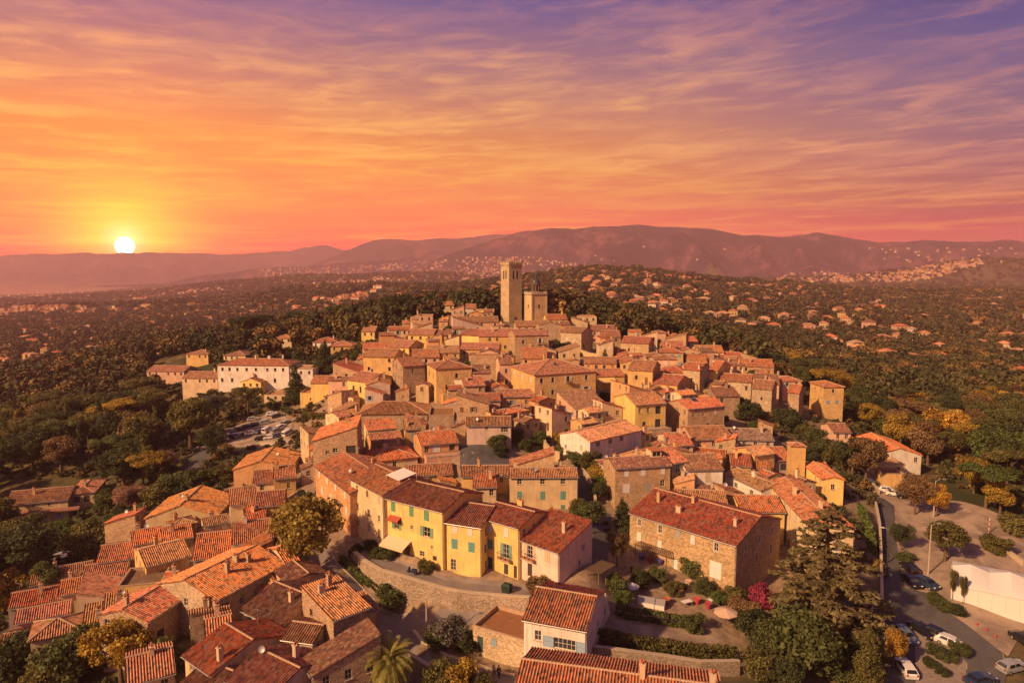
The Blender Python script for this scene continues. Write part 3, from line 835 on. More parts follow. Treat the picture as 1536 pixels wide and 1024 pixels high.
def clip_col(poly, u):
    vs = []
    n = len(poly)
    for i in range(n):
        (u0, v0), (u1, v1) = poly[i], poly[(i + 1) % n]
        if u0 == u1:
            if abs(u - u0) < 1e-6:
                vs += [v0, v1]
        elif min(u0, u1) - 1e-6 <= u <= max(u0, u1) + 1e-6:
            t = min(max((u - u0) / (u1 - u0), 0), 1)
            vs.append(v0 + (v1 - v0) * t)
    return (min(vs), max(vs)) if vs else (0, 0)
def slope(mb, O, u, v, poly, lod, seed, mi=0):
    """one roof slope: tiles in rows running up the slope, on a slab"""
    O, u, v = Vector(O), Vector(u).normalized(), Vector(v).normalized()
    n = u.cross(v)
    rnd = random.Random(seed)
    u_off, v_off = rnd.randint(0, 400) * TILE, rnd.random() * 9
    us = [p[0] for p in poly]
    umin, umax = min(us), max(us)
    P = lambda a, b, h=0.0: O + u * a + v * b + n * h
    # slab under the tiles
    lo = [P(a, b, -0.13) for a, b in poly]
    hi = [P(a, b, -0.01 if lod < 2 else 0.02) for a, b in poly]
    mb.face(lo[::-1], mi)
    uvp = [(a + u_off, b + v_off) for a, b in poly]
    if lod >= 2:
        mb.face(hi, mi, uvp)
    for i in range(len(poly)):
        j = (i + 1) % len(poly)
        mb.face([lo[i], lo[j], hi[j], hi[i]], mi, [uvp[i], uvp[j], uvp[j], uvp[i]])
    if lod >= 2:
        return
    per = 6 if lod == 0 else 4
    nc = max(2, int((umax - umin) / TILE * per))
    nr = 7
    sag = [rnd.uniform(-0.05, 0.02) for _ in range(4)]
    grid = []
    for i in range(nc + 1):
        a = umin + (umax - umin) * i / nc
        b0, b1 = clip_col(poly, a)
        k = math.floor(a / TILE)
        rr = random.Random(seed * 7919 + k)
        e = rr.uniform(-0.05, 0.04)
        wv = math.cos(2 * math.pi * a / TILE) * 0.075
        s = 0.5 + 0.5 * math.sin(a * 0.9 + seed)
        colv = []
        for j in range(nr + 1):
            t = j / nr
            b = b0 + (b1 - b0) * t + (e if j == 0 else 0)
            sg = (sag[0] * s + sag[1] * (1 - s)) * math.sin(math.pi * t) + 0.02 * math.sin(a * 2.1 + t * 5 + seed)
            colv.append((P(a, b, 0.06 + wv + sg), (a + u_off, b + v_off)))
        grid.append(colv)
    for c0, c1 in zip(grid[:-1], grid[1:]):
        for j in range(nr):
            q = (c0[j], c1[j], c1[j + 1], c0[j + 1])
            mb.face([x[0] for x in q], mi, [x[1] for x in q], smooth=True)

def put(name, me, parent, loc, rz, color=None):
    o = bpy.data.objects.new(name, me)
    o.location = loc
    o.rotation_euler = (0, 0, rz)
    if color:
        o.color = (*color[:3], 1)
    return link(o, parent)

HOUSES = []
FOOT = []
def H(label, a, b, d, h, roof, wall, wcol, rcol, phi=None, pitch=0.31, front='auto', left='auto', right='auto', style='g', scol='white', chim=None, surround=False,
      cat='house', name='house', Y=None, group=None, win=(0.85, 1.25), over=0.32, aerial=None, extra=None, rows=None, gut=True, matroof='roof_tiles', drop=0.16):
    idx = len(HOUSES)
    rnd = random.Random(idx * 31 + 5)
    WCOL, RCOL = WC[wcol] if isinstance(wcol, str) else wcol, RC[rcol] if isinstance(rcol, str) else rcol
    jit = rnd.uniform(0.9, 1.1)
    WCOL = tuple(c * jit for c in WCOL)
    RCOL = tuple(c * rnd.uniform(.82, 1.12) for c in RCOL)
    (ax, ay), bx = a, b[0]
    by = b[1] if len(b) > 1 else None
    if by is None or by <= ay or phi is not None:
        ra = phi is None or phi >= 0 or by is None
    else:
        ra = False
    if phi is not None:
        ra = phi >= 0
    rx, ry = (ax, ay) if ra else (bx, by if by is not None else ay)
    Rp = at(rx, ry, Y) if Y else ground_hit(rx, ry, h)
    ze = Rp.z
    if phi is None:
        A = Rp if ra else at_z(ax, ay, ze)
        B = at_z(bx, by, ze) if ra else Rp
    else:
        fd = Vector((math.cos(R(phi)), math.sin(R(phi)), 0))
        if ra:
            A = Rp
            k = (bx - 768) / F
            t = (k * (A.y * CP + (CAMZ - ze) * SP) - A.x) / (fd.x - k * fd.y * CP)
            B = A + fd * t
        else:
            B = Rp
            k = (ax - 768) / F
            t = (B.x - k * (B.y * CP + (CAMZ - ze) * SP)) / (fd.x - k * fd.y * CP)
            A = B - fd * t
    f = (B - A); W = f.to_2d().length
    f = Vector((f.x, f.y, 0)).normalized()
    nb = Vector((-f.y, f.x, 0))
    if d > 60:
        C = A if abs(d - ax) < abs(d - bx) else B
        k = (d - 768) / F
        t = (k * (C.y * CP + (CAMZ - ze) * SP) - C.x) / (nb.x - k * nb.y * CP)
        D = t if 2.0 < t < 26 else 8.0
        if not 2.0 < t < 26:
            print('DEPTH?', label, round(t, 1))
    else:
        D = d * (1.3 if 128 < A.y < 400 and 5 < d <= 9.5 else 1.0)
    ctr = (A + B) / 2 + nb * D / 2
    ang = math.atan2(f.y, f.x)
    cs = [A, B, A + nb * D, B + nb * D]
    zb = float(min(terrain(np.array([c.x for c in cs]), np.array([c.y for c in cs])))) - 0.35
    Hh = ze - zb
    if Hh < h + 0.2:
        zb = ze - h - 0.35; Hh = ze - zb
    for c in (-0.5, 0.5):
        pass
    lod = 0 if ctr.y < 118 else 1 if ctr.y < 190 else 2
    root = empty(name, (ctr.x, ctr.y, zb), ang)
    tag(root, label, cat, group)
    HOUSES.append((label, round(ctr.x, 1), round(ctr.y, 1), round(W, 1), round(D, 1), round(h, 1), round(math.degrees(ang)), round(tz(ctr.x, ctr.y), 1), round(ze, 1)))
    FOOT.append((ctr.x, ctr.y, W, D, ang))
    w2, d2 = W / 2, D / 2
    p = pitch
    # roof heights
    if roof == 'gf':
        rz_ = lambda x, y: Hh + (d2 - abs(y)) * p
    elif roof == 'gs':
        rz_ = lambda x, y: Hh + (w2 - abs(x)) * p
    elif roof == 'sf':
        rz_ = lambda x, y: Hh + (y + d2) * p
    elif roof == 'sb':
        rz_ = lambda x, y: Hh - (y + d2) * p
    elif roof == 'sl':
        rz_ = lambda x, y: Hh + (x + w2) * p
    elif roof == 'sr':
        rz_ = lambda x, y: Hh + (w2 - x) * p
    elif roof == 'hip':
        rz_ = lambda x, y: Hh + min(w2 - abs(x), d2 - abs(y)) * p
    else:
        rz_ = lambda x, y: Hh
    wm = MB()
    ops = {}
    facs = {'front': ((-w2, -d2), (1, 0), W), 'right': ((w2, -d2), (0, 1), D), 'back': ((w2, d2), (-1, 0), W), 'left': ((-w2, d2), (0, -1), D)}
    for fn, (O, du, L) in facs.items():
        spec = {'front': front, 'left': left, 'right': right, 'back': None}[fn]
        lst = []
        prof = [(s, rz_(O[0] + du[0] * s, O[1] + du[1] * s)) for s in ([0, L / 2, L] if (roof == 'gf' and fn in ('left', 'right')) or (roof == 'gs' and fn in ('front', 'back')) else [0, L])]
        zmin = min(q[1] for q in prof)
        if spec == 'auto':
            nc = max(1, round(L / 2.9)) if L > 2.2 else 0
            nr = rows or max(1, int((min(h, Hh) + 0.3) / 2.75))
            for r in range(nr):
                for c in range(nc):
                    if rnd.random() < drop:
                        continue
                    s = L * (c + 0.5) / nc + rnd.uniform(-0.15, 0.15)
                    st = style if style != 'mix' else rnd.choice('gcog')
                    if r == nr - 1 and nr > 1 and c == nc // 2 and rnd.random() < 0.6:
                        lst.append((s, zmin - 0.95 - r * 2.75 - 1.05, 1.0, 2.1, 'd'))
                    else:
                        lst.append((s, zmin - 0.6 - r * 2.75 - win[1] / 2, win[0], win[1], st))
        elif spec:
            for o_ in spec:
                fx, zt, w, hh, st = o_[:5]
                lst.append((L * fx, zmin - zt - hh / 2, w, hh, st, *o_[5:]))
        lst = [o_ for o_ in lst if o_[1] - o_[3] / 2 > 0.1 and o_[0] - o_[2] / 2 > 0.08 and o_[0] + o_[2] / 2 < L - 0.08 and o_[1] + o_[3] / 2 < zmin - 0.05]
        cut = [o_ for o_ in lst]
        ss = sorted({0.0, L, *[o_[0] - o_[2] / 2 for o_ in cut], *[o_[0] + o_[2] / 2 for o_ in cut]})
        zs = sorted({0.0, zmin, *[o_[1] - o_[3] / 2 for o_ in cut], *[o_[1] + o_[3] / 2 for o_ in cut]})
        Pt = lambda s, z, r=0.0: (O[0] + du[0] * s - du[1] * r, O[1] + du[1] * s + du[0] * r, z)
        for s0, s1 in zip(ss[:-1], ss[1:]):
            for z0, z1 in zip(zs[:-1], zs[1:]):
                cx, cz = (s0 + s1) / 2, (z0 + z1) / 2
                if any(abs(cx - o_[0]) < o_[2] / 2 and abs(cz - o_[1]) < o_[3] / 2 for o_ in cut):
                    continue
                wm.face([Pt(s0, z0), Pt(s1, z0), Pt(s1, z1), Pt(s0, z1)])
        if max(q[1] for q in prof) > zmin + 1e-4:
            pts = [(0, zmin), (L, zmin)] + [q for q in prof[::-1] if q[1] > zmin + 1e-4]
            wm.face([Pt(*q) for q in pts])
        for o_ in cut:
            s0, s1, z0, z1 = o_[0] - o_[2] / 2, o_[0] + o_[2] / 2, o_[1] - o_[3] / 2, o_[1] + o_[3] / 2
            r = 0.17
            wm.face([Pt(s0, z0), Pt(s0, z1), Pt(s0, z1, r), Pt(s0, z0, r)]); wm.face([Pt(s1, z1), Pt(s1, z0), Pt(s1, z0, r), Pt(s1, z1, r)])
            wm.face([Pt(s0, z1), Pt(s1, z1), Pt(s1, z1, r), Pt(s0, z1, r)]); wm.face([Pt(s1, z0), Pt(s0, z0), Pt(s0, z0, r), Pt(s1, z0, r)])
            a_ = math.atan2(du[1], du[0])
            loc = Pt(o_[0], o_[1])
            w, hh, st = o_[2], o_[3], o_[4]
            sc_ = SC[o_[5]] if len(o_) > 5 else SC[scol]
            if st == 'd':
                put('door', door_mesh(w, hh), root, loc, a_, rnd.choice([(0.12, 0.07, 0.045), (0.07, 0.05, 0.04), (0.16, 0.09, 0.05), (0.05, 0.08, 0.07)]) if len(o_) < 6 else sc_)
                continue
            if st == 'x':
                wm.face([Pt(s0, z0, r), Pt(s1, z0, r), Pt(s1, z1, r), Pt(s0, z1, r)], 1)  # dark sheet closing the opening, standing in for the shade inside
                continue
            if st == 'c':
                for sx in (-1, 1):
                    put('shutter', shutter_mesh(w / 2, hh), root, (loc[0] + du[0] * sx * w / 4, loc[1] + du[1] * sx * w / 4, loc[2]), a_, sc_)
                continue
            wo = put('window', frame_mesh(w, hh, surround, lod < 2), root, loc, a_)
            put('pane', pane_mesh(w, hh), wo, (0, 0, 0), 0)
            if st in 'ob':
                for sx in (-1, 1):
                    put('shutter', shutter_mesh(w / 2 - 0.02, hh), wo, (sx * (w * .75 + 0.02 + (0.13 if surround else 0)), -0.01, 0), 0, sc_)
            if st == 'b':
                bm_ = MB()
                bm_.box(-w * 1.15, w * 1.15, -0.85, -0.002, -hh / 2 - 0.16, -hh / 2 - 0.02, 0)
                for x in np.linspace(-w * 1.12, w * 1.12, 14):
                    bm_.tube([(x, -0.82, -hh / 2), (x, -0.82, -hh / 2 + 0.9)], 0.014, 4, 1)
                bm_.box(-w * 1.15, w * 1.15, -0.85, -0.79, -hh / 2 + 0.9, -hh / 2 + 0.95, 1)
                for sx in (-1, 1):
                    bm_.box(sx * w * 1.13 - 0.02, sx * w * 1.13 + 0.02, -0.79, -0.01, -hh / 2 + 0.9, -hh / 2 + 0.95, 1)
                for x in (-w * .8, 0, w * .8):
                    bm_.box(x - 0.3, x + 0.3, -0.76, -0.5, -hh / 2 - 0.018, -hh / 2 + 0.25, 2)
                bo = put('balcony', bm_.mesh('balcony', [M['trim_stone'], M['iron_and_hole_shade'], M['clay']]), root, loc, a_)
    wo_ = wm.build('wall', [M[wall], M['iron_and_hole_shade']], root, WCOL)
    # roof
    rm = MB()
    o, gv = over, 0.14
    cl = math.sqrt(1 + p * p)
    sd_ = idx * 10 + 1
    if roof in ('gf',):
        ly = (d2 + o) * cl
        poly = [(0, 0), (W + 2 * gv, 0), (W + 2 * gv, ly), (0, ly)]
        slope(rm, (-w2 - gv, -d2 - o, Hh - o * p), (1, 0, 0), (0, 1, p), poly, lod, sd_)
        slope(rm, (w2 + gv, d2 + o, Hh - o * p), (-1, 0, 0), (0, -1, p), poly, lod, sd_ + 1)
        rline = [((-w2 - gv, 0), (w2 + gv, 0))]
    elif roof == 'gs':
        lx = (w2 + o) * cl
        poly = [(0, 0), (D + 2 * gv, 0), (D + 2 * gv, lx), (0, lx)]
        slope(rm, (w2 + o, -d2 - gv, Hh - o * p), (0, 1, 0), (-1, 0, p), poly, lod, sd_)
        slope(rm, (-w2 - o, d2 + gv, Hh - o * p), (0, -1, 0), (1, 0, p), poly, lod, sd_ + 1)
        rline = [((0, -d2 - gv), (0, d2 + gv))]
    elif roof in ('sf', 'sb', 'sl', 'sr'):
        ex = W if roof in ('sf', 'sb') else D
        run = D if roof in ('sf', 'sb') else W
        ly = (run + o + 0.1) * cl
        poly = [(0, 0), (ex + 2 * gv, 0), (ex + 2 * gv, ly), (0, ly)]
        if roof == 'sf':
            slope(rm, (-w2 - gv, -d2 - o, Hh - o * p), (1, 0, 0), (0, 1, p), poly, lod, sd_)
        elif roof == 'sb':
            slope(rm, (w2 + gv, d2 + o, rz_(0, d2) - o * p), (-1, 0, 0), (0, -1, p), poly, lod, sd_)
        elif roof == 'sl':
            slope(rm, (-w2 - o, d2 + gv, Hh - o * p), (0, -1, 0), (1, 0, p), poly, lod, sd_)
        else:
            slope(rm, (w2 + o, -d2 - gv, Hh - o * p), (0, 1, 0), (-1, 0, p), poly, lod, sd_)
        rline = []
    elif roof == 'hip':
        wo2, do2 = w2 + o, d2 + o
        zz = Hh - o * p
        m_ = min(wo2, do2)
        ls = m_ * cl
        def hp(L):
            return [(0, 0), (2 * L, 0), (2 * L - m_, ls), (m_, ls)] if L > m_ + 0.01 else [(0, 0), (2 * L, 0), (L, ls)]
        slope(rm, (-wo2, -do2, zz), (1, 0, 0), (0, 1, p), hp(wo2), lod, sd_)
        slope(rm, (wo2, do2, zz), (-1, 0, 0), (0, -1, p), hp(wo2), lod, sd_ + 1)
        slope(rm, (wo2, -do2, zz), (0, 1, 0), (-1, 0, p), hp(do2), lod, sd_ + 2)
        slope(rm, (-wo2, do2, zz), (0, -1, 0), (1, 0, p), hp(do2), lod, sd_ + 3)
        rx_, ry_ = wo2 - m_, do2 - m_
        rline = [((-rx_, -ry_), (rx_, ry_))] if rx_ + ry_ > 0.05 else []
        for sx in (-1, 1):
            for sy in (-1, 1):
                rline.append(((sx * wo2, sy * do2), (sx * rx_, sy * ry_)))
    else:
        t = 0.22
        rm.box(-w2 + t, w2 - t, -d2 + t, d2 - t, Hh - 0.6, Hh - 0.45, 0)
        cb = MB()
        for x0, x1, y0, y1 in ((-w2 - .05, w2 + .05, -d2 - .05, -d2 + t), (-w2 - .05, w2 + .05, d2 - t, d2 + .05), (-w2 - .05, -w2 + t, -d2 + t, d2 - t), (w2 - t, w2 + .05, -d2 + t, d2 - t)):
            rm.box(x0, x1, y0, y1, Hh + 0.002, Hh + 0.12, 1)
        rline = []
        for (x0, y0, x1, y1) in ((-w2 + t, -d2 + t, w2 - t, -d2 + t), (w2 - t, -d2 + t, w2 - t, d2 - t), (w2 - t, d2 - t, -w2 + t, d2 - t), (-w2 + t, d2 - t, -w2 + t, -d2 + t)):
            rm.face([(x0, y0, Hh), (x1, y1, Hh), (x1, y1, Hh - 0.6), (x0, y0, Hh - 0.6)], 1)
    def rzz(x, y):
        return (Hh - o * p + min(w2 + o - abs(x), d2 + o - abs(y)) * p) if roof == 'hip' else rz_(x, y)
    for (x0, y0), (x1, y1) in rline:
        z0, z1 = rzz(x0, y0), rzz(x1, y1)
        n = max(2, int(math.hypot(x1 - x0, y1 - y0) / 0.45))
        for i in range(n):
            t0, t1 = i / n, (i + 1.12) / n
            q = lambda t, up: (x0 + (x1 - x0) * t, y0 + (y1 - y0) * t, z0 + (z1 - z0) * t + up)
            rm.tube([q(t0, 0.07), q(min(t1, 1.0), 0.10)], [0.12, 0.15], 6, 1)
            if lod == 2 and i == 0:
                rm.tube([q(0, 0.06), q(1, 0.06)], 0.13, 5, 1)
                break
    ro = rm.build('roof', [M[matroof], M['mortar']], root, RCOL)
    if gut and lod < 2 and roof in ('gf', 'sf'):
        gb = MB()
        gb.tube([(-w2 - gv, -d2 - o - 0.08, Hh - o * p - 0.06), (w2 + gv, -d2 - o - 0.08, Hh - o * p - 0.06)], 0.07, 6)
        gb.tube([(w2 - 0.12, -d2 - o - 0.08, Hh - o * p - 0.1), (w2 - 0.12, -d2 - 0.07, Hh - o * p - 0.5), (w2 - 0.12, -d2 - 0.07, 0.2)], 0.05, 6)
        gb.build('gutter', M['grey_metal'], root)
    if chim is None:
        chim = [(rnd.uniform(-0.35, 0.35), rnd.uniform(-0.25, 0.3))] if rnd.random() < 0.5 and roof != 'flat' else []
    for fx, fy in chim:
        x, y = fx * W, fy * D
        put('chimney', chimney_mesh(rnd.randint(0, 2)), ro, (x, y, rz_(x, y)), rnd.choice((0, math.pi / 2)), WCOL if rnd.random() < 0.7 else (0.5, 0.38, 0.26))
    if aerial if aerial is not None else rnd.random() < 0.35:
        x, y = rnd.uniform(-0.4, 0.4) * W, rnd.uniform(-0.2, 0.35) * D
        put('aerial', aerial_mesh(), ro, (x, y, rz_(x, y)), rnd.uniform(0, 3))
    if lod < 2 and rnd.random() < 0.1:
        x, y = rnd.uniform(-0.4, 0.4) * W, rnd.uniform(-0.4, 0.3) * D
        put('satellite_dish', dish_mesh(), ro, (x, y, rz_(x, y)), rnd.uniform(-0.6, 0.6))
    if extra:
        extra(root, dict(W=W, D=D, H=Hh, w2=w2, d2=d2, rz=rz_, roof=ro, wall=wo_, rnd=rnd, rcol=RCOL, wcol=WCOL, p=p, h=h))
    return root
# ------------------------------------------------------------------ extras on houses
def awning(fx, zt, w, dep, col, fall=0.9, name='awning'):
    def f(root, q):
        mb = MB()
        x0, x1 = -q['w2'] + q['W'] * fx - w / 2, -q['w2'] + q['W'] * fx + w / 2
        z = q['H'] - zt
        y = -q['d2'] - 0.01
        t = Vector((0, 0, 0.05))
        P = [Vector((x0, y, z)), Vector((x1, y, z)), Vector((x1, y - dep, z - fall)), Vector((x0, y - dep, z - fall))]
        mb.face([P[3] + t, P[2] + t, P[1] + t, P[0] + t]); mb.face(P)
        for a, b in ((0, 1), (1, 2), (2, 3), (3, 0)):
            mb.face([P[a], P[b], P[b] + t, P[a] + t])
        mb.box(x0, x1, y - dep - 0.02, y - dep + 0.02, z - fall - 0.25, z - fall - 0.003)
        mb.build(name, M['coloured'], root, col)
    return f
def dormer(fx, fy, w, dep, h, col):
    def f(root, q):
        x, y = fx * q['W'], fy * q['D']
        z = q['rz'](x, y)
        mb = MB()
        mb.box(x - w / 2, x + w / 2, y, y + dep, z - 0.8, z + h, 0)
        mb.box(x - w * .36, x - w * .03, y - 0.03, y - 0.003, z + 0.25, z + h - 0.2, 1)
        mb.box(x + w * .03, x + w * .36, y - 0.03, y - 0.003, z + 0.25, z + h - 0.2, 1)
        o = mb.build('dormer', [M['stucco'], M['pane_glass']], q['roof'], col)
        r = MB()
        r.box(x - w / 2 - .15, x + w / 2 + .15, y - 0.3, y + dep + 0.1, z + h + 0.003, z + h + 0.16)
        mb2 = r.build('dormer_top', M['clay'], q['roof'])
    return f
def terrace(fx, w, dep, zt, hh, col, rail=True, wallm='stucco'):
    """a lower block with a railing standing out in front of a house"""
    def f(root, q):
        mb = MB()
        x0 = -q['w2'] + q['W'] * fx - w / 2; x1 = x0 + w
        y1 = -q['d2'] - 0.003; y0 = y1 - dep
        zt_ = q['H'] - zt
        mb.box(x0, x1, y0, y1, -1.0, zt_, 0)
        mb.box(x0 - 0.06, x1 + 0.06, y0 - 0.06, y0 + 0.25, zt_ + 0.003, zt_ + 0.14, 1)
        mb.build('terrace', [M[wallm], M['trim_stone']], root, col)
        if rail:
            rb = MB()
            n = max(6, int(w / 0.16))
            for i in range(n + 1):
                x = x0 + 0.08 + (w - 0.16) * i / n
                rb.tube([(x, y0 + 0.1, zt_ + 0.14), (x, y0 + 0.1, zt_ + 1.0)], 0.014, 4)
            rb.box(x0 + 0.05, x1 - 0.05, y0 + 0.07, y0 + 0.13, zt_ + 1.0, zt_ + 1.05)
            rb.build('railing', M['iron_and_hole_shade'], root)
    return f
def both(*fs):
    def f(root, q):
        for k in fs:
            k(root, q)
    return f
def roof_panel(fx, fy, w, l, m='white_fabric', name='roof_panel'):
    def f(root, q):
        x, y = fx * q['W'], fy * q['D']
        z = q['rz'](x, y)
        mb = MB()
        k = q['p'] * 0.55
        t = 0.08
        P = [Vector((x + sx * w / 2, y + sy * l / 2, z + 0.55 + sy * l / 2 * k)) for sx, sy in ((-1, -1), (1, -1), (1, 1), (-1, 1))]
        mb.face(P); mb.face([v - Vector((0, 0, t)) for v in P[::-1]])
        for a, b in ((0, 1), (1, 2), (2, 3), (3, 0)):
            mb.face([P[a] - Vector((0, 0, t)), P[b] - Vector((0, 0, t)), P[b], P[a]])
        for v in P:
            mb.tube([v - Vector((0, 0, t)), (v.x, v.y, q['rz'](v.x, v.y))], 0.04, 4)
        mb.build(name, M[m], q['roof'])
    return f
def skylight(fx, fy, w=1.0, l=1.2):
    def f(root, q):
        x, y = fx * q['W'], fy * q['D']
        z = q['rz'](x, y) + 0.1
        p = q['p'] * (1 if y < 0 else -1)
        mb = MB()
        Mx = Matrix.Translation((x, y, z)) @ Matrix.Rotation(math.atan(p), 4, 'X')
        mb.box(-w / 2, w / 2, -l / 2, l / 2, 0, 0.14, 0, Mx)
        mb.box(-w / 2 + .1, w / 2 - .1, -l / 2 + .1, l / 2 - .1, 0.14, 0.15, 1, Mx)
        mb.build('skylight', [M['grey_metal'], M['pane_glass']], q['roof'])
    return f

# ------------------------------------------------------------------ the yellow row above the curved wall
H('tall stone house with a sloping roof edge at the left end of the curved row', (469,661), (536,659), 9, 10.0, 'sl', 'stone', 'st', 'org', phi=8, front=[(.32,2.2,.8,.8,'g'),(.5,1.7,1.0,1.0,'g'),(.85,1.3,2.0,1.8,'x')], left=[(.5,1,.6,1.2,'c'),(.5,4,.6,1.2,'g'),(.3,7,.8,1.6,'x')], pitch=.3, chim=[(.2,.2)], over=.2)
H('peach stone row house with two rows of white shutters beside the big round tree', (473,698), (526,739), 9, 8.2, 'gf', 'stone', 'orange', 'mix', style='c', scol='white', front=[(.12,.5,.8,1.3,'c'),(.36,.5,.8,1.3,'c'),(.6,.5,.8,1.3,'c'),(.85,.5,.8,1.3,'c'),(.2,3.2,.85,1.6,'c'),(.45,3.2,.85,1.6,'c'),(.68,3.2,.85,1.6,'c'),(.88,3.2,.85,1.6,'c'),(.3,6.0,1,2,'d'),(.7,6,1,2,'d')])
H('cream house with a flat white panel on its roof, left of the yellow houses', (526,717), (575,742), 10, 9.6, 'gf', 'stucco', 'cream', 'mix', front=[(.2,.7,.8,1.2,'g'),(.52,.7,.7,1.1,'c','brown'),(.86,.6,.8,1.3,'c','tan'),(.2,3.9,.8,1.4,'g'),(.55,3.9,.9,1.5,'g'),(.86,3.9,.8,1.2,'g'),(.22,6.4,.8,1.4,'c','grey'),(.55,6.3,.8,1.4,'c','grey'),(.86,6.3,.8,1.5,'c','brown')], chim=[], extra=roof_panel(.3, -.02, 4.2, 3.4))
H('long pale yellow house with green shutters, a canvas awning and a red canopy', (572,744), (665,767), 10.5, 9.6, 'gf', 'stucco', 'yel', 'brn', scol='green',
  front=[(.2,.45,.85,1.6,'c'),(.5,.5,.85,1.6,'c'),(.74,.55,1.0,1.6,'c'),(.25,3.4,1.0,1.5,'o'),(.5,3.6,.6,.7,'s'),(.74,3.2,1.3,1.6,'o'),(.82,6.0,.5,.6,'s'),(.2,7.2,1.0,2.2,'d'),(.42,7.2,1.3,2.2,'d'),(.66,7.4,1.0,.9,'g'),(.86,7.6,.8,.8,'x')],
  right=[(.4,1.0,.6,1.0,'g')], chim=[], extra=both(awning(.30,6.3,5.0,2.2,(.62,.47,.3)), awning(.24,2.75,2.4,.9,(.36,.08,.04),.45,'canopy')))
H('narrow golden yellow house with two white and two green shutters and a raised roof edge', (669,782), (722,790), 10, 8.0, 'gf', 'stucco', 'yel', 'brn', front=[(.26,.35,.85,1.25,'c','white'),(.68,.35,.85,1.25,'c','white'),(.24,2.6,1.0,1.55,'c','teal'),(.72,2.7,1.0,1.55,'c','teal'),(.2,5.9,.9,1.8,'g')], chim=[])
H('golden yellow house with a flowered balcony and a wide brown door', (722,775), (779,791), 8, 8.3, 'gf', 'stucco', 'yel', 'red', front=[(.25,.6,.95,1.45,'c','white'),(.66,.6,.85,1.4,'c','white'),(.24,3.2,1.0,1.55,'c','teal'),(.66,3.2,1.05,2.3,'b','teal'),(.2,6.1,1.5,2.1,'d'),(.66,6.4,.8,1.7,'x'),(.9,6.2,.6,2.0,'d')], chim=[(-.1,.3)])
H('low cream and pink house with red tiles at the right end of the yellow row', (777,807), (839,828), 888, 5.4, 'sf', 'stucco', 'pink', 'red', front=[(.3,.55,1.0,1.9,'b','tan'),(.72,.55,.95,1.55,'c','tan'),(.3,3.3,.9,2.0,'d')], right=[(.72,.7,.8,1.0,'c','grey'),(.62,2.9,.5,.8,'x'),(.72,4.0,.7,.9,'x')], chim=[(.22,.0)], pitch=.28)
# behind the row
H('ochre house with a long striped roof and green shutters facing the alley', (765,715), (867,713), 5.5, 7.2, 'gf', 'stucco', 'buff', 'tan', phi=1, front=[(.14,.4,.9,1.1,'g'),(.48,.4,.9,1.1,'g'),(.78,.4,.9,1.1,'g'),(.14,2.9,.85,1.6,'c','teal'),(.48,2.9,.85,1.6,'c','teal'),(.78,2.9,.95,1.6,'c','teal'),(.78,5.6,.8,1.1,'c','green')], chim=[(-.42,.1)])
H('small yellow house joined to the left of the long striped roof', (692,714), (765,716), 5.5, 4.6, 'gf', 'stucco', 'ochre', 'brn', phi=2, front=[(.48,.4,.9,1.1,'g'),(.82,.4,.7,1.0,'g')], chim=[(-.15,0)])
H('salmon pink house with an open loggia above a rose coloured terrace wall', (632,667), (688,661), 10, 6.8, 'gf', 'stucco', 'orange', 'org', phi=18, front=[(.14,.5,.9,1.4,'g'),(.4,.5,1.6,1.5,'c','white'),(.82,.4,1.2,1.4,'x')], left=[(.3,1,.6,1.2,'g'),(.6,1,.6,1.2,'g')], chim=[(.2,.35),(.3,.35)], extra=terrace(.5,7.2,2.6,2.3,5,(.50,.28,.21)))
H('small peach house with a pale striped roof over a first floor balcony', (557,662), (604,655), 5.5, 5.0, 'gf', 'stucco', 'orange', 'tan', phi=20, front=[(.7,1.0,.8,1.5,'g'),(.25,1.2,.8,1.3,'g')], chim=[], extra=terrace(.55,5.6,1.6,2.8,4,(.45,.28,.17),True))
H('broad brown stone house with a dark hipped roof above the peach balcony house', (537,621), (641,617), 9, 7.0, 'hip', 'stone', 'std', 'brn', phi=4, front=[(.78,.7,.9,1.2,'c','white')], right=None, chim=[(.1,.2)], pitch=.36)
H('flat topped stone annex beside the broad hipped house', (643,623), (681,621), 8, 6.0, 'flat', 'stone', 'std', 'brn', phi=4, front=[])
H('low mauve white cottage behind the asphalt court', (700,638), (767,638), 6, 4.6, 'gf', 'stucco', 'mauve', 'brn', phi=2, front=[(.45,.3,.7,.7,'g'),(.85,.4,1.6,1.2,'g')], chim=[])
H('white house with a bright blank gable wall and a wide mottled roof', (840,647), (885,662), 962, 5.8, 'gs', 'stucco', 'white', 'tan', phi=-50, front=[(.4,-.8,.5,1.0,'x'),(.72,1.3,.7,1.2,'c','tan'),(.2,2.2,.6,.9,'g')], right=[(.15,.5,1.3,1.0,'g'),(.38,.5,1.3,1.0,'g'),(.6,.5,1.2,1.0,'g')], chim=[], pitch=.3)
H('rubble stone house with white shutters, a cream side wall and a dormer', (923,702), (1006,696), 905, 8.3, 'gf', 'stone', 'st', 'dk', phi=12, front=[(.2,.5,.95,1.3,'c'),(.5,.5,.95,1.3,'c'),(.86,.5,.85,1.3,'c'),(.2,3.3,1.4,1.8,'c'),(.58,3.4,1.0,1.6,'c','grey'),(.86,3.0,.9,1.3,'g'),(.6,6.0,.8,1.6,'g')], left=[(.5,.2,.4,1.0,'x'),(.5,6,1,2,'d')], chim=[(.05,.15)], extra=dormer(.34,-.1,2.2,2.6,1.3,WC['cream']))
H('stone house with pale blue shutters adjoining the dormer house', (1008,694), (1031,684), 8, 7.6, 'gf', 'stone', 'stb', 'mix', phi=24, front=[(.4,.5,.9,1.6,'o','blue'),(.4,3.6,.9,1.5,'o','white')], right=[(.5,1,.8,1.2,'g')])
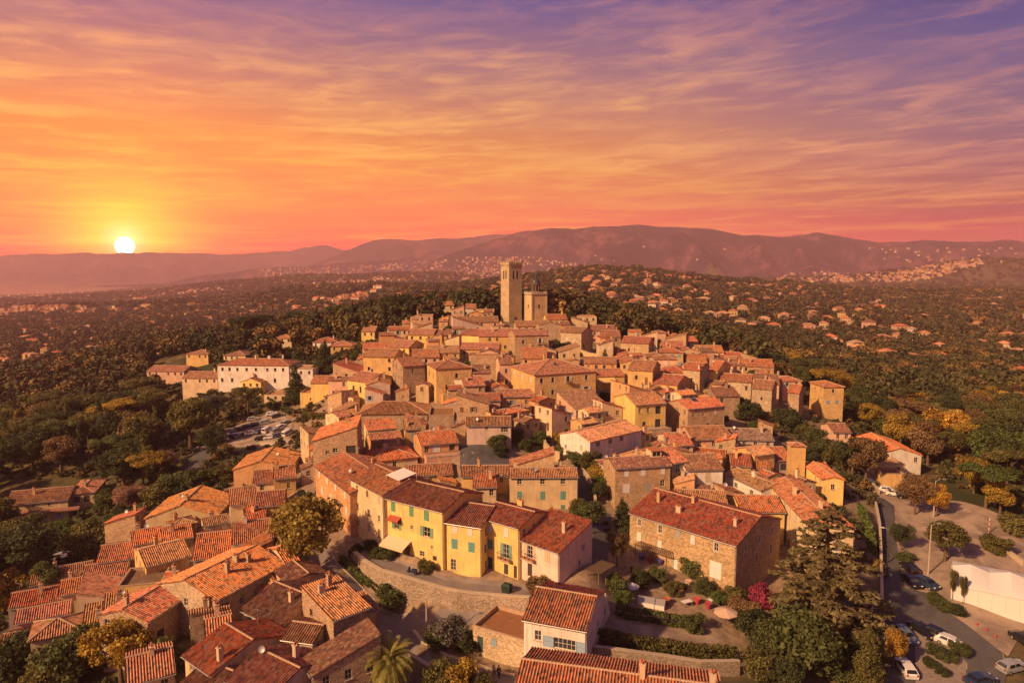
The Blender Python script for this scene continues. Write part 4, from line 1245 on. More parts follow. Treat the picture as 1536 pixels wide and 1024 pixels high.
H('big rubble stone farmhouse with red tiles and white shutters above the garden', (945,768), (1105,817), 1171, 8.5, 'gf', 'stone', 'stb', 'red', win=(.75,1.3), surround=True,
  front=[(.1,.7,.65,1.2,'g'),(.31,.6,.7,1.4,'g'),(.48,.6,.9,1.2,'c','grey'),(.62,.6,.75,1.5,'c','white'),(.83,.6,.75,1.4,'g'),(.1,3.0,.9,1.6,'c','white'),(.31,3.3,.8,1.6,'c','white'),(.1,5.8,1.6,2.3,'d','tan'),(.46,5.6,1.0,2.3,'d','white'),(.83,3.7,2.0,2.7,'c','white')],
  right=[(.2,.6,.75,1.4,'g'),(.5,.6,.75,1.4,'g'),(.8,.6,.75,1.4,'g'),(.45,3.4,.8,1.7,'g'),(.78,3.4,.8,1.7,'g'),(.3,6.2,.7,1.3,'g')], chim=[(-.36,-.2),(-.08,-.05),(-.12,-.28),(.38,-.22)], aerial=False)
H('white village house with a striped roof and a long small-paned window with blue shutters', (786,926), (880,943), 907, 6.2, 'gf', 'stucco', 'white', 'tan', scol='blue', front=[(.23,1.3,.85,1.3,'g'),(.66,1.75,2.7,1.35,'o','blue')], right=[(.6,2.0,.8,1.0,'x')], chim=[], over=.4)
H('orange tiled house with two pale chimneys at the very bottom of the view', (768,1052), (1085,1100), 10, 5.2, 'gf', 'stucco', 'beige', 'tan', chim=[(.12,-.02),(.46,-.03)], aerial=False)
H('low stone outhouse with a dark door and a planted top beside the village road', (709,938), (787,961), 6.5, 3.6, 'flat', 'stone', 'stg', 'brn', front=[(.15,1.2,.9,2.2,'d'),(.42,1.0,.8,.9,'c','blue')], name='outhouse')

# ------------------------------------------------------------------ lower left quarter
H('tall bare stone house with a flat tiled top beside the palm', (500,929), (555,911), 453, 9.4, 'sf', 'stone', 'std', 'tan', phi=42, pitch=.13, front=[(.33,2.2,.8,1.3,'x'),(.33,5.3,.8,1.5,'g'),(.75,4.5,.7,1.2,'g'),(.75,7.4,.7,1.2,'g')], left=[(.3,1.0,.8,1.0,'x')], chim=[(-.2,.2),(.1,.3)])
H('wide house with a brown striped gable roof behind the bare stone house', (363,913), (424,941), 11, 6.2, 'gf', 'stucco', 'buff', 'brn', chim=[(.15,-.15)])
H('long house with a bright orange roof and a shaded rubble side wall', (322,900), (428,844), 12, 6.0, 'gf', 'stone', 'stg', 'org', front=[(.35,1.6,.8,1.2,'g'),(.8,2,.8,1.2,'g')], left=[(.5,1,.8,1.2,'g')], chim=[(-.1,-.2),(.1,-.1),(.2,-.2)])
H('small orange roofed house under the big round tree', (430,846), (450,839), 8, 4.5, 'gf', 'stucco', 'beige', 'org', phi=40, front=[])
H('house with a two tone red roof beside the striped terrace house', (289,839), (349,829), 13, 4.5, 'gf', 'stucco', 'mauve', 'org', phi=18, front=[])
H('house with a white rear wall, green shutters and a dark striped roof', (349,815), (411,804), 11, 5.0, 'gf', 'stucco', 'white', 'brn', phi=22, front=[(.25,1.0,1.0,1.6,'c','white'),(.5,1.0,1.0,1.6,'c','green'),(.75,1.0,1.0,1.6,'c','white')])
H('plain ochre house with two tiny windows in its sunlit wall', (219,849), (286,827), 9, 5.6, 'gf', 'stucco', 'ochre', 'tan', phi=40, front=[(.38,1.4,.4,.7,'x'),(.55,1.4,.6,.6,'g')], chim=[(-.1,.1)])
H('low house with a striped roof next to the plain ochre house', (121,869), (190,860), 7, 5.0, 'gf', 'stucco', 'orange', 'tan', phi=20, front=[(.3,2.2,.8,1.0,'g'),(.85,1.4,.8,1.6,'x')])
H('house with a faded brown roof behind the low striped roof', (145,843), (216,829), 9, 5.6, 'gf', 'stucco', 'beige', 'tan', phi=20, front=[])
H('house with a vivid orange single slope near the wood', (199,817), (246,799), 8, 5.0, 'gf', 'stucco', 'mauve', 'org', phi=32, front=[])
H('cream house with a laundry terrace beside the vivid orange slope', (244,812), (290,794), 8, 4.6, 'gf', 'stucco', 'cream', 'org', phi=30, front=[(.6,1,.8,1.2,'g')])
H('end house with a long red striped roof at the edge of the olive trees', (12,912), (86,893), 7, 6.0, 'gf', 'stucco', 'grey', 'red', phi=26)
H('narrow cream house with a bright orange roof in the lower row', (88,892), (120,881), 7, 5.2, 'gf', 'stucco', 'cream', 'org', phi=26, front=[])
H('mauve house with a mottled roof and a white door in the lower row', (22,934), (105,912), 5.5, 6.2, 'gf', 'stucco', 'mauve', 'pnk', phi=28, front=[(.6,.8,.7,.9,'x'),(.85,.8,.8,1,'g')], left=[(.5,2,.9,2,'c','white')])
H('squat rubble house with a hipped striped roof above the yellow trees', (45,960), (122,940), 6, 6.4, 'hip', 'stone', 'stg', 'tan', phi=28, front=[], pitch=.36)
H('tiny lean-to house with a striped roof in the middle of the lower row', (124,940), (153,930), 5, 5.2, 'sf', 'stone', 'stg', 'tan', phi=26, front=[], pitch=.25)
H('rubble house with one dark window at the right end of the lower row', (155,924), (190,914), 5, 5.6, 'sf', 'stone', 'std', 'tan', phi=26, front=[(.4,2.2,.9,1.6,'x')], pitch=.25)
H('flat yellow house with a round edged parapet in the lower quarter', (176,880), (242,875), 7, 6.0, 'flat', 'stucco', 'ochre', 'tan', phi=14, front=[])
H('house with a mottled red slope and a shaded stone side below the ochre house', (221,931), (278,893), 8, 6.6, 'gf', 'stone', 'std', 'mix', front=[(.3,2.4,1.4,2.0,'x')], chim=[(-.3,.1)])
H('thin house with a tiled parapet and a round window', (284,922), (343,905), 2.6, 5.5, 'sb', 'stone', 'std', 'tan', phi=26, front=[], pitch=.2)
H('cream house with a worn golden striped roof in the courtyard', (309,961), (350,946), 7, 6.0, 'gf', 'stucco', 'cream', 'tan', phi=26, front=[(.2,1.4,.7,1.2,'g')])
H('house with a patched red and green roof and a dark chimney', (277,981), (317,1009), 10.5, 6.4, 'gf', 'stucco', 'buff', 'red', front=[(.3,.8,1.5,.7,'g'),(.75,.8,1.5,.7,'g')], right=[(.5,1,1.4,1.5,'g'),(.8,1.2,.8,1.0,'x')], chim=[(.36,-.35)])
H('house with a big dark brown roof in the bottom cluster', (340,1018), (400,1050), 9, 5.6, 'gf', 'stucco', 'mauve', 'brn', chim=[(.1,.2)])
H('tiny yellow walled roof hut between the brown roofs', (412,994), (442,1007), 4, 5.4, 'sf', 'stucco', 'yel', 'brn', pitch=.22, front=[(.5,.9,.8,1.2,'g')], chim=[])
H('house with a steep dark slope against the bare stone house', (455,985), (470,1012), 8, 7.0, 'sf', 'stone', 'std', 'dk', front=[], chim=[])
H('house with a narrow brown striped roof over a blue terrace', (424,956), (470,962), 5, 7.2, 'gf', 'stucco', 'grey', 'brn', front=[(.3,.8,1.6,1.2,'x'),(.75,.8,1.4,1.2,'g')], chim=[])
H('small dark roofed house at the foot of the bottom cluster', (264,1032), (305,1050), 8, 5.0, 'gf', 'stucco', 'beige', 'dk')
H('house with a plain mottled roof in the bottom corner trees', (190,1026), (262,1008), 8, 5.0, 'gf', 'stucco', 'beige', 'pnk', phi=30)
H('wide house with an orange and a dark roof half above the lower quarter', (218,777), (324,770), 13, 5.4, 'gs', 'stucco', 'buff', 'org', phi=6, pitch=.36, front=[(.86,.8,.8,1.6,'x')])
H('house with a sunlit orange gable near the car park', (350,704), (434,699), 13, 5.0, 'gs', 'stucco', 'orange', 'org', phi=6, pitch=.3)
H('cream house with a small blue window below the orange gable', (345,757), (386,742), 8, 6.0, 'gf', 'stucco', 'cream', 'mix', phi=24, front=[(.55,1.0,.9,1.2,'g')])
H('house with a dull brown roof beside the orange gable', (380,724), (430,715), 7, 5.2, 'gf', 'stucco', 'beige', 'brn', phi=16)
H('yellow house with one dark window under the tall stone house', (411,718), (444,708), 7, 5.6, 'gf', 'stucco', 'ochre', 'mix', phi=20, front=[(.65,1.2,.7,1.2,'g')])
H('house with an arched roof edge and red stripes behind the big round tree', (384,759), (425,752), 7, 5.2, 'gf', 'stucco', 'ochre', 'brn', phi=14)
H('low house with a flat orange roof left of the big round tree', (366,778), (398,773), 6, 4.4, 'sf', 'stucco', 'cream', 'org', phi=14, pitch=.2)

# ------------------------------------------------------------------ left side: mansions and villas
H('long tan mansion with two roof tiers among the trees by the wood', (6,757), (102,738), 11, 6.8, 'gf', 'stucco', 'buff', 'pnk', phi=18, front=[(.18,3.4,.9,1.2,'c','blue'),(.4,3.4,.9,1.2,'c','blue'),(.62,3.4,.9,1.2,'c','blue'),(.84,3.4,.9,1.2,'c','blue'),(.2,.6,.7,.7,'g'),(.45,.6,.7,.7,'g'),(.7,.6,.7,.7,'g')], cat='mansion', extra=awning(.5,2.1,19,1.1,(.26,.12,.08),.4,'lower_roof'))
H('low wing with an open loggia at the end of the tan mansion', (103,741), (141,733), 9, 5.0, 'hip', 'stucco', 'buff', 'pnk', phi=18, front=[(.3,.8,1.4,1.6,'x'),(.7,.8,1.4,1.6,'x')], cat='mansion')
H('big white two storey mansion with a red hipped roof above the car park', (326,547), (433,548), 12, 8.4, 'hip', 'stucco', 'white', 'red', phi=-4, pitch=.3, front=[(x,1.1,.95,1.3,'g') for x in (.07,.17,.28,.41,.54,.70,.81,.92)]+[(x,5.2,1.0,1.6,'g') for x in (.06,.2,.62,.8)], cat='mansion', chim=[(-.05,.0),(.14,0),(.32,.1)])
H('white flat roofed wing at the right of the white mansion', (435,553), (469,554), 9, 6.6, 'flat', 'stucco', 'white', 'brn', phi=-3)
H('long single storey house left of the white mansion', (273,567), (326,567), 9, 4.2, 'gf', 'stucco', 'beige', 'mix', phi=-3, style='x')
H('low pink villa at the edge of the left wood', (220,557), (276,557), 9, 4.2, 'gf', 'stucco', 'rose', 'mix', phi=-5)
H('ochre villa with a broad hipped roof above the low pink villa', (279,530), (312,531), 10, 5.0, 'hip', 'stucco', 'ochre', 'brn', phi=-5)
H('pale house half hidden behind the white mansion', (335,533), (368,533), 9, 5.0, 'hip', 'stucco', 'cream', 'brn', phi=-3)
H('small yellow gabled house in front of the white mansion', (361,572), (391,573), 10, 5.0, 'gs', 'stucco', 'yel', 'brn', phi=-8, pitch=.36)
H('open sided house with a pale flat roof below the white mansion', (396,592), (430,592), 7, 3.2, 'flat', 'stucco', 'beige', 'tan', phi=0, style='x')
H('yellow house with a flat terrace at the left edge of the village', (450,589), (502,591), 8, 5.4, 'flat', 'stucco', 'yel', 'brn', phi=3, front=[(.3,1.8,.5,.8,'x'),(.55,1.6,.9,1.0,'g'),(.85,1.6,.9,1.4,'g')])
H('yellow upper house with an orange roof above the flat terrace', (466,574), (520,573), 8, 7.5, 'gf', 'stucco', 'yel', 'org', phi=2, front=[(.75,.8,.9,1.1,'g')])
H('cream villa with a hipped roof among the cypresses', (410,507), (437,507), 9, 4.6, 'hip', 'stucco', 'cream', 'org', phi=-3)
H('villa with a bright red hipped roof beside a cypress', (469,513), (506,513), 9, 4.4, 'hip', 'stucco', 'white', 'red', phi=2)
H('ochre villa with a flat hipped roof right of the red one', (496,519), (531,517), 9, 4.6, 'hip', 'stucco', 'ochre', 'pnk', phi=6)
H('yellow house peeping between trees left of the upper village', (542,497), (562,497), 9, 5.0, 'gf', 'stucco', 'yel', 'pnk', phi=0)
H('square pink house with a flat top above the long roofs', (628,474), (649,473), 8, 8.0, 'flat', 'stucco', 'rose', 'brn', phi=5)
H('cream villa between the pines left of the tall tower', (662,458), (681,457), 9, 4.0, 'gf', 'stucco', 'cream', 'org', phi=5)
H('low white villa by the pines close to the tall tower', (699,462), (715,461), 8, 3.6, 'gf', 'stucco', 'white', 'org', phi=5)
H('flat sunlit yellow house at the foot of the tall tower', (709,466), (741,467), 9, 5.0, 'flat', 'stucco', 'yel', 'brn', phi=0)

# ------------------------------------------------------------------ upper village, left of the big ochre house
H('tall ochre stone house with a pyramid roof and arched annex', (654,553), (707,551), 11, 10.0, 'hip', 'stone', 'ochre', 'mix', phi=20, front=[(.58,1.6,.9,1.4,'g'),(.3,4.6,.8,1.6,'g'),(.65,4.4,2.2,2.6,'x'),(.4,8,1,1.6,'x')], left=[(.25,1.6,.7,1.6,'c','brown'),(.7,1.6,.7,1.6,'c','brown'),(.25,5,.7,1.6,'c','brown'),(.7,5,.7,1.6,'c','brown')], chim=[(-.1,.1)], extra=both(awning(.62,3.6,2.6,1.6,(.6,.5,.4)), terrace(.55,8.6,2.4,7.2,4,(.46,.29,.13))))
H('big square ochre house with a hipped roof and rows of blue windows', (802,562), (894,555), 767, 11.0, 'hip', 'stone', 'ochre', 'pnk', phi=22, surround=True, front=[(x,z,.95,1.5,'g') for x in (.11,.29) for z in (1.0,4.4,7.8)]+[(.54,.9,.9,1.6,'b'),(.54,5.0,1.2,2.4,'b'),(.84,.9,.95,1.5,'g'),(.84,4.2,1.3,2.0,'b'),(.84,8,1,1.4,'x'),(.68,8,.9,1.4,'g')], left=[(x,1.0,.8,1.4,'c','white') for x in (.15,.5,.85)], chim=[(-.1,.1),(.1,.2)], pitch=.33, extra=skylight(-.05,-.2))
H('pinkish stone house with a short roof below the big ochre house', (752,595), (802,591), 6, 5.6, 'gf', 'stone', 'orange', 'tan', phi=6, front=[(.3,1.0,.9,1.3,'o','blue'),(.75,.9,.8,1.3,'g'),(.3,3.8,1.2,1.6,'x')], chim=[(-.45,.1)])
H('pinkish stone house with patched plaster left of the short roof', (704,601), (751,597), 6, 4.8, 'gf', 'stone', 'rose', 'mix', phi=6, front=[(.25,.6,.8,1.2,'c','blue'),(.62,.6,.8,1.2,'g')])
H('slim mauve house between the pyramid roof and the big ochre house', (709,559), (736,558), 8, 8.0, 'gf', 'stucco', 'rose', 'dk', phi=5, front=[(.5,1.4,.8,1.2,'x')])
H('tall narrow rose house with two windows beside the big ochre house', (750,546), (769,545), 8, 9.0, 'gf', 'stucco', 'rose', 'brn', phi=8, front=[(.5,1.4,.8,1.4,'g'),(.5,4.6,.8,1.4,'g')])
H('brown wall house with white awnings along its ridge', (706,531), (751,529), 7, 8.0, 'sb', 'stone', 'st', 'tan', phi=3, front=[(.3,3.5,.8,1.0,'g')], pitch=.2)
H('house with yellow roof edges in the upper left streets', (690,521), (748,524), 8, 5.0, 'gf', 'stucco', 'ochre', 'pnk', phi=-4)
H('tall brown house with balconies above the green garden', (772,503), (823,501), 8, 9.0, 'gf', 'stone', 'st', 'pnk', phi=12, front=[(.25,1.6,.8,1.5,'g'),(.75,1.2,1.0,1.8,'b'),(.75,4.4,1.4,2.0,'b'),(.3,4.6,.9,1.5,'c','blue')])
H('mauve plastered house with a low gable in the left streets', (549,577), (585,575), 11, 8.0, 'gs', 'stucco', 'mauve', 'pnk', phi=10, front=[], right=[(.4,1.2,.7,.9,'x')])
H('tall mauve stone house with one high window in the left streets', (604,549), (637,541), 11, 9.0, 'gf', 'stone', 'std', 'mix', phi=26, front=[(.45,1.0,.7,1.3,'g')])
H('yellow house with arched windows at the left rim of the village', (521,556), (551,573), 9, 7.0, 'gf', 'stucco', 'yel', 'mix', phi=-34, front=[(.3,1.6,.8,2.0,'g'),(.65,1.6,.8,2.0,'g')])
H('house with a wide dull roof above the arched yellow house', (545,533), (591,535), 9, 6.0, 'gf', 'stucco', 'ochre', 'mix', phi=-6)
H('pink house on the left rim with a shallow orange roof', (545,523), (584,518), 8, 5.0, 'gf', 'stucco', 'rose', 'org', phi=14)
H('sunlit yellow house with two tall windows in the upper left', (585,516), (613,521), 9, 6.0, 'gf', 'stucco', 'yel', 'pnk', phi=-18, style='c', scol='brown')
H('house with a pinkish roof and yellow gable near the top left', (612,500), (650,502), 8, 5.0, 'gf', 'stucco', 'yel', 'pnk', phi=-6)
H('small house with a red roof beside a round tree near the top', (652,503), (678,501), 8, 4.6, 'gf', 'stucco', 'ochre', 'brn', phi=8)
H('long low roof with many chimneys at the top left of the village', (583,497), (629,493), 8, 4.2, 'gf', 'stucco', 'rose', 'mix', phi=10, chim=[(-.3,.1),(0,.2),(.25,.1),(.4,0)])
H('house with an orange-brown roof in the middle upper streets', (640,529), (689,526), 8, 5.4, 'gf', 'stucco', 'ochre', 'tan', phi=6)
H('house with a roof bent round a courtyard in the middle upper streets', (618,536), (659,533), 9, 5.4, 'gf', 'stucco', 'rose', 'mix', phi=8)
H('yellow walled house with a sloping parapet below the tower', (690,495), (718,503), 9, 5.6, 'gf', 'stucco', 'yel', 'brn', phi=-26, front=[])
H('house with a broad mauve-brown roof below the tall tower', (718,504), (763,503), 9, 5.6, 'gf', 'stucco', 'ochre', 'pnk', phi=2, style='d')
H('yellow edged house stepping up to the tower', (740,488), (766,503), 9, 6.0, 'gf', 'stucco', 'yel', 'brn', phi=-34, front=[])
H('house with the widest low roof left of the tower foot', (676,483), (748,478), 9, 4.4, 'gf', 'stucco', 'rose', 'brn', phi=5, chim=[(-.3,.2),(.1,.1),(.3,.2)])
H('house with a tangled red roof in front of the church', (774,489), (818,487), 8, 5.6, 'gf', 'stucco', 'rose', 'mix', phi=4)
H('red roofed house with a yellow end wall behind the church', (820,479), (851,478), 9, 4.4, 'gf', 'stucco', 'yel', 'red', phi=4)
H('pale flat building right of the church', (867,475), (895,475), 10, 5.0, 'flat', 'stucco', 'cream', 'brn', phi=3, style='x')
H('square stone house with a sunlit blank wall behind the green garden', (841,494), (872,499), 889, 7.6, 'gf', 'stone', 'stg', 'brn', phi=-30, front=[(.3,2,.8,1.0,'c','white'),(.7,4.4,.8,1.0,'g')], right=[(.3,1.0,.7,1.0,'g'),(.7,1.0,.7,1.0,'g'),(.5,3.6,.7,1.2,'g')])
H('brown gabled house between the church and the square stone house', (808,488), (841,487), 9, 7.6, 'gs', 'stone', 'std', 'brn', phi=4, front=[(.4,2,.8,1.2,'g')])
H('house with a pale awning roof right of the square stone house', (886,493), (922,496), 9, 5.6, 'gf', 'stucco', 'rose', 'brn', phi=-6, style='x')
H('long stone house with a dark red roof on the right crest', (931,509), (973,515), 11, 7.0, 'gf', 'stone', 'stb', 'red', phi=-22, front=[(.3,2,.7,1.2,'g')], right=[(.4,1.0,.7,1.0,'g'),(.7,1.0,.7,1.0,'g')])
H('dim stone house with an open porch left of the long stone house', (903,504), (931,505), 9, 6.6, 'gf', 'stone', 'std', 'brn', phi=-4, style='x')
H('low house with striped yellow awning above the street', (895,564), (937,561), 7, 4.4, 'gf', 'stucco', 'ochre', 'pnk', phi=10, front=[(.6,1.2,1.6,1.6,'x')], extra=awning(.35,.6,5,2.0,(.6,.42,.18)))
H('low shaded house hugging the slope above the palace street', (876,540), (925,545), 7, 4.2, 'gf', 'stucco', 'orange', 'mix', phi=-6, style='x')

# ------------------------------------------------------------------ right half of the village
H('ochre house with two tall windows in a bare sunlit wall right of the street', (942,549), (979,556), 13, 8.6, 'gf', 'stucco', 'ochre', 'mix', phi=-22, front=[(.35,1.6,.8,1.3,'g'),(.75,2.0,.8,2.2,'c','brown')])
H('lower ochre house with a bright red roof and slit windows', (979,566), (1016,577), 12, 6.4, 'gf', 'stucco', 'ochre', 'red', phi=-32, front=[(.1,1.2,.5,.9,'x'),(.55,1.4,.4,.9,'x')], right=[(.4,.8,.8,1.1,'g'),(.7,.8,.8,1.1,'g')])
H('stone house with a dark red roof and a tall chimney shaft', (1025,546), (1050,555), 1064, 9.0, 'gf', 'stone', 'stg', 'red', phi=-32, front=[(.5,2.5,.7,1.0,'g')], chim=[(.4,-.4)])
H('house with a broken yellow gable on the right crest', (1062,549), (1076,556), 14, 7.4, 'gf', 'stucco', 'yel', 'org', phi=-34, front=[])
H('house with an orange rim roof at the right top', (1045,525), (1086,528), 9, 5.4, 'gf', 'stucco', 'beige', 'org', phi=-6, style='x')
H('flat ochre house behind the orange rim roof', (995,519), (1026,521), 9, 5.6, 'gf', 'stucco', 'ochre', 'tan', phi=-6)
H('small house with a vivid orange roof at the far right crest', (1020,513), (1048,512), 9, 4.2, 'gf', 'stucco', 'cream', 'org', phi=3)
H('house with a rounded end wall at the far right rim', (1113,542), (1161,550), 12, 6.4, 'gf', 'stone', 'st', 'org', phi=-12)
H('grey house with a blue roof edge near the right rim', (1080,533), (1112,537), 8, 5.0, 'gf', 'stucco', 'beige', 'red', phi=-8)
H('long house with a red hipped end and an upper window, right part of village', (1080,564), (1127,573), 10, 7.0, 'gf', 'stone', 'stg', 'red', phi=-22, front=[(.3,1.2,.9,1.2,'g'),(.85,1.2,.7,1.4,'x')])
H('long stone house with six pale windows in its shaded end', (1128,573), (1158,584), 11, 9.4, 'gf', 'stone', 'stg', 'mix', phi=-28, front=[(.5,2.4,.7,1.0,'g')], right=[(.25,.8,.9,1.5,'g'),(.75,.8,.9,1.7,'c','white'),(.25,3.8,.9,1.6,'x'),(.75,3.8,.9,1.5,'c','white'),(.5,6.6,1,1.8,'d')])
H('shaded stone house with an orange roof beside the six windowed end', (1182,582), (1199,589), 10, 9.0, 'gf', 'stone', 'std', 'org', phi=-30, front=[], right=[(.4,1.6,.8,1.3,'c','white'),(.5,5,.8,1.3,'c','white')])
H('lone square tower house of stone standing clear at the right edge', (1236,580), (1266,579), 6.8, 9.6, 'hip', 'stone', 'ochre', 'org', phi=2, front=[(.48,.8,.8,1.1,'g'),(.25,4.2,1.1,1.1,'c','blue'),(.68,4.2,1.1,1.1,'c','blue')], left=[(.35,1.0,.7,1.0,'g'),(.75,1.0,.7,1.0,'g'),(.4,4.4,.6,.8,'x')], chim=[], cat='tower house')
H('house with a sunlit yellow gable over a pillared porch', (953,607), (999,602), 922, 8.4, 'gf', 'stucco', 'yel', 'brn', phi=18, front=[(.15,.9,.7,1.3,'g'),(.42,.9,.8,1.2,'g'),(.75,.7,1.6,2.0,'x'),(.3,4.4,1.0,1.8,'x'),(.75,4.0,1.6,2.2,'x')], left=[(.5,1.6,.4,.9,'x')], extra=terrace(.62,7,2.4,6.0,4,(.42,.3,.22)))
H('broad stone house with a row of tiny windows and a skylight', (1032,613), (1087,606), 1000, 8.6, 'gf', 'stone', 'st', 'red', phi=22, front=[(.15,1.4,.6,.9,'g'),(.42,1.4,.6,.9,'g'),(.75,1.2,.6,.9,'c','white'),(.2,4.4,.8,1.2,'g'),(.55,4.2,.8,1.2,'x'),(.8,4.6,.9,1.9,'d')], extra=skylight(-.1,-.1,1.6,1.8))
H('dim house with a dark slate coloured roof behind the broad stone house', (1074,594), (1110,592), 8, 6.0, 'gf', 'stone', 'std', 'dk', phi=4, style='x')
H('low house with a brown roof like a fan right of the dormer house', (1040,659), (1100,655), 9, 5.0, 'gf', 'stucco', 'rose', 'brn', phi=6)
H('small house with a dusty roof squeezed behind the dormer house', (1008,668), (1040,664), 8, 5.0, 'gf', 'stucco', 'beige', 'mix', phi=8)
H('house with a long grey-mauve slate roof near the green garden', (1090,656), (1161,660), 10, 4.8, 'gf', 'stucco', 'mauve', (0.24,.17,.16), phi=-6)
H('yellow house with a sandy orange roof in the right quarter', (1132,683), (1162,674), 1100, 6.4, 'gf', 'stucco', 'ochre', 'tan', phi=24, front=[(.2,.8,.8,1.4,'c','tan'),(.55,.8,.8,1.4,'c','tan'),(.85,.8,.7,1.4,'c','tan')])
H('small house with a reddish tent-like roof beside the small square tower', (1163,690), (1189,690), 8, 4.2, 'gf', 'stucco', 'mauve', 'red', phi=4, front=[(.5,.8,1.6,1.6,'x')])
H('mauve white house with a dark mottled roof right of the dormer house', (1030,704), (1085,702), 8, 7.0, 'gf', 'stucco', 'white', 'dk', phi=4, front=[(.24,.7,.9,1.9,'c','tan'),(.58,.7,.9,1.9,'c','tan')])
H('white house with a very long orange roof and small black windows', (1088,709), (1144,735), 1180, 6.4, 'gf', 'stucco', 'white', 'tan', front=[(.3,1.0,1.2,1.0,'g'),(.72,1.0,1.1,1.1,'g')], right=[])
H('house with a red roof crest above the very long orange roof', (1098,694), (1127,699), 7, 5.4, 'gf', 'stucco', 'ochre', 'red', phi=-14)
H('house with a tan patched roof and stone wall behind the farmhouse', (1018,755), (1092,760), 9, 6.8, 'gf', 'stone', 'st', 'tan', phi=-8, front=[])
H('yellow house with a long red roof beside the cedar', (1112,766), (1178,767), 9, 6.0, 'gf', 'stucco', 'yel', 'org', phi=-2, front=[(.8,1.0,1.2,2.0,'c','green')], chim=[])
H('long house with a red roof stepping down to the road behind the cedar', (1218,783), (1281,792), 24, 8.4, 'gs', 'stucco', 'cream', 'red', phi=-4, front=[(.3,1.2,.9,1.3,'c','white'),(.6,1.2,.9,1.3,'c','white'),(.3,3.6,.9,1.3,'c','white'),(.6,3.6,.9,1.3,'c','white')], chim=[(-.2,.1),(.1,-.2)], pitch=.26)
H('upper house with a yellow parapet behind the red roof by the road', (1234,714), (1266,719), 11, 5.4, 'gs', 'stucco', 'yel', 'org', phi=-4, front=[(.5,1.0,.8,1.2,'g')], pitch=.24)
H('small square stone tower with a tiled cap above the right roofs', (1187,668), (1209,670), 3.3, 9.4, 'hip', 'stucco', 'ochre', 'mix', phi=-8, front=[], left=None, right=None, chim=[], aerial=False, cat='tower', name='square_tower', over=.15)
H('house with a long red roof and white stripe wall beside the eastern wood', (1276,657), (1316,681), 8, 4.2, 'gf', 'stucco', 'white', 'org')
H('flat cream house at the end of the red roof by the wood', (1318,692), (1358,697), 8, 3.8, 'flat', 'stucco', 'cream', 'tan', phi=-4, style='x')
H('small yellow shed with a flat mauve roof beside the parking lane', (1327,711), (1358,711), 5, 3.6, 'flat', 'stucco', 'ochre', 'dk', phi=-4, front=[], cat='shed', name='shed')
H('small house with a mauve roof below the lone tower house', (1250,646), (1277,648), 7, 4.0, 'gf', 'stucco', 'rose', 'dk', phi=-4)
for r_ in HOUSES:
    pass
print('HOUSES', len(HOUSES))
# ------------------------------------------------------------------ the two towers
def arch_face(mb, O, du, W, H, holes, mi=0, depth=0.35, dark=1):
    """a wall with round-headed holes; holes: (s, z0, w, h)"""
    Pt = lambda s, z, r=0.0: (O[0] + du[0] * s - du[1] * r, O[1] + du[1] * s + du[0] * r, O[2] + z)
    ss = sorted({0.0, W, *[h[0] - h[2] / 2 for h in holes], *[h[0] + h[2] / 2 for h in holes]})
    zs = sorted({0.0, H, *[h[1] for h in holes], *[h[1] + h[3] for h in holes]})
    for s0, s1 in zip(ss[:-1], ss[1:]):
        for z0, z1 in zip(zs[:-1], zs[1:]):
            cx, cz = (s0 + s1) / 2, (z0 + z1) / 2
            if any(abs(cx - h[0]) < h[2] / 2 and h[1] < cz < h[1] + h[3] for h in holes):
                continue
            mb.face([Pt(s0, z0), Pt(s1, z0), Pt(s1, z1), Pt(s0, z1)], mi)
    for s, z0, w, h in holes:
        r, n = w / 2, 8
        arc = [(s + r * math.cos(t), z0 + h - r + r * math.sin(t)) for t in np.linspace(0, math.pi, n + 1)]
        ring = [(s - r, z0), (s + r, z0)] + arc
        mb.face([Pt(a, b, 0.0) for a, b in arc[:n // 2 + 1]] + [Pt(s + r, z0 + h)], mi) if False else None
        for a, b in zip(arc[:-1], arc[1:]):
            cx = s + r if (a[0] + b[0]) / 2 > s else s - r
            mb.face([Pt(*a), Pt(cx, z0 + h), Pt(*b)], mi)
        mb.face([Pt(s, z0 + h), Pt(s - r, z0 + h), Pt(*arc[n // 2])], mi)
        mb.face([Pt(s + r, z0 + h), Pt(s, z0 + h), Pt(*arc[n // 2])], mi)
        rr = [(s - r, z0), (s + r, z0)] + arc[1:-1] + []
        for a, b in zip(ring, ring[1:] + ring[:1]):
            if a != b:
                mb.face([Pt(*b), Pt(*a), Pt(*a, depth), Pt(*b, depth)], mi)
        mb.face([Pt(*a, depth) for a in ring], dark)  # dark back of the hole, coloured in place of the shade within
def square_walls(mb, w, H, holes, z=0.0):
    for k in range(4):
        a = k * math.pi / 2
        c, s = round(math.cos(a)), round(math.sin(a))
        O = (-w / 2 * c + w / 2 * s, -w / 2 * s - w / 2 * c, z)
        arch_face(mb, O, (c, s), w, H, holes)
def battlements(mb, w, z, n, mh, t=0.4, mi=0):
    for k in range(4):
        a = k * math.pi / 2
        Mx = Matrix.Rotation(a, 4, 'Z')
        mb.box(-w / 2, w / 2 - t - 0.004, -w / 2, -w / 2 + t, z, z + 0.5, mi, Mx)
        st = w / n
        for i in range(n):
            x = -w / 2 + st * (i + .15)
            mb.box(x, min(x + st * .55, w / 2 - t - 0.006), -w / 2 + 0.004, -w / 2 + t - 0.004, z + 0.503, z + 0.5 + mh, mi, Mx)
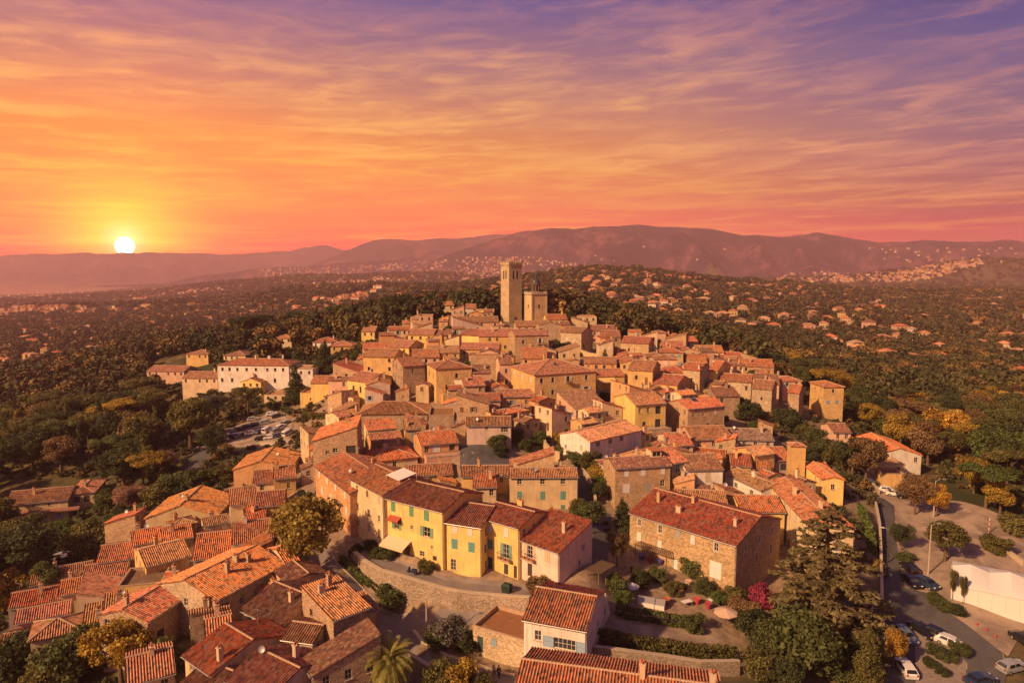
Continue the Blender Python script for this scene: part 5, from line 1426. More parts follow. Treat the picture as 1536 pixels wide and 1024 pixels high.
def tall_tower():
    p = at(767, 479, 296)
    w = 6.7
    z0 = tz(p.x, p.y + 2) - 1
    ztop = at(769, 397, 296).z
    Hb = ztop - z0
    FOOT.append((p.x, p.y + w * .62, 9.0, 9.0, 0.0))
    t = empty('bell_tower', (p.x, p.y + w * 0.62, z0), R(33))
    tag(t, 'tall square stone tower with battlements and twin arched openings above the village', 'tower')
    mb = MB()
    square_walls(mb, w, Hb, [(w * .36, Hb - 6.2, .95, 3.6), (w * .64, Hb - 6.2, .95, 3.6)] )
    mb.face([(-w/2, -w/2, Hb), (w/2, -w/2, Hb), (w/2, w/2, Hb), (-w/2, w/2, Hb)])
    mb.build('wall', [M['stone'], M['iron_and_hole_shade']], t, (0.43, 0.31, 0.18))
    c = MB()
    for k in range(4):
        Mx = Matrix.Rotation(k * math.pi / 2, 4, 'Z')
        for i in range(7):
            x = -w / 2 + w * (i + .5) / 7
            c.box(x - .17, x + .17, -w / 2 - .2, -w / 2 - .003, Hb - .55, Hb - .003, 0, Mx)
    c.frustum(0, 0, Hb + 0.003, Hb + .3, w / 2 + .22, w / 2 + .22, w / 2 + .25, w / 2 + .25)
    battlements(c, w + .5, Hb + .303, 6, .8)
    c.build('battlement', M['stone'], t, (0.43, 0.31, 0.18))
    a = MB()
    a.tube([(0, 0, Hb + .3), (0, 0, Hb + 4.6)], [.07, .03], 6)
    a.tube([(-1.6, 1.2, Hb + .3), (-1.6, 1.2, Hb + 2.6)], .04, 5)
    a.build('mast', M['iron_and_hole_shade'], t)
    d = MB()
    d.box(-.5, .5, -w / 2 - .06, -w / 2 - .004, 1.0, 3.0)
    d.build('door', M['painted_wood'], t, (0.09, 0.055, 0.035))
def church_tower():
    p = at(804, 479, 292)
    w = 7.0
    z0 = tz(p.x, p.y + 2) - 1
    Hb = at(804, 443, 292).z - z0
    FOOT.append((p.x, p.y + w * .66, 10.0, 10.0, 0.0))
    t = empty('church_tower', (p.x, p.y + w * .66, z0), R(24))
    tag(t, 'square stone church tower with a dark domed lantern beside the tall tower', 'tower')
    mb = MB()
    square_walls(mb, w, Hb, [(w * .5, Hb - 5.6, 1.0, 1.7)])
    mb.face([(-w/2, -w/2, Hb), (w/2, -w/2, Hb), (w/2, w/2, Hb), (-w/2, w/2, Hb)])
    mb.build('wall', [M['stucco'], M['iron_and_hole_shade']], t, (0.52, 0.35, 0.17))
    q = MB()
    for sx in (-1, 1):
        for sy in (-1, 1):
            q.box(sx * w / 2 - .25, sx * w / 2 + .25, sy * w / 2 - .25, sy * w / 2 + .25, 0, Hb - .3)
    q.build('corner_stones', M['trim_stone'], t)
    c = MB()
    c.frustum(0, 0, Hb + .003, Hb + .35, w / 2 + .1, w / 2 + .1, w / 2 + .35, w / 2 + .35)
    battlements(c, w + .7, Hb + .353, 7, .6)
    c.build('battlement', M['trim_stone'], t)
    l = MB()
    l.lathe([(2.1, Hb + .36), (2.1, Hb + 1.6), (1.95, Hb + 1.7)], 8, 0, smooth=False)
    for k in range(8):
        a = 2 * math.pi * (k + .5) / 8
        l.tube([(1.62 * math.cos(a), 1.62 * math.sin(a), Hb + 1.6), (1.62 * math.cos(a), 1.62 * math.sin(a), Hb + 4.6)], .2, 6)
    l.lathe([(1.35, Hb + 1.6), (1.35, Hb + 4.5)], 10, 1)
    l.lathe([(1.95, Hb + 4.5), (2.0, Hb + 4.8), (1.75, Hb + 4.95)], 12)
    lo = l.build('lantern', [M['timber'], M['iron_and_hole_shade']], t)
    dm = MB()
    dm.lathe([(1.95, Hb + 4.96), (1.9, Hb + 5.5), (1.5, Hb + 6.4), (.75, Hb + 6.9), (.5, Hb + 7.1), (.46, Hb + 7.7), (.55, Hb + 7.8), (.12, Hb + 8.5), (0, Hb + 8.7)], 14)
    dm.tube([(0, 0, Hb + 8.5), (0, 0, Hb + 10.2)], .05, 5)
    dm.build('dome', M['iron_and_hole_shade'], lo)
tall_tower()
church_tower()

# ------------------------------------------------------------------ walls, terraces, garden pieces
def wall_px(label, pts, hgt, m='stone', color=(0.34, 0.25, 0.18), th=0.45, name='stone_wall', cap=True, below=1.5, group=None, cat='wall'):
    P = [G(*p) for p in pts]
    Q = []
    for a, b in zip(P[:-1], P[1:]):
        n = max(1, int((b - a).length / 2.5))
        Q += [a.lerp(b, k / n) for k in range(n)]
    Q.append(P[-1])
    z = [tz(p.x, p.y) for p in Q]
    return ribbon_wall(name, [(p.x, p.y) for p in Q], [k + hgt for k in z], [k - below for k in z], th, M[m], label, cat, color=color, capm=M['trim_stone'] if cap else None, group=group)
wall_px('low rubble wall holding the clipped hedge at the bottom of the garden', [(886,990),(940,997),(1000,1005),(1050,1013),(1108,1012)], 1.9, below=3)
wall_px('garden wall with creeper beside the white village house', [(905,905),(912,935),(900,960),(888,985)], 1.5)
wall_px('pale boundary wall running along the dark east road', [(1313,762),(1319,795),(1321,843),(1322,880),(1323,940),(1325,990)], 1.3, 'stucco', (0.36,0.28,0.24), th=.35)
wall_px('leaning stone wall below the cedar by the east road', [(1318,905),(1308,930),(1290,958),(1275,985)], 1.5, below=2)
wall_px('curved sunlit garden wall right of the green garden', [(868,532),(885,538),(905,541),(930,546),(945,552)], 2.0, 'stucco', (0.55,0.37,0.18))
wall_px('stepped ochre garden wall left of the white gable house', [(812,660),(818,678),(828,690),(840,693)], 2.2, 'stucco', (0.5,0.33,0.17))
wall_px('retaining wall along the dark alley', [(872,712),(882,724),(890,744),(893,760)], 1.6, below=2)
wall_px('pale low wall in front of the car park', [(388,668),(410,667),(436,663)], 1.0, 'stucco', (0.46,0.36,0.28))
wall_px('low wall round the raised verge of the gravel ground', [(1485,812),(1510,830),(1536,850)], .8, 'stucco', (0.40,0.30,0.22))
wall_px('low stone parapet along the parking lane', [(1275,690),(1300,716),(1318,742)], .8, below=1)
wall_px('roadside rubble wall under the bottom corner bushes', [(618,992),(650,1012),(690,1030)], .9)

def pergola():
    a = [G(885,872), G(925,878)]
    p = a[0].lerp(a[1], .5)
    t = empty('pergola', (p.x - .5, p.y, tz(p.x, p.y)), R(48))
    t.scale = (.72, .62, .85)
    tag(t, 'lean-to pergola with a dark slatted roof behind the white village house', 'pergola')
    mb = MB()
    for x in (-2.6, 0, 2.6):
        for y in (-1.6, 1.6):
            pb = MB(); pb.box(x - .08, x + .08, y - .08, y + .08, -.3, 2.5); pb.build('post', M['timber'], t)
    for i in range(22):
        y = -2 + 4 * i / 21
        mb.box(-3, 3, y - .08, y + .08, 2.62, 2.68)
    for x in (-2.6, 0, 2.6):
        mb.box(x - .06, x + .06, -2, 2, 2.503, 2.617)
    mb.build('slatted_roof', M['bark'], t)
pergola()
def terrace_canopy():
    p = G(985, 838)
    t = empty('canopy', (p.x - .5, p.y - 1.0, tz(p.x, p.y - 1)), R(-44))
    tag(t, 'rusty slatted canopy over the farmhouse terrace', 'canopy')
    for x in (-3, 0, 3):
        pb = MB(); pb.tube([(x, -1.4, -.3), (x, -1.4, 2.6)], .06, 6); pb.build('post', M['iron_and_hole_shade'], t)
    mb = MB()
    for i in range(16):
        x = -3.1 + 6.2 * i / 15
        mb.box(x - .1, x + .1, -1.6, 1.6, 2.62, 2.67)
    mb.box(-3.2, 3.2, -1.55, -1.45, 2.52, 2.617); mb.box(-3.2, 3.2, 1.4, 1.5, 2.52, 2.617)
    mb.build('slatted_roof', M['timber'], t)
terrace_canopy()
def cold_frame(px, py, rz, label):
    p = G(px, py)
    t = empty('cold_frame', (p.x, p.y, p.z), R(rz))
    tag(t, label, 'cold frame', 'glazed frames in the garden')
    mb = MB()
    mb.box(-1.2, 1.2, -.9, .9, -.2, .7)
    mb.build('box', M['white_fabric'], t)
    r = MB()
    for s in (-1, 1):
        q = [(-1.25, s * .95, .703), (1.25, s * .95, .703), (1.25, 0, 1.25), (-1.25, 0, 1.25)]
        r.face(q if s < 0 else q[::-1])
    for x in (-1.25, 1.25):
        r.face([(x, -.95, .703), (x, .95, .703), (x, 0, 1.25)] if x > 0 else [(x, .95, .703), (x, -.95, .703), (x, 0, 1.25)], 1)
    r.build('lid', [M['grey_metal'], M['white_fabric']], t)
cold_frame(970, 906, -20, 'white glazed frame with a grey lid, the left one in the garden')
cold_frame(985, 909, -20, 'white glazed frame with a grey lid, the right one in the garden')
def parasol(px, py, h, r, col, label, name='parasol', closed=False):
    p = G(px, py)
    t = empty(name, (p.x, p.y, p.z))
    tag(t, label, 'parasol')
    pb = MB(); pb.tube([(0, 0, -.2), (0, 0, h)], .03, 6); pb.build('pole', M['iron_and_hole_shade'], t)
    c = MB()
    n = 8
    for k in range(n):
        a, b = 2 * math.pi * k / n, 2 * math.pi * (k + 1) / n
        A, B = (r * math.cos(a), r * math.sin(a), h - .55), (r * math.cos(b), r * math.sin(b), h - .55)
        c.face([A, B, (0, 0, h)]); c.face([B, A, (A[0], A[1], A[2] - .15), (B[0], B[1], B[2] - .15)])
    c.build('canopy', M['coloured'], t, col)
parasol(1088, 938, 2.6, 1.7, (0.52,0.36,0.26), 'large beige parasol at the end of the gravel path')
parasol(948, 892, 2.0, 1.1, (0.6,0.56,0.52), 'small white parasol with a red base in the garden')
def pot(px, py, s, col, label, plant=True):
    p = G(px, py)
    t = empty('plant_pot', (p.x, p.y, p.z))
    tag(t, label, 'plant pot', 'pots around the gardens')
    mb = MB(); mb.lathe([(0, 0), (.22 * s, 0), (.34 * s, .5 * s), (.38 * s, .5 * s), (.38 * s, .58 * s), (.28 * s, .55 * s), (0, .5 * s)], 12)
    mb.build('pot', M['coloured'], t, col)
    return t
for k, (x, y, c_, l_) in enumerate([(962,838,(.12,.08,.25),'purple'),(975,842,(.3,.05,.05),'dark red'),(990,846,(.1,.08,.28),'deep blue'),(1000,905,(.4,.12,.06),'rust'),(1020,890,(.42,.2,.1),'terracotta'),
                                (1045,905,(.45,.07,.06),'bright red'),(1062,912,(.35,.06,.08),'crimson'),(1032,878,(.5,.35,.25),'pale clay'),(1080,892,(.38,.15,.1),'brown')]):
    pot(x, y, 1.5, c_, f'{l_} planter standing in the farmhouse garden')
def table_set(px, py, label):
    p = G(px, py)
    t = empty('garden_table', (p.x, p.y, p.z), 0.4)
    tag(t, label, 'table', 'garden tables')
    mb = MB(); mb.box(-.8, .8, -.45, .45, .70, .75); mb.build('table_top', M['white_fabric'], t)
    for x in (-.7, .7):
        for y in (-.36, .36):
            q = MB(); q.box(x - .03, x + .03, y - .03, y + .03, -.05, .697); q.build('leg', M['grey_metal'], t)
table_set(1030, 908, 'white garden table near the hedge')
table_set(1070, 905, 'small pale table between the red planters')

# marquee
def marquee():
    A, B = at_z(1428, 877, tz(66, 104) + 2.3), at_z(1552, 903, tz(66, 104) + 2.3)
    f = (B - A); W = f.to_2d().length; a = math.atan2(f.y, f.x)
    z0 = tz(A.x, A.y) - .4
    Hh = A.z - z0
    D = 10.5
    t = empty('marquee', (A.x, A.y, z0), a)
    tag(t, 'large white marquee with scalloped open end on the gravel ground', 'marquee')
    mb = MB()
    mb.face([(0, 0, -2), (W, 0, -2), (W, 0, Hh), (0, 0, Hh)]); mb.face([(W, D, -2), (0, D, -2), (0, D, Hh), (W, D, Hh)]); mb.face([(W, 0, -2), (W, D, -2), (W, D, Hh), (W, 0, Hh)])
    for k in range(1, 6):
        mb.tube([(W * k / 6, -.02, 0), (W * k / 6, -.02, Hh)], .05, 5)
    mb.build('side_wall', M['white_fabric'], t)
    r = MB()
    n = 12
    for m0, m1 in ((0, W * .48), (W * .48, W)):
        ym = D / 2
        nx, ny = 8, 16
        hh = lambda u, v: Hh + 1.9 * (1 - abs(2 * v - 1)) ** 0.85 * (0.62 + 0.38 * (1 - abs(2 * u - 1)) ** 1.0)
        for i in range(nx):
            for j in range(ny):
                q = [(m0 + (m1 - m0) * u / nx, -.15 + (D + .3) * v / ny, hh(u / nx, v / ny) + .02) for u, v in ((i, j), (i + 1, j), (i + 1, j + 1), (i, j + 1))]
                r.face(q, smooth=True)
    r.build('roof', M['white_fabric'], t)
    g_ = MB()
    for k in range(5):
        y0, y1 = D * k / 5, D * (k + 1) / 5
        pts = [(0, y0 + (y1 - y0) * s, Hh - .1 - .9 * abs(2 * s - 1) ** 2.2) for s in np.linspace(0, 1, 9)]
        top = [(0, y, Hh + 1.9 * .62 * (1 - abs(2 * y / D - 1)) ** .85) for y in (y1, y0)]
        g_.face([(0, y0, Hh), *[]] + pts + [(0, y1, Hh)] + top)
        g_.tube([(0, y0 + .02, 0), (0, y0 + .02, Hh)], .06, 5)
    g_.build('scalloped_end', M['white_fabric'], t)
marquee()

def lamp_post(px, py, h, label, arm=1.2, conc=True, heads=1, az=0.0):
    p = G(px, py)
    t = empty('street_lamp', (p.x, p.y, p.z), az)
    tag(t, label, 'street lamp', 'street lamps')
    mb = MB(); mb.tube([(0, 0, -.3), (0, 0, h * .6), (0, 0, h)], [.13, .10, .07], 8); mb.build('post', M['trim_stone' if conc else 'iron_and_hole_shade'], t)
    for s in ((1,) if heads == 1 else (1, -1)):
        ab = MB(); ab.tube([(0, 0, h - .15), (s * arm * .6, 0, h + .25), (s * arm, 0, h + .3)], .04, 6); ab.build('arm', M['grey_metal'], t)
        hb = MB(); hb.frustum(s * (arm + .25), 0, h + .2, h + .36, .34, .13, .22, .08); hb.build('lamp_head', M['grey_metal'], t)
lamp_post(1392, 862, 8.6, 'pale concrete lamp post beside the marquee', 1.0)
lamp_post(1400, 776, 7.6, 'slender lamp post with a curved arm on the gravel ground', 1.4)
lamp_post(1492, 758, 7.5, 'twin armed lamp post by the umbrella pine', 1.0, heads=2)
lamp_post(1331, 845, 6.0, 'dark lamp post leaning over the east road', .8, False, az=2.6)
lamp_post(640, 948, 5.0, 'wooden pole with a lamp beside the road fork', .6)
def bollard(px, py, label, col, h=.8):
    p = G(px, py)
    mb = MB(); mb.lathe([(.0, -.1), (.16, -.1), (.16, h * .8), (.18, h * .82), (.12, h), (0, h)], 10)
    o = mb.build('bollard', M['coloured'], None, col); o.location = p
    tag(o, label, 'bollard', 'red blocks along the kerb')
for x, y, l_ in ((1465,938,'red block on the pale kerb nearest the marquee'),(1479,946,'red block on the pale kerb between two others'),(1493,956,'red block on the pale kerb nearest the bend')):
    bollard(x, y, l_, (0.42, 0.07, 0.05), .45)
def sign_post():
    p = G(1483, 800)
    t = empty('traffic_sign', (p.x, p.y, p.z))
    tag(t, 'red and white striped road post by the low wall', 'sign')
    mb = MB(); mb.tube([(0, 0, -.2), (0, 0, 3.0)], .07, 8); mb.build('post', M['white_fabric'], t)
    for k in range(3):
        q = MB(); q.tube([(0, 0, .3 + k * .9), (0, 0, .75 + k * .9)], .085, 8); q.build('stripe', M['coloured'], t, (0.5, 0.05, 0.04))
sign_post()
def crate_bin():
    p = UPI[8].lerp(UPO[8], .45)
    t = empty('waste_bin', (p.x, p.y, p.z), -.5)
    tag(t, 'dark green wheeled waste container outside the golden yellow house', 'bin')
    mb = MB(); mb.frustum(0, 0, .15, 1.2, .62, .42, .72, .52); mb.build('body', M['coloured'], t, (0.02, 0.035, 0.022))
    l = MB(); l.frustum(0, 0, 1.203, 1.45, .76, .56, .5, .34); l.build('lid', M['coloured'], t, (0.02, 0.045, 0.03))
    for x in (-.5, .5):
        w = MB(); w.tube([(x - .05, -.3, .1), (x + .05, -.3, .1)], .1, 8); w.build('wheel', M['rubber'], t)
crate_bin()
def scooter():
    p = UPI[3].lerp(UPO[3], .4)
    t = empty('scooter', (p.x, p.y, p.z + .05), 1.0)
    tag(t, 'dark blue motor scooter parked under the canvas awning', 'scooter')
    b = MB(); b.frustum(0, -.45, .35, .8, .17, .45, .13, .4); b.box(-.16, .16, -.05, .45, .28, .36); b.frustum(0, .52, .3, 1.0, .2, .08, .14, .06)
    b.build('body', M['car_paint'], t, (0.02, 0.03, 0.09))
    s_ = MB(); s_.box(-.15, .15, -.85, -.1, .803, .9); s_.build('seat', M['rubber'], t)
    h_ = MB(); h_.tube([(-.35, .48, 1.08), (0, .52, 1.02), (.35, .48, 1.08)], .025, 6); h_.build('handlebar', M['iron_and_hole_shade'], t)
    for y in (-.65, .72):
        w = MB(); w.tube([(-.06, y, .26), (.06, y, .26)], .26, 14); w.build('wheel', M['rubber'], t)
scooter()

# ------------------------------------------------------------------ cars
def make_car(kind):
    L, Wd = (4.2, 1.76)
    t = empty('parked_car', (0, 0, 0))
    prof = {'hatch': [(-2.05,.55),(-2.08,.85),(-1.95,1.0),(-1.55,1.45),(-.2,1.5),(.55,1.4),(1.15,1.0),(1.95,.86),(2.1,.68),(2.1,.38)],
            'saloon': [(-2.1,.5),(-2.12,.95),(-1.55,1.02),(-.95,1.4),(.05,1.44),(.6,1.36),(1.2,.98),(1.98,.84),(2.15,.66),(2.15,.36)],
            'van': [(-2.1,.5),(-2.12,1.0),(-2.05,1.75),(-1.8,1.85),(.6,1.85),(1.05,1.7),(1.55,1.1),(2.0,.95),(2.12,.7),(2.12,.38)]}[kind]
    top = max(z for _, z in prof)
    low = [(-2.05, .28), *prof, (2.1, .26)]
    def wy(z):
        return Wd / 2 * (1.0 if z < .95 else 1.0 - .24 * min((z - .95) / .55, 1)) * (1 if z > .4 else .97)
    mb = MB()
    n = len(low)
    for i in range(n):
        a, b = low[i], low[(i + 1) % n]
        mb.face([(a[0], -wy(a[1]), a[1]), (a[0], wy(a[1]), a[1]), (b[0], wy(b[1]), b[1]), (b[0], -wy(b[1]), b[1])])
    for s in (-1, 1):
        belt = [p for p in low]
        hood = [p if p[1] <= .98 else (p[0], .98) for p in low]
        q = [(x, s * wy(z), z) for x, z in hood]
        mb.face(q if s < 0 else q[::-1])
        for a, b in zip(low[:-1], low[1:]):
            if a[1] > .98 or b[1] > .98:
                a0, b0 = (a[0], min(a[1], .98)), (b[0], min(b[1], .98))
                qq = [(a0[0], s * wy(a0[1]), a0[1]), (b0[0], s * wy(b0[1]), b0[1]), (b[0], s * wy(b[1]), b[1]), (a[0], s * wy(a[1]), a[1])]
                mb.face(qq if s < 0 else qq[::-1])
    body = mb.build('body', M['car_paint'], t, (0.5, 0.5, 0.5), weld=True)
    def strip(i, j, nm, m, off=.012, inset=.1):
        a, b = prof[i], prof[j]
        d = Vector((b[0] - a[0], 0, b[1] - a[1])); nrm = Vector((-d.z, 0, d.x)).normalized() * off
        if nrm.z < 0: nrm = -nrm
        q = MB()
        A, B = Vector((a[0], 0, a[1])) + d * .08, Vector((b[0], 0, b[1])) - d * .06
        w0, w1 = wy(A.z) - inset, wy(B.z) - inset
        q.face([A + nrm + Vector((0, -w0, 0)), A + nrm + Vector((0, w0, 0)), B + nrm + Vector((0, w1, 0)), B + nrm + Vector((0, -w1, 0))])
        q.build(nm, m, t)
    wi = {'hatch': ((5, 6), (2, 3)), 'saloon': ((5, 6), (2, 3)), 'van': ((5, 6), (1, 2))}[kind]
    strip(*wi[0], 'windscreen', M['pane_glass']); strip(*wi[1], 'rear_window', M['pane_glass'])
    x0, x1 = (-1.45, .78) if kind != 'van' else (-1.9, 1.15)
    for s in (-1, 1):
        q = MB()
        zt = top - .1
        a, b = s * (wy(1.0) + .012), s * (wy(zt) + .012)
        for u0, u1 in ((x0, (x0 + x1) / 2 - .04), ((x0 + x1) / 2 + .04, x1)):
            k0, k1 = (.25 if u0 == x0 else 0), (.45 if u1 == x1 else 0)
            f = [(u0, a, 1.0), (u1, a, 1.0), (u1 - k1, b, zt), (u0 + k0, b, zt)]
            q.face(f if s < 0 else f[::-1])
        q.build('side_window', M['pane_glass'], t)
        for x in (-1.3, 1.32):
            w = MB(); w.tube([(x, s * (Wd / 2 - .2), .31), (x, s * (Wd / 2 + .01), .31)], .31, 16)
            wo = w.build('wheel', M['rubber'], t)
            r_ = MB(); r_.tube([(x, s * (Wd / 2 - .02), .31), (x, s * (Wd / 2 + .022), .31)], .19, 10); r_.build('rim', M['grey_metal'], wo)
        h_ = MB(); h_.box(1.98, 2.13, s * .62 - .16, s * .62 + .16, .62, .8); h_.build('headlight', M['lamp_glass'], t)
        r_ = MB(); r_.box(-2.12, -2.0, s * .68 - .12, s * .68 + .12, .75, .98); r_.build('tail_light', M['tail_red'], t)
        m_ = MB(); m_.box(.62, .78, s * .86 - .02, s * .86 + s * .2 + .02, 1.0, 1.13); m_.build('mirror', M['rubber'], t)
    return t
CARK = {k: make_car(k) for k in ('hatch', 'saloon', 'van')}
CARS_USED = set()
def car(kind, px, py, ang, col, label, group='cars parked along the east road', p=None):
    o = CARK[kind]
    if kind in CARS_USED:
        o = copy_tree(o)
    else:
        CARS_USED.add(kind)
    p = p or G(px, py)
    z = tz(p.x, p.y) + (.15 if p.x > 0 else .12)
    o.location = (p.x, p.y, z)
    ex = (tz(p.x + 1.3 * math.cos(R(ang)), p.y + 1.3 * math.sin(R(ang))) - tz(p.x - 1.3 * math.cos(R(ang)), p.y - 1.3 * math.sin(R(ang)))) / 2.6
    o.rotation_euler = (0, -math.atan(ex), R(ang))
    o.scale = (.93, .93, .93)
    tag(o, label, 'car', group)
    for c in o.children:
        if c.name.startswith('body'):
            c.color = (*col, 1)
BK, WH, SL, BL = (.012, .012, .014), (.62, .60, .58), (.28, .28, .29), (.02, .035, .08)
car('hatch', 1364, 857, 88, BK, 'small black car at the far end of the roadside row')
car('saloon', 1367, 877, -92, BK, 'black saloon facing down the east road with headlights toward the bend')
car('hatch', 1389, 880, -70, BL, 'dark blue car on the verge beside the hedge')
car('hatch', 1357, 958, -86, (.10,.13,.18), 'grey blue car parked under the yellow flowering tree')
car('saloon', 1383, 951, -72, BK, 'black saloon turning past the traffic island')
car('hatch', 1407, 958, -52, BK, 'black car parked at the tip of the traffic island')
car('hatch', 1424, 969, -40, WH, 'white car with a black roof edge behind the black one on the island')
car('hatch', 1358, 1008, 84, WH, 'silver white hatchback parked beside the island at the bottom')
car('saloon', 1536, 966, -80, BK, 'black car parked beyond the kerb at the right border')
car('hatch', 1518, 1006, 14, SL, 'grey car half hidden by the bushes in the lower right corner')
car('saloon', 1470, 1026, 10, BL, 'blue car cut off by the bottom border')
gp = 'cars parked by the eastern parking lane'
car('saloon', 1309, 728, -30, BK, 'black car parked under the dark trees', gp)
car('hatch', 1331, 739, -24, WH, 'first white car in the lane below the yellow shed', gp)
car('saloon', 1343, 744, -24, WH, 'second white car in the lane, nearer the gravel', gp)
car('saloon', 1359, 748, -18, BK, 'dark saloon parked next to the two white cars', gp)
gp = 'cars in the car park left of the village'
for k, (x, y, a_, kd, c_, l_) in enumerate([(341,657,15,'saloon',SL,'silver saloon at the left end of the car park front row'),(352,656,70,'hatch',BK,'black hatchback second in the car park front row'),(361,655,70,'hatch',(.2,.2,.22),'grey hatchback third in the car park front row'),
        (377,652,20,'saloon',WH,'white saloon alone in the middle of the car park'),(389,650,75,'hatch',BL,'blue hatchback beside the white saloon'),(401,648,75,'van',WH,'white van in the car park'),(415,648,60,'hatch',SL,'silver hatchback next to the white van'),(421,643,60,'hatch',WH,'white hatchback by the car park corner'),
        (370,642,10,'saloon',BK,'black saloon under the car park trees'),(384,639,10,'hatch',BK,'black hatchback behind the white saloon'),(400,636,20,'van',SL,'grey van at the back of the car park'),(408,623,15,'hatch',WH,'pale car on the ramp above the car park'),(417,626,20,'hatch',BK,'dark car on the ramp above the car park'),
        (346,649,15,'hatch',SL,'silver hatchback in the shaded middle row of the car park'),(358,646,15,'saloon',BK,'black saloon in the shaded middle row of the car park'),(428,637,65,'saloon',SL,'silver saloon nearest the yellow terrace house'),(393,660,10,'hatch',BK,'black hatchback by the low pale wall'),
        (406,658,10,'saloon',WH,'white saloon by the low pale wall'),(420,655,12,'hatch',BL,'dark blue hatchback by the low pale wall'),(433,652,60,'van',WH,'white van at the wall end of the car park'),(380,631,15,'hatch',SL,'silver hatchback in the back row under the trees'),(335,664,15,'hatch',BK,'black hatchback at the entrance of the car park'),
        (299,668,20,'hatch',BK,'black car on the park lane under the tall tree'),(297,677,15,'saloon',BK,'black saloon lower down the park lane')]):
    car(kd, x, y, a_, c_, l_, gp)
car('hatch', 92, 838, 20, SL, 'grey car under the trees beside the lower left houses', 'cars in the lower left trees')
car('saloon', 101, 842, 20, WH, 'white car under the trees beside the lower left houses', 'cars in the lower left trees')
for k in set(CARK) - CARS_USED:
    pass

# ------------------------------------------------------------------ people on the lower road
def person(p, rz, coat, trousers, hair, label, ph):
    t = empty('person', p, rz)
    tag(t, label, 'person', 'people walking on the village road')
    V = {'pelvis': (0, 0, .95), 'waist': (0, .01, 1.1), 'chest': (0, .01, 1.32), 'neck': (0, .0, 1.5), 'head': (0, -.02, 1.62), 'crown': (0, -.01, 1.74),
         'hipl': (-.1, 0, .9), 'hipr': (.1, 0, .9), 'kneel': (-.1, -.12 * ph, .5), 'kneer': (.1, .08 * ph, .5), 'ankl': (-.1, -.1 * ph + .06, .08), 'ankr': (.1, .2 * ph, .1),
         'toel': (-.1, -.1 * ph - .12, .03), 'toer': (.1, .2 * ph - .16, .04), 'shl': (-.19, .01, 1.42), 'shr': (.19, .01, 1.42), 'ell': (-.25, .08 * ph, 1.14), 'elr': (.25, -.06 * ph, 1.14),
         'wrl': (-.25, .0, .9), 'wrr': (.25, -.18 * ph, .92), 'hal': (-.245, -.03, .81), 'har': (.245, -.22 * ph, .83), 'nose': (0, -.13, 1.62)}
    Rr = dict(pelvis=.15, waist=.135, chest=.16, neck=.06, head=.095, crown=.07, hipl=.1, hipr=.1, kneel=.065, kneer=.065, ankl=.045, ankr=.045, toel=.035, toer=.035, shl=.07, shr=.07, ell=.048, elr=.048, wrl=.034, wrr=.034, hal=.04, har=.04, nose=.02)
    E = [('pelvis','waist'),('waist','chest'),('chest','neck'),('neck','head'),('head','crown'),('head','nose'),('pelvis','hipl'),('pelvis','hipr'),('hipl','kneel'),('hipr','kneer'),('kneel','ankl'),('kneer','ankr'),('ankl','toel'),('ankr','toer'),
         ('chest','shl'),('chest','shr'),('shl','ell'),('shr','elr'),('ell','wrl'),('elr','wrr'),('wrl','hal'),('wrr','har')]
    ks = list(V)
    def skin(name, keys, edges, add, m, col, root, sub=2):
        me = bpy.data.meshes.new(name)
        kk = [k for k in ks if k in keys]
        me.from_pydata([V[k] for k in kk], [(kk.index(a), kk.index(b)) for a, b in edges], [])
        o = bpy.data.objects.new(name, me); link(o, t)
        md = o.modifiers.new('skin', 'SKIN')
        for i, k in enumerate(kk):
            sv = me.skin_vertices[0].data[i]
            r = Rr[k] + add
            sv.radius = (r * (1.25 if k in ('pelvis', 'chest', 'waist') else 1), r)
            sv.use_root = (k == root)
        o.modifiers.new('sub', 'SUBSURF').levels = sub
        o.modifiers['sub'].render_levels = sub
        me.materials.append(M[m]); o.color = (*col, 1)
        return o
    skin('body', ks, E, 0, 'skin', (.4, .26, .2), 'pelvis')
    up = ['pelvis', 'waist', 'chest', 'shl', 'shr', 'ell', 'elr', 'wrl', 'wrr', 'hipl', 'hipr']
    skin('jacket', up, [e for e in E if e[0] in up and e[1] in up], .02, 'coloured', coat, 'pelvis')
    dn = ['pelvis', 'hipl', 'hipr', 'kneel', 'kneer', 'ankl', 'ankr']
    skin('trousers', dn, [e for e in E if e[0] in dn and e[1] in dn], .012, 'coloured', trousers, 'pelvis')
    hb = MB()
    for k in range(10):
        pass
    hb.lathe([(.118, 1.6), (.125, 1.68), (.1, 1.76), (.05, 1.8), (0, 1.81)], 12, 0, 0, .012)
    hb.build('hair', M['coloured'], t, hair)
pp = G(741, 1016)
person((pp.x, pp.y, tz(pp.x, pp.y) + .06), R(150), (.42, .33, .25), (.16, .1, .08), (.12, .08, .05), 'person in a tan jacket walking up the village road', 1.0)
person((pp.x + .62, pp.y - .15, tz(pp.x + .6, pp.y) + .06), R(165), (.02, .018, .025), (.02, .02, .025), (.03, .02, .015), 'person in dark clothes walking beside the one in tan', -.9)
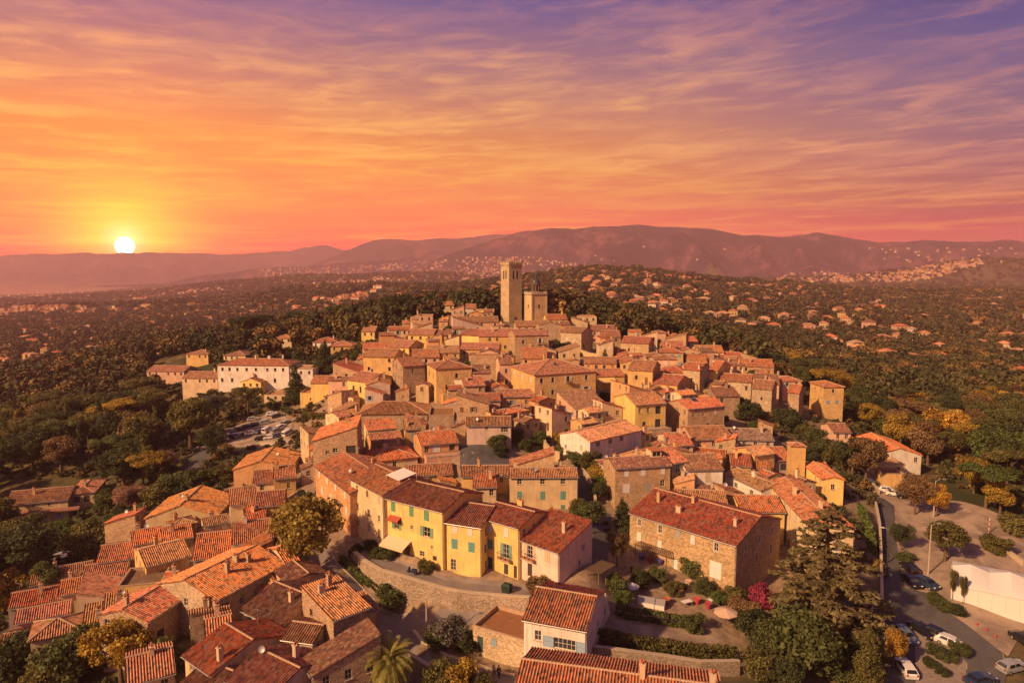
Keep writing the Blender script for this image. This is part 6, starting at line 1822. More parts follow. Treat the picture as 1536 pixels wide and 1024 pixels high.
# ------------------------------------------------------------------ houses that close up the streets
def in_poly(x, y, poly):
    ins = False
    for (x0, y0), (x1, y1) in zip(poly, poly[1:] + poly[:1]):
        if (y0 > y) != (y1 > y) and x < (x1 - x0) * (y - y0) / (y1 - y0) + x0:
            ins = not ins
    return ins
def obb(c):
    x, y, W, D, a = c
    f, n = (math.cos(a), math.sin(a)), (-math.sin(a), math.cos(a))
    return [(x + sx * f[0] * W / 2 + sy * n[0] * D / 2, y + sx * f[1] * W / 2 + sy * n[1] * D / 2) for sx, sy in ((-1, -1), (1, -1), (1, 1), (-1, 1))], (f, n)
def hit(a, b):
    if math.hypot(a[0] - b[0], a[1] - b[1]) > (math.hypot(a[2], a[3]) + math.hypot(b[2], b[3])) / 2:
        return False
    (P, ax), (Q, bx) = obb(a), obb(b)
    for e in (*ax, *bx):
        p = [v[0] * e[0] + v[1] * e[1] for v in P]; q = [v[0] * e[0] + v[1] * e[1] for v in Q]
        if max(p) < min(q) or max(q) < min(p):
            return False
    return True
TOWN = [(445,740),(468,700),(500,640),(515,590),(545,545),(585,512),(620,492),(700,482),(760,484),(840,487),(905,500),(960,512),(1040,532),(1110,548),(1170,572),(1185,600),(1120,640),(1190,690),(1265,750),(1225,775),(1110,790),(1000,765),(925,760),(900,760),(868,765),(765,765),(690,745),(640,735),(560,720)]
LOWER = [(10,960),(45,905),(150,845),(220,792),(325,745),(440,760),(447,850),(420,870),(485,885),(550,930),(550,1040),(200,1060),(215,985),(60,1000)]
HOLES = [[(1160,745),(1160,672),(1222,672),(1222,745)], [(738,505),(738,440),(832,440),(832,500)], [(685,715),(685,660),(730,655),(850,660),(905,700),(905,790),(865,780),(860,725),(770,715)], [(885,632),(888,580),(915,570),(955,590),(950,625)], [(822,545),(822,510),(885,515),(905,540),(880,552)], [(1060,655),(1080,590),(1225,620),(1225,665),(1120,660)]]
LANDMARK = [((700,640),'the asphalt court'),((850,600),'the big square ochre house'),((680,600),'the pyramid roofed house'),((765,480),'the tall tower'),((805,480),'the church tower'),((925,600),'the palace street'),
            ((960,740),'the dormer house'),((1050,800),'the big farmhouse'),((1200,690),'the small square tower'),((1245,620),'the lone tower house'),((850,530),'the green garden'),((590,640),'the broad hipped house'),((480,690),'the tall stone house'),
            ((950,580),'the bare ochre wall'),((1060,600),'the broad stone house'),((1140,600),'the six windowed house'),((240,870),'the plain ochre house'),((370,870),'the long orange roof'),((80,920),'the red striped roof'),((400,800),'the green shuttered rear wall'),((460,950),'the bare stone house'),((270,760),'the two coloured gable'),
            ((660,665),'the salmon pink house'),((620,530),'the upper left streets'),((1000,530),'the right crest'),((1100,690),'the slate coloured roof'),((560,690),'the peach balcony house'),((310,1000),'the patched red roof'),((910,520),'the long stone house'),((730,510),'the tower foot streets')]
USED_LABELS = set(r_[0] for r_ in HOUSES)
def uniq(make):
    for k in range(40):
        l = make(k)
        if l not in USED_LABELS:
            USED_LABELS.add(l)
            return l
    return l
def fill(poly, n_try, n_max, seed, hr=(4.2, 5.4), Ymin=0, small=1.0):
    rnd = random.Random(seed)
    xs, ys = [p[0] for p in poly], [p[1] for p in poly]
    made = 0
    for _ in range(n_try):
        if made >= n_max:
            break
        px, py = rnd.uniform(min(xs), max(xs)), rnd.uniform(min(ys), max(ys))
        if not in_poly(px, py, poly) or any(in_poly(px, py, h) for h in HOLES):
            continue
        c = G(px, py)
        if c.y < Ymin:
            continue
        near = min(FOOT, key=lambda f_: (f_[0] - c.x) ** 2 + (f_[1] - c.y) ** 2)
        a = near[4] + R(rnd.uniform(-8, 8))
        while a > math.pi / 4: a -= math.pi / 2
        while a < -math.pi / 4: a += math.pi / 2
        k = (rnd.choice((1.0, .85, .7)) if _ < n_try * .6 else .62) * small
        W, D = rnd.uniform(7, 11) * k, rnd.uniform(7, 10) * k
        cand = (c.x, c.y, W + .2, D + .2, a)
        if any(hit(cand, f_) for f_ in FOOT):
            continue
        h = rnd.uniform(*hr)
        f_ = Vector((math.cos(a), math.sin(a), 0)); n_ = Vector((-f_.y, f_.x, 0))
        A, B = c - f_ * W / 2 - n_ * D / 2, c + f_ * W / 2 - n_ * D / 2
        rp = A if a >= 0 else B
        ze = tz(rp.x, rp.y) + h
        pa, pb = proj((A.x, A.y, ze)), proj((B.x, B.y, ze))
        wk, wn = rnd.choice((('ochre', 'ochre'), ('rose', 'rosy'), ('beige', 'beige'), ('cream', 'cream'), ('mauve', 'mauve'), ('st', 'rubble stone'), ('stb', 'tan stone'), ('buff', 'buff'), ('orange', 'peach')))
        rk, rn = rnd.choice((('mix', 'mottled'), ('brn', 'brown'), ('tan', 'sandy'), ('pnk', 'pinkish'), ('org', 'orange'), ('red', 'red'), ('dk', 'dark')))
        lm = min(LANDMARK, key=lambda l_: (l_[0][0] - px) ** 2 + (2 * (l_[0][1] - py)) ** 2)
        rel = 'behind' if py < lm[0][1] - 10 and abs(px - lm[0][0]) < 40 else 'left of' if px < lm[0][0] - 8 else 'right of' if px > lm[0][0] + 8 else 'in front of'
        rt = rnd.choice(('gf', 'gf', 'gs', 'sf', 'sl', 'sr', 'hip'))
        sz = ('low', 'squat', 'narrow', 'plain', 'modest', 'small', 'worn', 'tucked in', 'crooked', 'stubby') if small == 1.0 else ('tiny', 'very small', 'slim', 'cramped', 'compact', 'wedged in', 'little', 'short', 'boxy', 'huddled')
        rf = {'gf': 'ridged', 'gs': 'gabled', 'sf': 'sloping', 'sl': 'sloping', 'sr': 'sloping', 'hip': 'hipped'}[rt]
        lab = uniq(lambda q: f'{sz[(made + q) % len(sz)]} {wn} house with a {rn} {rf} roof {rel} {lm[1]}')
        H(lab, (pa[0], pa[1]), (pb[0],), D / (1.3 if 128 < A.y < 400 and 5 < D <= 9.5 else 1), h, rt, 'stone' if wk.startswith('st') else 'stucco', wk, rk, phi=math.degrees(a), style=rnd.choice(('g', 'g', 'mix', 'c')), scol=rnd.choice(('white', 'grey', 'brown', 'blue', 'tan', 'green')), drop=.35)
        made += 1
    print('FILL', made)
fill(TOWN, 1500, 80, 3, (4.8, 7.0), 118)
fill(TOWN, 2600, 70, 4, (3.4, 6.0), 118, .62)
fill(TOWN, 3000, 50, 6, (3.0, 5.0), 118, .45)
fill(LOWER, 700, 26, 5, (4.0, 5.2))
fill(LOWER, 1200, 5, 8, (3.2, 4.6), 0, .7)

# ------------------------------------------------------------------ trees
def leaf_mesh(name, blobs, n, size, seed, m='leaves', flat=0.0, stretch=1.0, twig=False):
    """a crown of many leaf-sized faces spread through the blobs"""
    r = np.random.default_rng(seed)
    B = np.array(blobs, float)
    vol = (B[:, 3] * B[:, 4] * B[:, 5]) ** 0.8
    bi = r.choice(len(B), n, p=vol / vol.sum())
    d = r.normal(size=(n, 3)); d /= np.linalg.norm(d, axis=1)[:, None]
    rad = r.random(n) ** 0.38
    c = B[bi, :3] + d * rad[:, None] * B[bi, 3:6]
    nrm = d * np.array([1, 1, 1 + flat * 3]) * 0.8 + r.normal(size=(n, 3)) * 0.75
    nrm[:, 2] += 0.3 + flat * 1.6
    nrm /= np.linalg.norm(nrm, axis=1)[:, None]
    t = np.cross(nrm, r.normal(size=(n, 3))); t /= np.linalg.norm(t, axis=1)[:, None] + 1e-9
    b = np.cross(nrm, t)
    s = size * r.uniform(0.6, 1.35, n)[:, None]
    w = s * (0.12 if twig else 0.62)
    V = np.stack([c - t * s * stretch, c - b * w + nrm * s * .12, c + t * s * stretch, c + b * w + nrm * s * .12], 1).reshape(-1, 3)
    Fc = np.arange(n * 4).reshape(-1, 4)
    me = bpy.data.meshes.new(name)
    me.vertices.add(n * 4); me.vertices.foreach_set('co', V.astype(np.float32).ravel())
    me.loops.add(n * 4); me.loops.foreach_set('vertex_index', Fc.ravel().astype(np.int32))
    me.polygons.add(n); me.polygons.foreach_set('loop_start', (np.arange(n) * 4).astype(np.int32))
    at_ = me.attributes.new('tone', 'FLOAT', 'FACE')
    tone = np.clip(0.5 + 0.22 * r.normal(size=n) + 0.28 * (r.random(len(B)) - .5)[bi] * 1.6, 0, 1)
    at_.data.foreach_set('value', tone.astype(np.float32))
    me.update(calc_edges=True)
    me.materials.append(M[m])
    return me
def round_blobs(seed, n, R_, Hc, z0, br=(0.28, 0.42), top=1.0):
    rr = random.Random(seed)
    out_ = []
    for i in range(n):
        for _ in range(50):
            x, y, z = rr.uniform(-1, 1), rr.uniform(-1, 1), rr.uniform(-1, 1)
            q = x * x + y * y + z * z
            if 0.18 < q < 1:
                break
        b = rr.uniform(*br)
        out_.append((x * R_ * .78, y * R_ * .78, z0 + Hc / 2 + z * Hc / 2 * .78 * top, b * R_ * 1.05, b * R_ * 1.05, b * Hc / 2 * .95))
    return out_
def trunk_mesh(h, r, limbs, seed, spread=1.0, top=None):
    rr = random.Random(seed)
    mb = MB()
    lean = (rr.uniform(-.2, .2), rr.uniform(-.2, .2))
    mb.tube([(0, 0, -.6), (lean[0] * .3, lean[1] * .3, h * .5), (lean[0], lean[1], h)], [r * 1.35, r, r * .7], 8)
    for i in range(limbs):
        a = 2 * math.pi * i / max(limbs, 1) + rr.uniform(-.4, .4)
        z = h * rr.uniform(.75, 1.0)
        L = spread * rr.uniform(.7, 1.1)
        up = rr.uniform(.7, 1.3) * L
        p0 = (lean[0] * z / h, lean[1] * z / h, z)
        p1 = (p0[0] + math.cos(a) * L * .5, p0[1] + math.sin(a) * L * .5, z + up * .6)
        p2 = (p0[0] + math.cos(a) * L * 1.05, p0[1] + math.sin(a) * L * 1.05, z + up * 1.15)
        mb.tube([p0, p1, p2], [r * .55, r * .34, r * .12], 6)
    if top:
        mb.tube([(lean[0], lean[1], h), (0, 0, top)], [r * .7, r * .08], 6)
    return mb.mesh('trunk', M['bark'])
# species prototypes, each about 10 m tall
SPEC = {}
def add_spec(k, crown, trunk):
    SPEC[k] = (crown, trunk)
NL = 7500
for i in range(4):
    add_spec(f'broad{i}', leaf_mesh('crown', round_blobs(10 + i, 22, 4.2, 7.2, 2.8), NL, .215, i), trunk_mesh(3.6, .26, 5, i, 2.4))
for i in range(3):
    add_spec(f'oak{i}', leaf_mesh('crown', round_blobs(30 + i, 26, 5.2, 6.4, 3.2, (.22, .36)), NL, .23, 40 + i), trunk_mesh(3.8, .3, 6, 9 + i, 3.0))
for i in range(2):
    rr = random.Random(50 + i)
    bl = [(rr.uniform(-3.6, 3.6), rr.uniform(-3.6, 3.6), 8.3 + rr.uniform(-.5, .8), rr.uniform(1.2, 1.9), rr.uniform(1.2, 1.9), rr.uniform(.5, .8)) for _ in range(20)]
    add_spec(f'pine{i}', leaf_mesh('crown', bl, NL, .19, 60 + i, flat=.3), trunk_mesh(6.4, .26, 7, 20 + i, 2.6))
for i in range(2):
    rr = random.Random(70 + i)
    bl = []
    for z in np.linspace(1.6, 9.6, 11):
        q = 2.9 * (1 - (z - 1.2) / 9.2) + .35
        for _ in range(4):
            a = rr.uniform(0, 6.28)
            bl.append((math.cos(a) * q * .5, math.sin(a) * q * .5, z + rr.uniform(-.4, .4), q * .55, q * .55, .75))
    add_spec(f'cone{i}', leaf_mesh('crown', bl, NL, .18, 80 + i), trunk_mesh(3, .22, 0, 30 + i, 1, 9.4))
rr = random.Random(5)
add_spec('cypress0', leaf_mesh('crown', [(rr.uniform(-.2, .2), rr.uniform(-.2, .2), z, .35 + .75 * math.sin(math.pi * min((z + 1.2) / 11.4, 1)), .35 + .75 * math.sin(math.pi * min((z + 1.2) / 11.4, 1)), .8) for z in np.linspace(.9, 9.4, 14)], 3000, .2, 91, stretch=1.3), trunk_mesh(1.5, .14, 0, 41, 1, 8))
add_spec('bare0', leaf_mesh('crown', round_blobs(95, 22, 4.0, 6.6, 3.0, (.3, .45)), 5000, .5, 96, twig=True), trunk_mesh(3.2, .22, 8, 44, 3.0))
add_spec('bush0', leaf_mesh('crown', round_blobs(97, 18, 5.2, 9.0, .2, (.34, .48)), 5200, .36, 98), trunk_mesh(2.5, .3, 4, 45, 2.5))
add_spec('bush1', leaf_mesh('crown', round_blobs(99, 14, 5.6, 8.4, .2, (.36, .5)), 5200, .36, 100), trunk_mesh(2.5, .3, 4, 46, 2.5))
# cedar: flat sprays on tiers of branches
rr = random.Random(8)
bl, cb = [], MB()
cb.tube([(0, 0, -.6), (.1, 0, 5), (0, .1, 9.9)], [.34, .22, .04], 8)
for z in np.linspace(1.5, 9.5, 14):
    q = 4.1 * (1 - ((z - 1.2) / 9.4) ** 1.15) + .35
    nb_ = 7 if z < 6 else 5
    for k in range(nb_):
        a = 2 * math.pi * k / nb_ + rr.uniform(-.5, .5)
        L = q * rr.uniform(.72, 1.12)
        cb.tube([(0, 0, z), (math.cos(a) * L * .6, math.sin(a) * L * .6, z + .12), (math.cos(a) * L, math.sin(a) * L, z - .2)], [.07, .045, .012], 5)
        for t in (.35, .6, .82, 1.0):
            bl.append((math.cos(a) * L * t + rr.uniform(-.2, .2), math.sin(a) * L * t + rr.uniform(-.2, .2), z + .1 - .3 * t * t, .26 + .42 * t * q / 4, .26 + .42 * t * q / 4, .07))
add_spec('cedar0', leaf_mesh('crown', bl, 9500, .135, 120, flat=.8, stretch=1.4), cb.mesh('trunk', M['bark']))

GRN = dict(dark=(.046, .052, .020), mid=(.072, .080, .026), olive=(.10, .088, .028), yellow=(.25, .165, .03), gold=(.31, .18, .035), brown=(.15, .095, .045), grey=(.11, .10, .078), bright=(.075, .098, .026), pinkish=(.20, .115, .085), wine=(.20, .03, .06), fir=(.155, .125, .055))
N_TREES = 0
TREE_SPOTS = []
def tree(kind, x, y, h, col, label, group=None, cat='tree', name=None, rz=None, sx=1.0, z=None):
    global N_TREES
    N_TREES += 1
    cr, tr = SPEC[kind]
    rnd = random.Random(N_TREES * 17)
    k = h / 10.0
    nm = name or {'pine': 'pine_tree', 'cone': 'fir_tree', 'cypr': 'cypress_tree', 'ceda': 'cedar_tree', 'bush': 'shrub'}.get(kind[:4], 'tree')
    t = empty(nm, (x, y, (tz(x, y) if z is None else z) - .1), rnd.uniform(0, 6.28) if rz is None else rz)
    t.scale = (k * sx, k * sx, k)
    tag(t, label, cat, group)
    c = put('crown', cr, t, (0, 0, 0), 0, GRN[col] if isinstance(col, str) else col)
    put('trunk', tr, t, (0, 0, 0), 0)
    TREE_SPOTS.append((x, y, h * .4))
    return t
def T(kind, px, py, h, col, label, sx=1.0, **kw):
    p = G(px, py)
    return tree(kind, p.x, p.y, h, col, label, sx=sx, **kw)
def Tz(kind, px, py, z, h, col, label, sx=1.0, **kw):
    p = at_z(px, py, z)
    return tree(kind, p.x, p.y, h, col, label, sx=sx, z=z, **kw)

T('broad0', 461, 865, 14.6, (.20, .15, .035), 'big round yellow-green tree by the bend of the village road', 1.0)
T('cedar0', 1234, 945, 18.5, 'fir', 'tall spreading cedar with layered branches beside the farmhouse', 1.12, rz=.4)
T('bush0', 1205, 1003, 9.0, 'mid', 'round dense green tree below the cedar', 1.05, name='tree')
T('cone0', 1298, 1040, 8.6, 'olive', 'conical yellow-green tree beside the dark road at the bottom', 1.0)
T('broad1', 1340, 1005, 6.0, 'gold', 'slender tree in yellow blossom between the parked cars', .62)
T('oak0', 1417, 842, 7.6, 'olive', 'full yellow-green tree on the gravel ground left of the marquee', .95)
T('bare0', 1352, 826, 5.4, 'dark', 'small dark tree on the verge of the east road')
T('bare0', 1428, 900, 5.6, 'olive', 'thin tree in front of the white marquee, the taller one', .3)
T('bare0', 1444, 906, 5.0, 'olive', 'thin sapling in front of the white marquee', .28)
T('pine0', 1478, 762, 9.5, 'bright', 'flat topped umbrella pine at the end of the gravel ground', 1.05)
T('oak1', 1298, 728, 11.5, 'brown', 'dark brown-green tree leaning over the parking lane', .9)
T('oak2', 1278, 716, 10.5, 'dark', 'dark tree over the parked black car', .9)
T('bare0', 1372, 772, 9.0, 'brown', 'sparse brown tree beside the gravel ground')
T('broad2', 1404, 775, 6.8, 'gold', 'small golden tree by the slender lamp post', .9)
T('broad3', 1500, 770, 7.0, 'yellow', 'yellow-green bush like tree left of the right border', 1.1)
T('bush1', 1522, 800, 4.5, 'olive', 'wide low shrub at the right border', 1.3)
T('bush0', 1494, 828, 3.6, 'olive', 'olive shrub behind the striped road post', 1.3)
T('bush1', 1360, 842, 2.2, 'mid', 'low shrub beside the small dark tree', 1.3)
T('bush0', 1405, 905, 1.9, 'mid', 'clipped shrub in front of the marquee end', 1.5)
T('bush1', 1420, 915, 1.8, 'mid', 'second clipped shrub along the marquee verge', 1.5)
T('bush0', 1437, 921, 1.7, 'dark', 'third clipped shrub along the marquee verge', 1.5)
for k, (x, y, h, c_) in enumerate([(1405,985,2.2,'dark'),(1420,992,2.0,'mid'),(1396,1000,1.6,'dark'),(1438,982,2.2,'mid'),(1412,1012,1.5,'dark')]):
    T('bush0', x, y, h, c_, f'{["dark spiky","rounded green","low dark","leafy green","flat dark"][k]} shrub on the paved traffic island', 1.2)
T('cone1', 934, 800, 6.6, 'dark', 'dark bushy tree at the corner of the rubble dormer house', 1.3)
T('broad1', 883, 800, 6.2, 'mid', 'green tree behind the pink end house', 1.1)
T('broad2', 868, 792, 5.6, 'olive', 'yellowish tree behind the pink end house', 1.0)
T('bare0', 925, 850, 6.4, 'brown', 'brown twiggy tree beside the alley and farmhouse', .9)
T('bush1', 1040, 862, 3.8, 'mid', 'leafy green vine mass on the farmhouse front', 1.2)
T('bush0', 1140, 916, 4.6, 'wine', 'magenta bougainvillea by the farmhouse corner', 1.0, name='bougainvillea')
T('bush1', 886, 706, 5.4, 'olive', 'tree beside the white gable house', .9)
T('bush0', 896, 724, 4.4, 'yellow', 'yellow bush between the alley and the dormer house', 1.1)
T('bush1', 906, 735, 4.0, 'bright', 'bright green bush at the head of the alley', 1.1)
T('cone0', 907, 549, 5.6, 'mid', 'small pointed evergreen above the palace street', 1.1)
T('bush0', 1040, 945, 2.8, 'mid', 'shrub between the hedge and the parasol', 1.3)
for k, (x, y, h, c_, l_) in enumerate([(747,672,4.0,'mid','shrub by the white cottage door'),(752,684,3.2,'dark','dark shrub on the court bank'),(773,664,4.2,'olive','cactus like shrub by the court garden'),(790,676,3.4,'mid','shrub in the terraced court garden'),(810,668,4.2,'mid','large shrub under the ochre garden wall'),
        (800,650,3.6,'dark','dark shrub under the pink stone houses'),(838,664,3.2,'yellow','yellow shrub against the stepped wall'),(846,683,3.6,'olive','olive shrub below the stepped wall'),(858,690,3.0,'mid','green shrub below the white gable wall'),(868,698,3.4,'mid','mid green shrub at the white house foot'),
        (838,534,5.0,'dark','dark tree in the upper green garden'),(849,528,4.4,'mid','mid green tree in the upper green garden'),(860,534,3.6,'bright','bright bush in the upper green garden'),(868,528,4.2,'dark','pointed dark bush in the upper green garden'),(832,522,4.0,'mid','bush at the left of the upper green garden'),
        (1098,622,6.4,'mid','tree beside the broad stone house'),(1118,630,7.0,'dark','dark round tree in the right garden'),(1136,618,5.0,'mid','small tree under the long stone house'),(1150,634,4.0,'brown','russet bush in the right garden'),(1178,642,6.8,'dark','spreading dark tree in the right garden'),(1196,648,5.2,'mid','low tree at the end of the right garden'),
        (1130,650,4.0,'mid','hedge like bush by the slate roof'),(1210,655,4.4,'olive','bush beside the tower house path'),(1225,668,5.4,'mid','tree under the lone tower house'),(1240,690,6.5,'mid','green tree beside the red roof by the wood'),(1256,700,7.0,'olive','tree at the top of the parking lane'),(1215,690,4.6,'dark','dark bush behind the small square tower'),
        (1170,740,4.6,'dark','dark shrub below the small square tower'),(1105,755,3.4,'dark','dark shrub by the long orange roof'),
        (640,858,2.5,'olive','rounded shrub in a pot outside the pale yellow house'),(568,836,2.6,'mid','climbing bush by the cream house door'),(556,826,2.4,'dark','dark bush at the corner of the cream house'),(584,838,2.2,'mid','shrub on the street by the canvas awning'),(534,836,2.6,'dark','dark shrub at the start of the stone wall'),
        (586,910,4.4,'mid','round clipped bush at the foot of the stone wall'),(672,968,4.6,'grey','grey-green olive tree by the outhouse'),(652,972,3.0,'mid','small bush beside the olive tree'),(700,978,3.2,'dark','dark bush beside the outhouse door'),(812,890,3.4,'brown','twiggy bush in front of the pink house'),
        (740,940,2.2,'wine','red leaved shrub on the outhouse terrace'),(762,942,2.4,'brown','brown shrub on the outhouse terrace'),(776,930,2.2,'mid','green shrub by the white village house'),(660,1035,4.4,'olive','shrub at the bottom beside the palm'),(690,1040,4.6,'yellow','yellow-green shrub at the bottom of the village road'),(720,1045,3.6,'olive','olive shrub next to the walkers'),
        (925,890,3.4,'mid','clipped ball shrub by the pergola'),(935,905,2.6,'bright','bright ball shrub by the cold frames'),(960,880,3.2,'dark','creeper on the farmhouse terrace wall'),(985,872,3.0,'mid','climber under the farmhouse terrace'),(1010,892,2.6,'olive','flowering shrub by the garden table'),(1055,890,3.0,'mid','tall plant by the red planters'),
        (1075,905,2.4,'bright','bright green plant by the red planters'),(1100,905,3.2,'olive','arching shrub near the bougainvillea'),(1115,930,4.0,'brown','brown arching shrub by the parasol'),(1130,960,5.0,'dark','dark bush below the bougainvillea'),(1155,985,5.4,'mid','green bush left of the round dense tree'),(1140,1015,4.4,'olive','olive bush at the bottom right garden'),
        (1175,1028,4.0,'dark','dark shrub at the bottom garden edge'),(1245,1020,4.6,'mid','shrub between the round tree and the conical tree'),(1262,985,4.0,'dark','dark shrub by the leaning wall'),(1300,968,4.0,'dark','dark shrub below the cedar'),(1310,1000,3.4,'mid','shrub by the silver white hatchback')]):
    T('bush0' if k % 2 else 'bush1', x, y, h, c_, l_, 1.05)
UPZ = UPI[4].z

COLW_ = {'dark': 'dark green', 'mid': 'green', 'olive': 'olive', 'bright': 'bright green'}
# palm
def palm(px, py, h):
    p = G(px, py)
    t = empty('palm_tree', (p.x, p.y, p.z - .1))
    tag(t, 'large date palm with arching yellow-green fronds beside the bare stone house', 'palm')
    mb = MB(); mb.tube([(0, 0, -.3), (.1, 0, h * .5), (0, 0, h)], [.42, .36, .4], 10)
    mb.build('trunk', M['bark'], t)
    rr = random.Random(4)
    fr = MB(); tones = []
    for k in range(96):
        a = k * 2.39996 + rr.uniform(-.15, .15)
        el = R(78 - 105 * (k / 96) + rr.uniform(-8, 8))
        L = rr.uniform(3.0, 3.9)
        pts, d = [Vector((0, 0, h + .1))], Vector((math.cos(a) * math.cos(el), math.sin(a) * math.cos(el), math.sin(el)))
        seg = 9
        for s in range(seg):
            d = (d + Vector((0, 0, -.115 - .02 * s))).normalized()
            pts.append(pts[-1] + d * L / seg)
        tn = rr.random()
        for s in range(1, seg):
            q0, q1 = pts[s], pts[s + 1]
            dd = (q1 - q0).normalized()
            side = dd.cross(Vector((0, 0, 1))).normalized()
            up = side.cross(dd)
            ll = .62 * math.sin(math.pi * (s + .6) / (seg + 1.0)) + .12
            for sd_ in (-1, 1):
                for j in (0.0, .33, .66):
                    b = q0.lerp(q1, j)
                    tip = b + side * sd_ * ll * .8 + dd * ll * .55 - up * .12 * ll
                    fr.face([b - dd * .05, b + dd * .07, tip]); tones.append(min(1, max(0, tn * .5 + rr.random() * .5)))
        fr.tube(pts, [.05] * 4 + [.03] * 6, 4, cap=False); tones += [.8] * (4 * (len(pts) - 1))
    o = fr.build('crown', M['leaves'], t, (.17, .155, .042))
    at_ = o.data.attributes.new('tone', 'FLOAT', 'FACE')
    at_.data.foreach_set('value', np.array(tones, dtype=np.float32))
palm(586, 1050, 5.0)

def hedge(label, pts, w, h, col, n, size=.2):
    P = [G(*p) for p in pts]
    t = empty('hedge', (P[0].x, P[0].y, P[0].z))
    tag(t, label, 'hedge')
    r = np.random.default_rng(len(label))
    bl = []
    Ltot = sum((b - a).length for a, b in zip(P[:-1], P[1:]))
    core = MB()
    for a, b in zip(P[:-1], P[1:]):
        m_ = max(1, int((b - a).length / .55))
        for k in range(m_):
            c = a.lerp(b, (k + .5) / m_)
            z = tz(c.x, c.y)
            for zz in np.linspace(.25, 1, max(2, int(h / .55))):
                bl.append((c.x - t.location.x + r.uniform(-.1, .1), c.y - t.location.y + r.uniform(-.1, .1), z - t.location.z + h * (zz - .12) + r.uniform(-.08, .08), .5, w / 2, h / 4.2))
    put('foliage', leaf_mesh('foliage', bl, n, size, len(label)), t, (0, 0, 0), 0, GRN[col])
    s_ = MB()
    for p in [P[0], *P[1:]]:
        z = tz(p.x, p.y) - t.location.z
        s_.tube([(p.x - t.location.x, p.y - t.location.y, z - .2), (p.x - t.location.x, p.y - t.location.y, z + h * .7)], .06, 5)
    s_.build('stem', M['bark'], t)
hedge('thick clipped hedge on top of the low rubble wall', [(890,966),(945,975),(1000,982),(1055,991),(1106,992)], 1.3, 2.0, 'olive', 9000)
hedge('clipped hedge behind the gravel path under the garden', [(925,922),(970,930),(1010,938),(1050,944)], 1.2, 1.5, 'mid', 6000)
hedge('trimmed hedge along the upper side of the village road', [(510,842),(535,864),(558,880),(574,890)], 1.0, 1.1, 'mid', 4500)
hedge('low hedge on the edge of the farmhouse terrace', [(946,856),(975,866),(1005,878),(1030,884)], .6, .8, 'olive', 2600, .15)
hedge('bright hedge below the white mansion', [(400,600),(415,612),(440,622)], 2.0, 1.6, 'mid', 2500, .3)
hedge('dark hedge at the end of the right wall beside the east road', [(1290,770),(1302,800),(1308,830)], 2.6, 2.2, 'bright', 3500, .25)
hedge('hedge bank by the yellow house with a flat terrace', [(455,625),(480,628),(500,625)], 2.0, 1.6, 'olive', 2200, .3)

# greenery tucked between the houses
rnd = random.Random(31)
made = 0
for _ in range(1500):
    if made >= 34:
        break
    px, py = rnd.uniform(450, 1260), rnd.uniform(500, 790)
    if not in_poly(px, py, TOWN):
        continue
    p = G(px, py)
    if any(abs(f_[0] - p.x) < 20 and abs(f_[1] - p.y) < 20 and hit((p.x, p.y, 2.0, 2.0, 0), f_) for f_ in FOOT) or any((p.x - a) ** 2 + (p.y - b) ** 2 < 16 for a, b, c in TREE_SPOTS):
        continue
    lm = min(LANDMARK, key=lambda l_: (l_[0][0] - px) ** 2 + (2 * (l_[0][1] - py)) ** 2)
    cw = rnd.choice(('mid', 'dark', 'olive', 'bright'))
    rel = 'behind' if py < lm[0][1] - 8 else 'left of' if px < lm[0][0] - 8 else 'right of' if px > lm[0][0] + 8 else 'in front of'
    lab = uniq(lambda q: f"{('small', 'leafy', 'rounded', 'straggling', 'dense', 'slim', 'low', 'untidy')[(made + q) % 8]} {COLW_[cw]} tree {rel} {lm[1]}")
    tree(rnd.choice(('bush0', 'bush1', 'broad0', 'broad2')), p.x, p.y, rnd.uniform(3.2, 5.4), cw, lab)
    made += 1
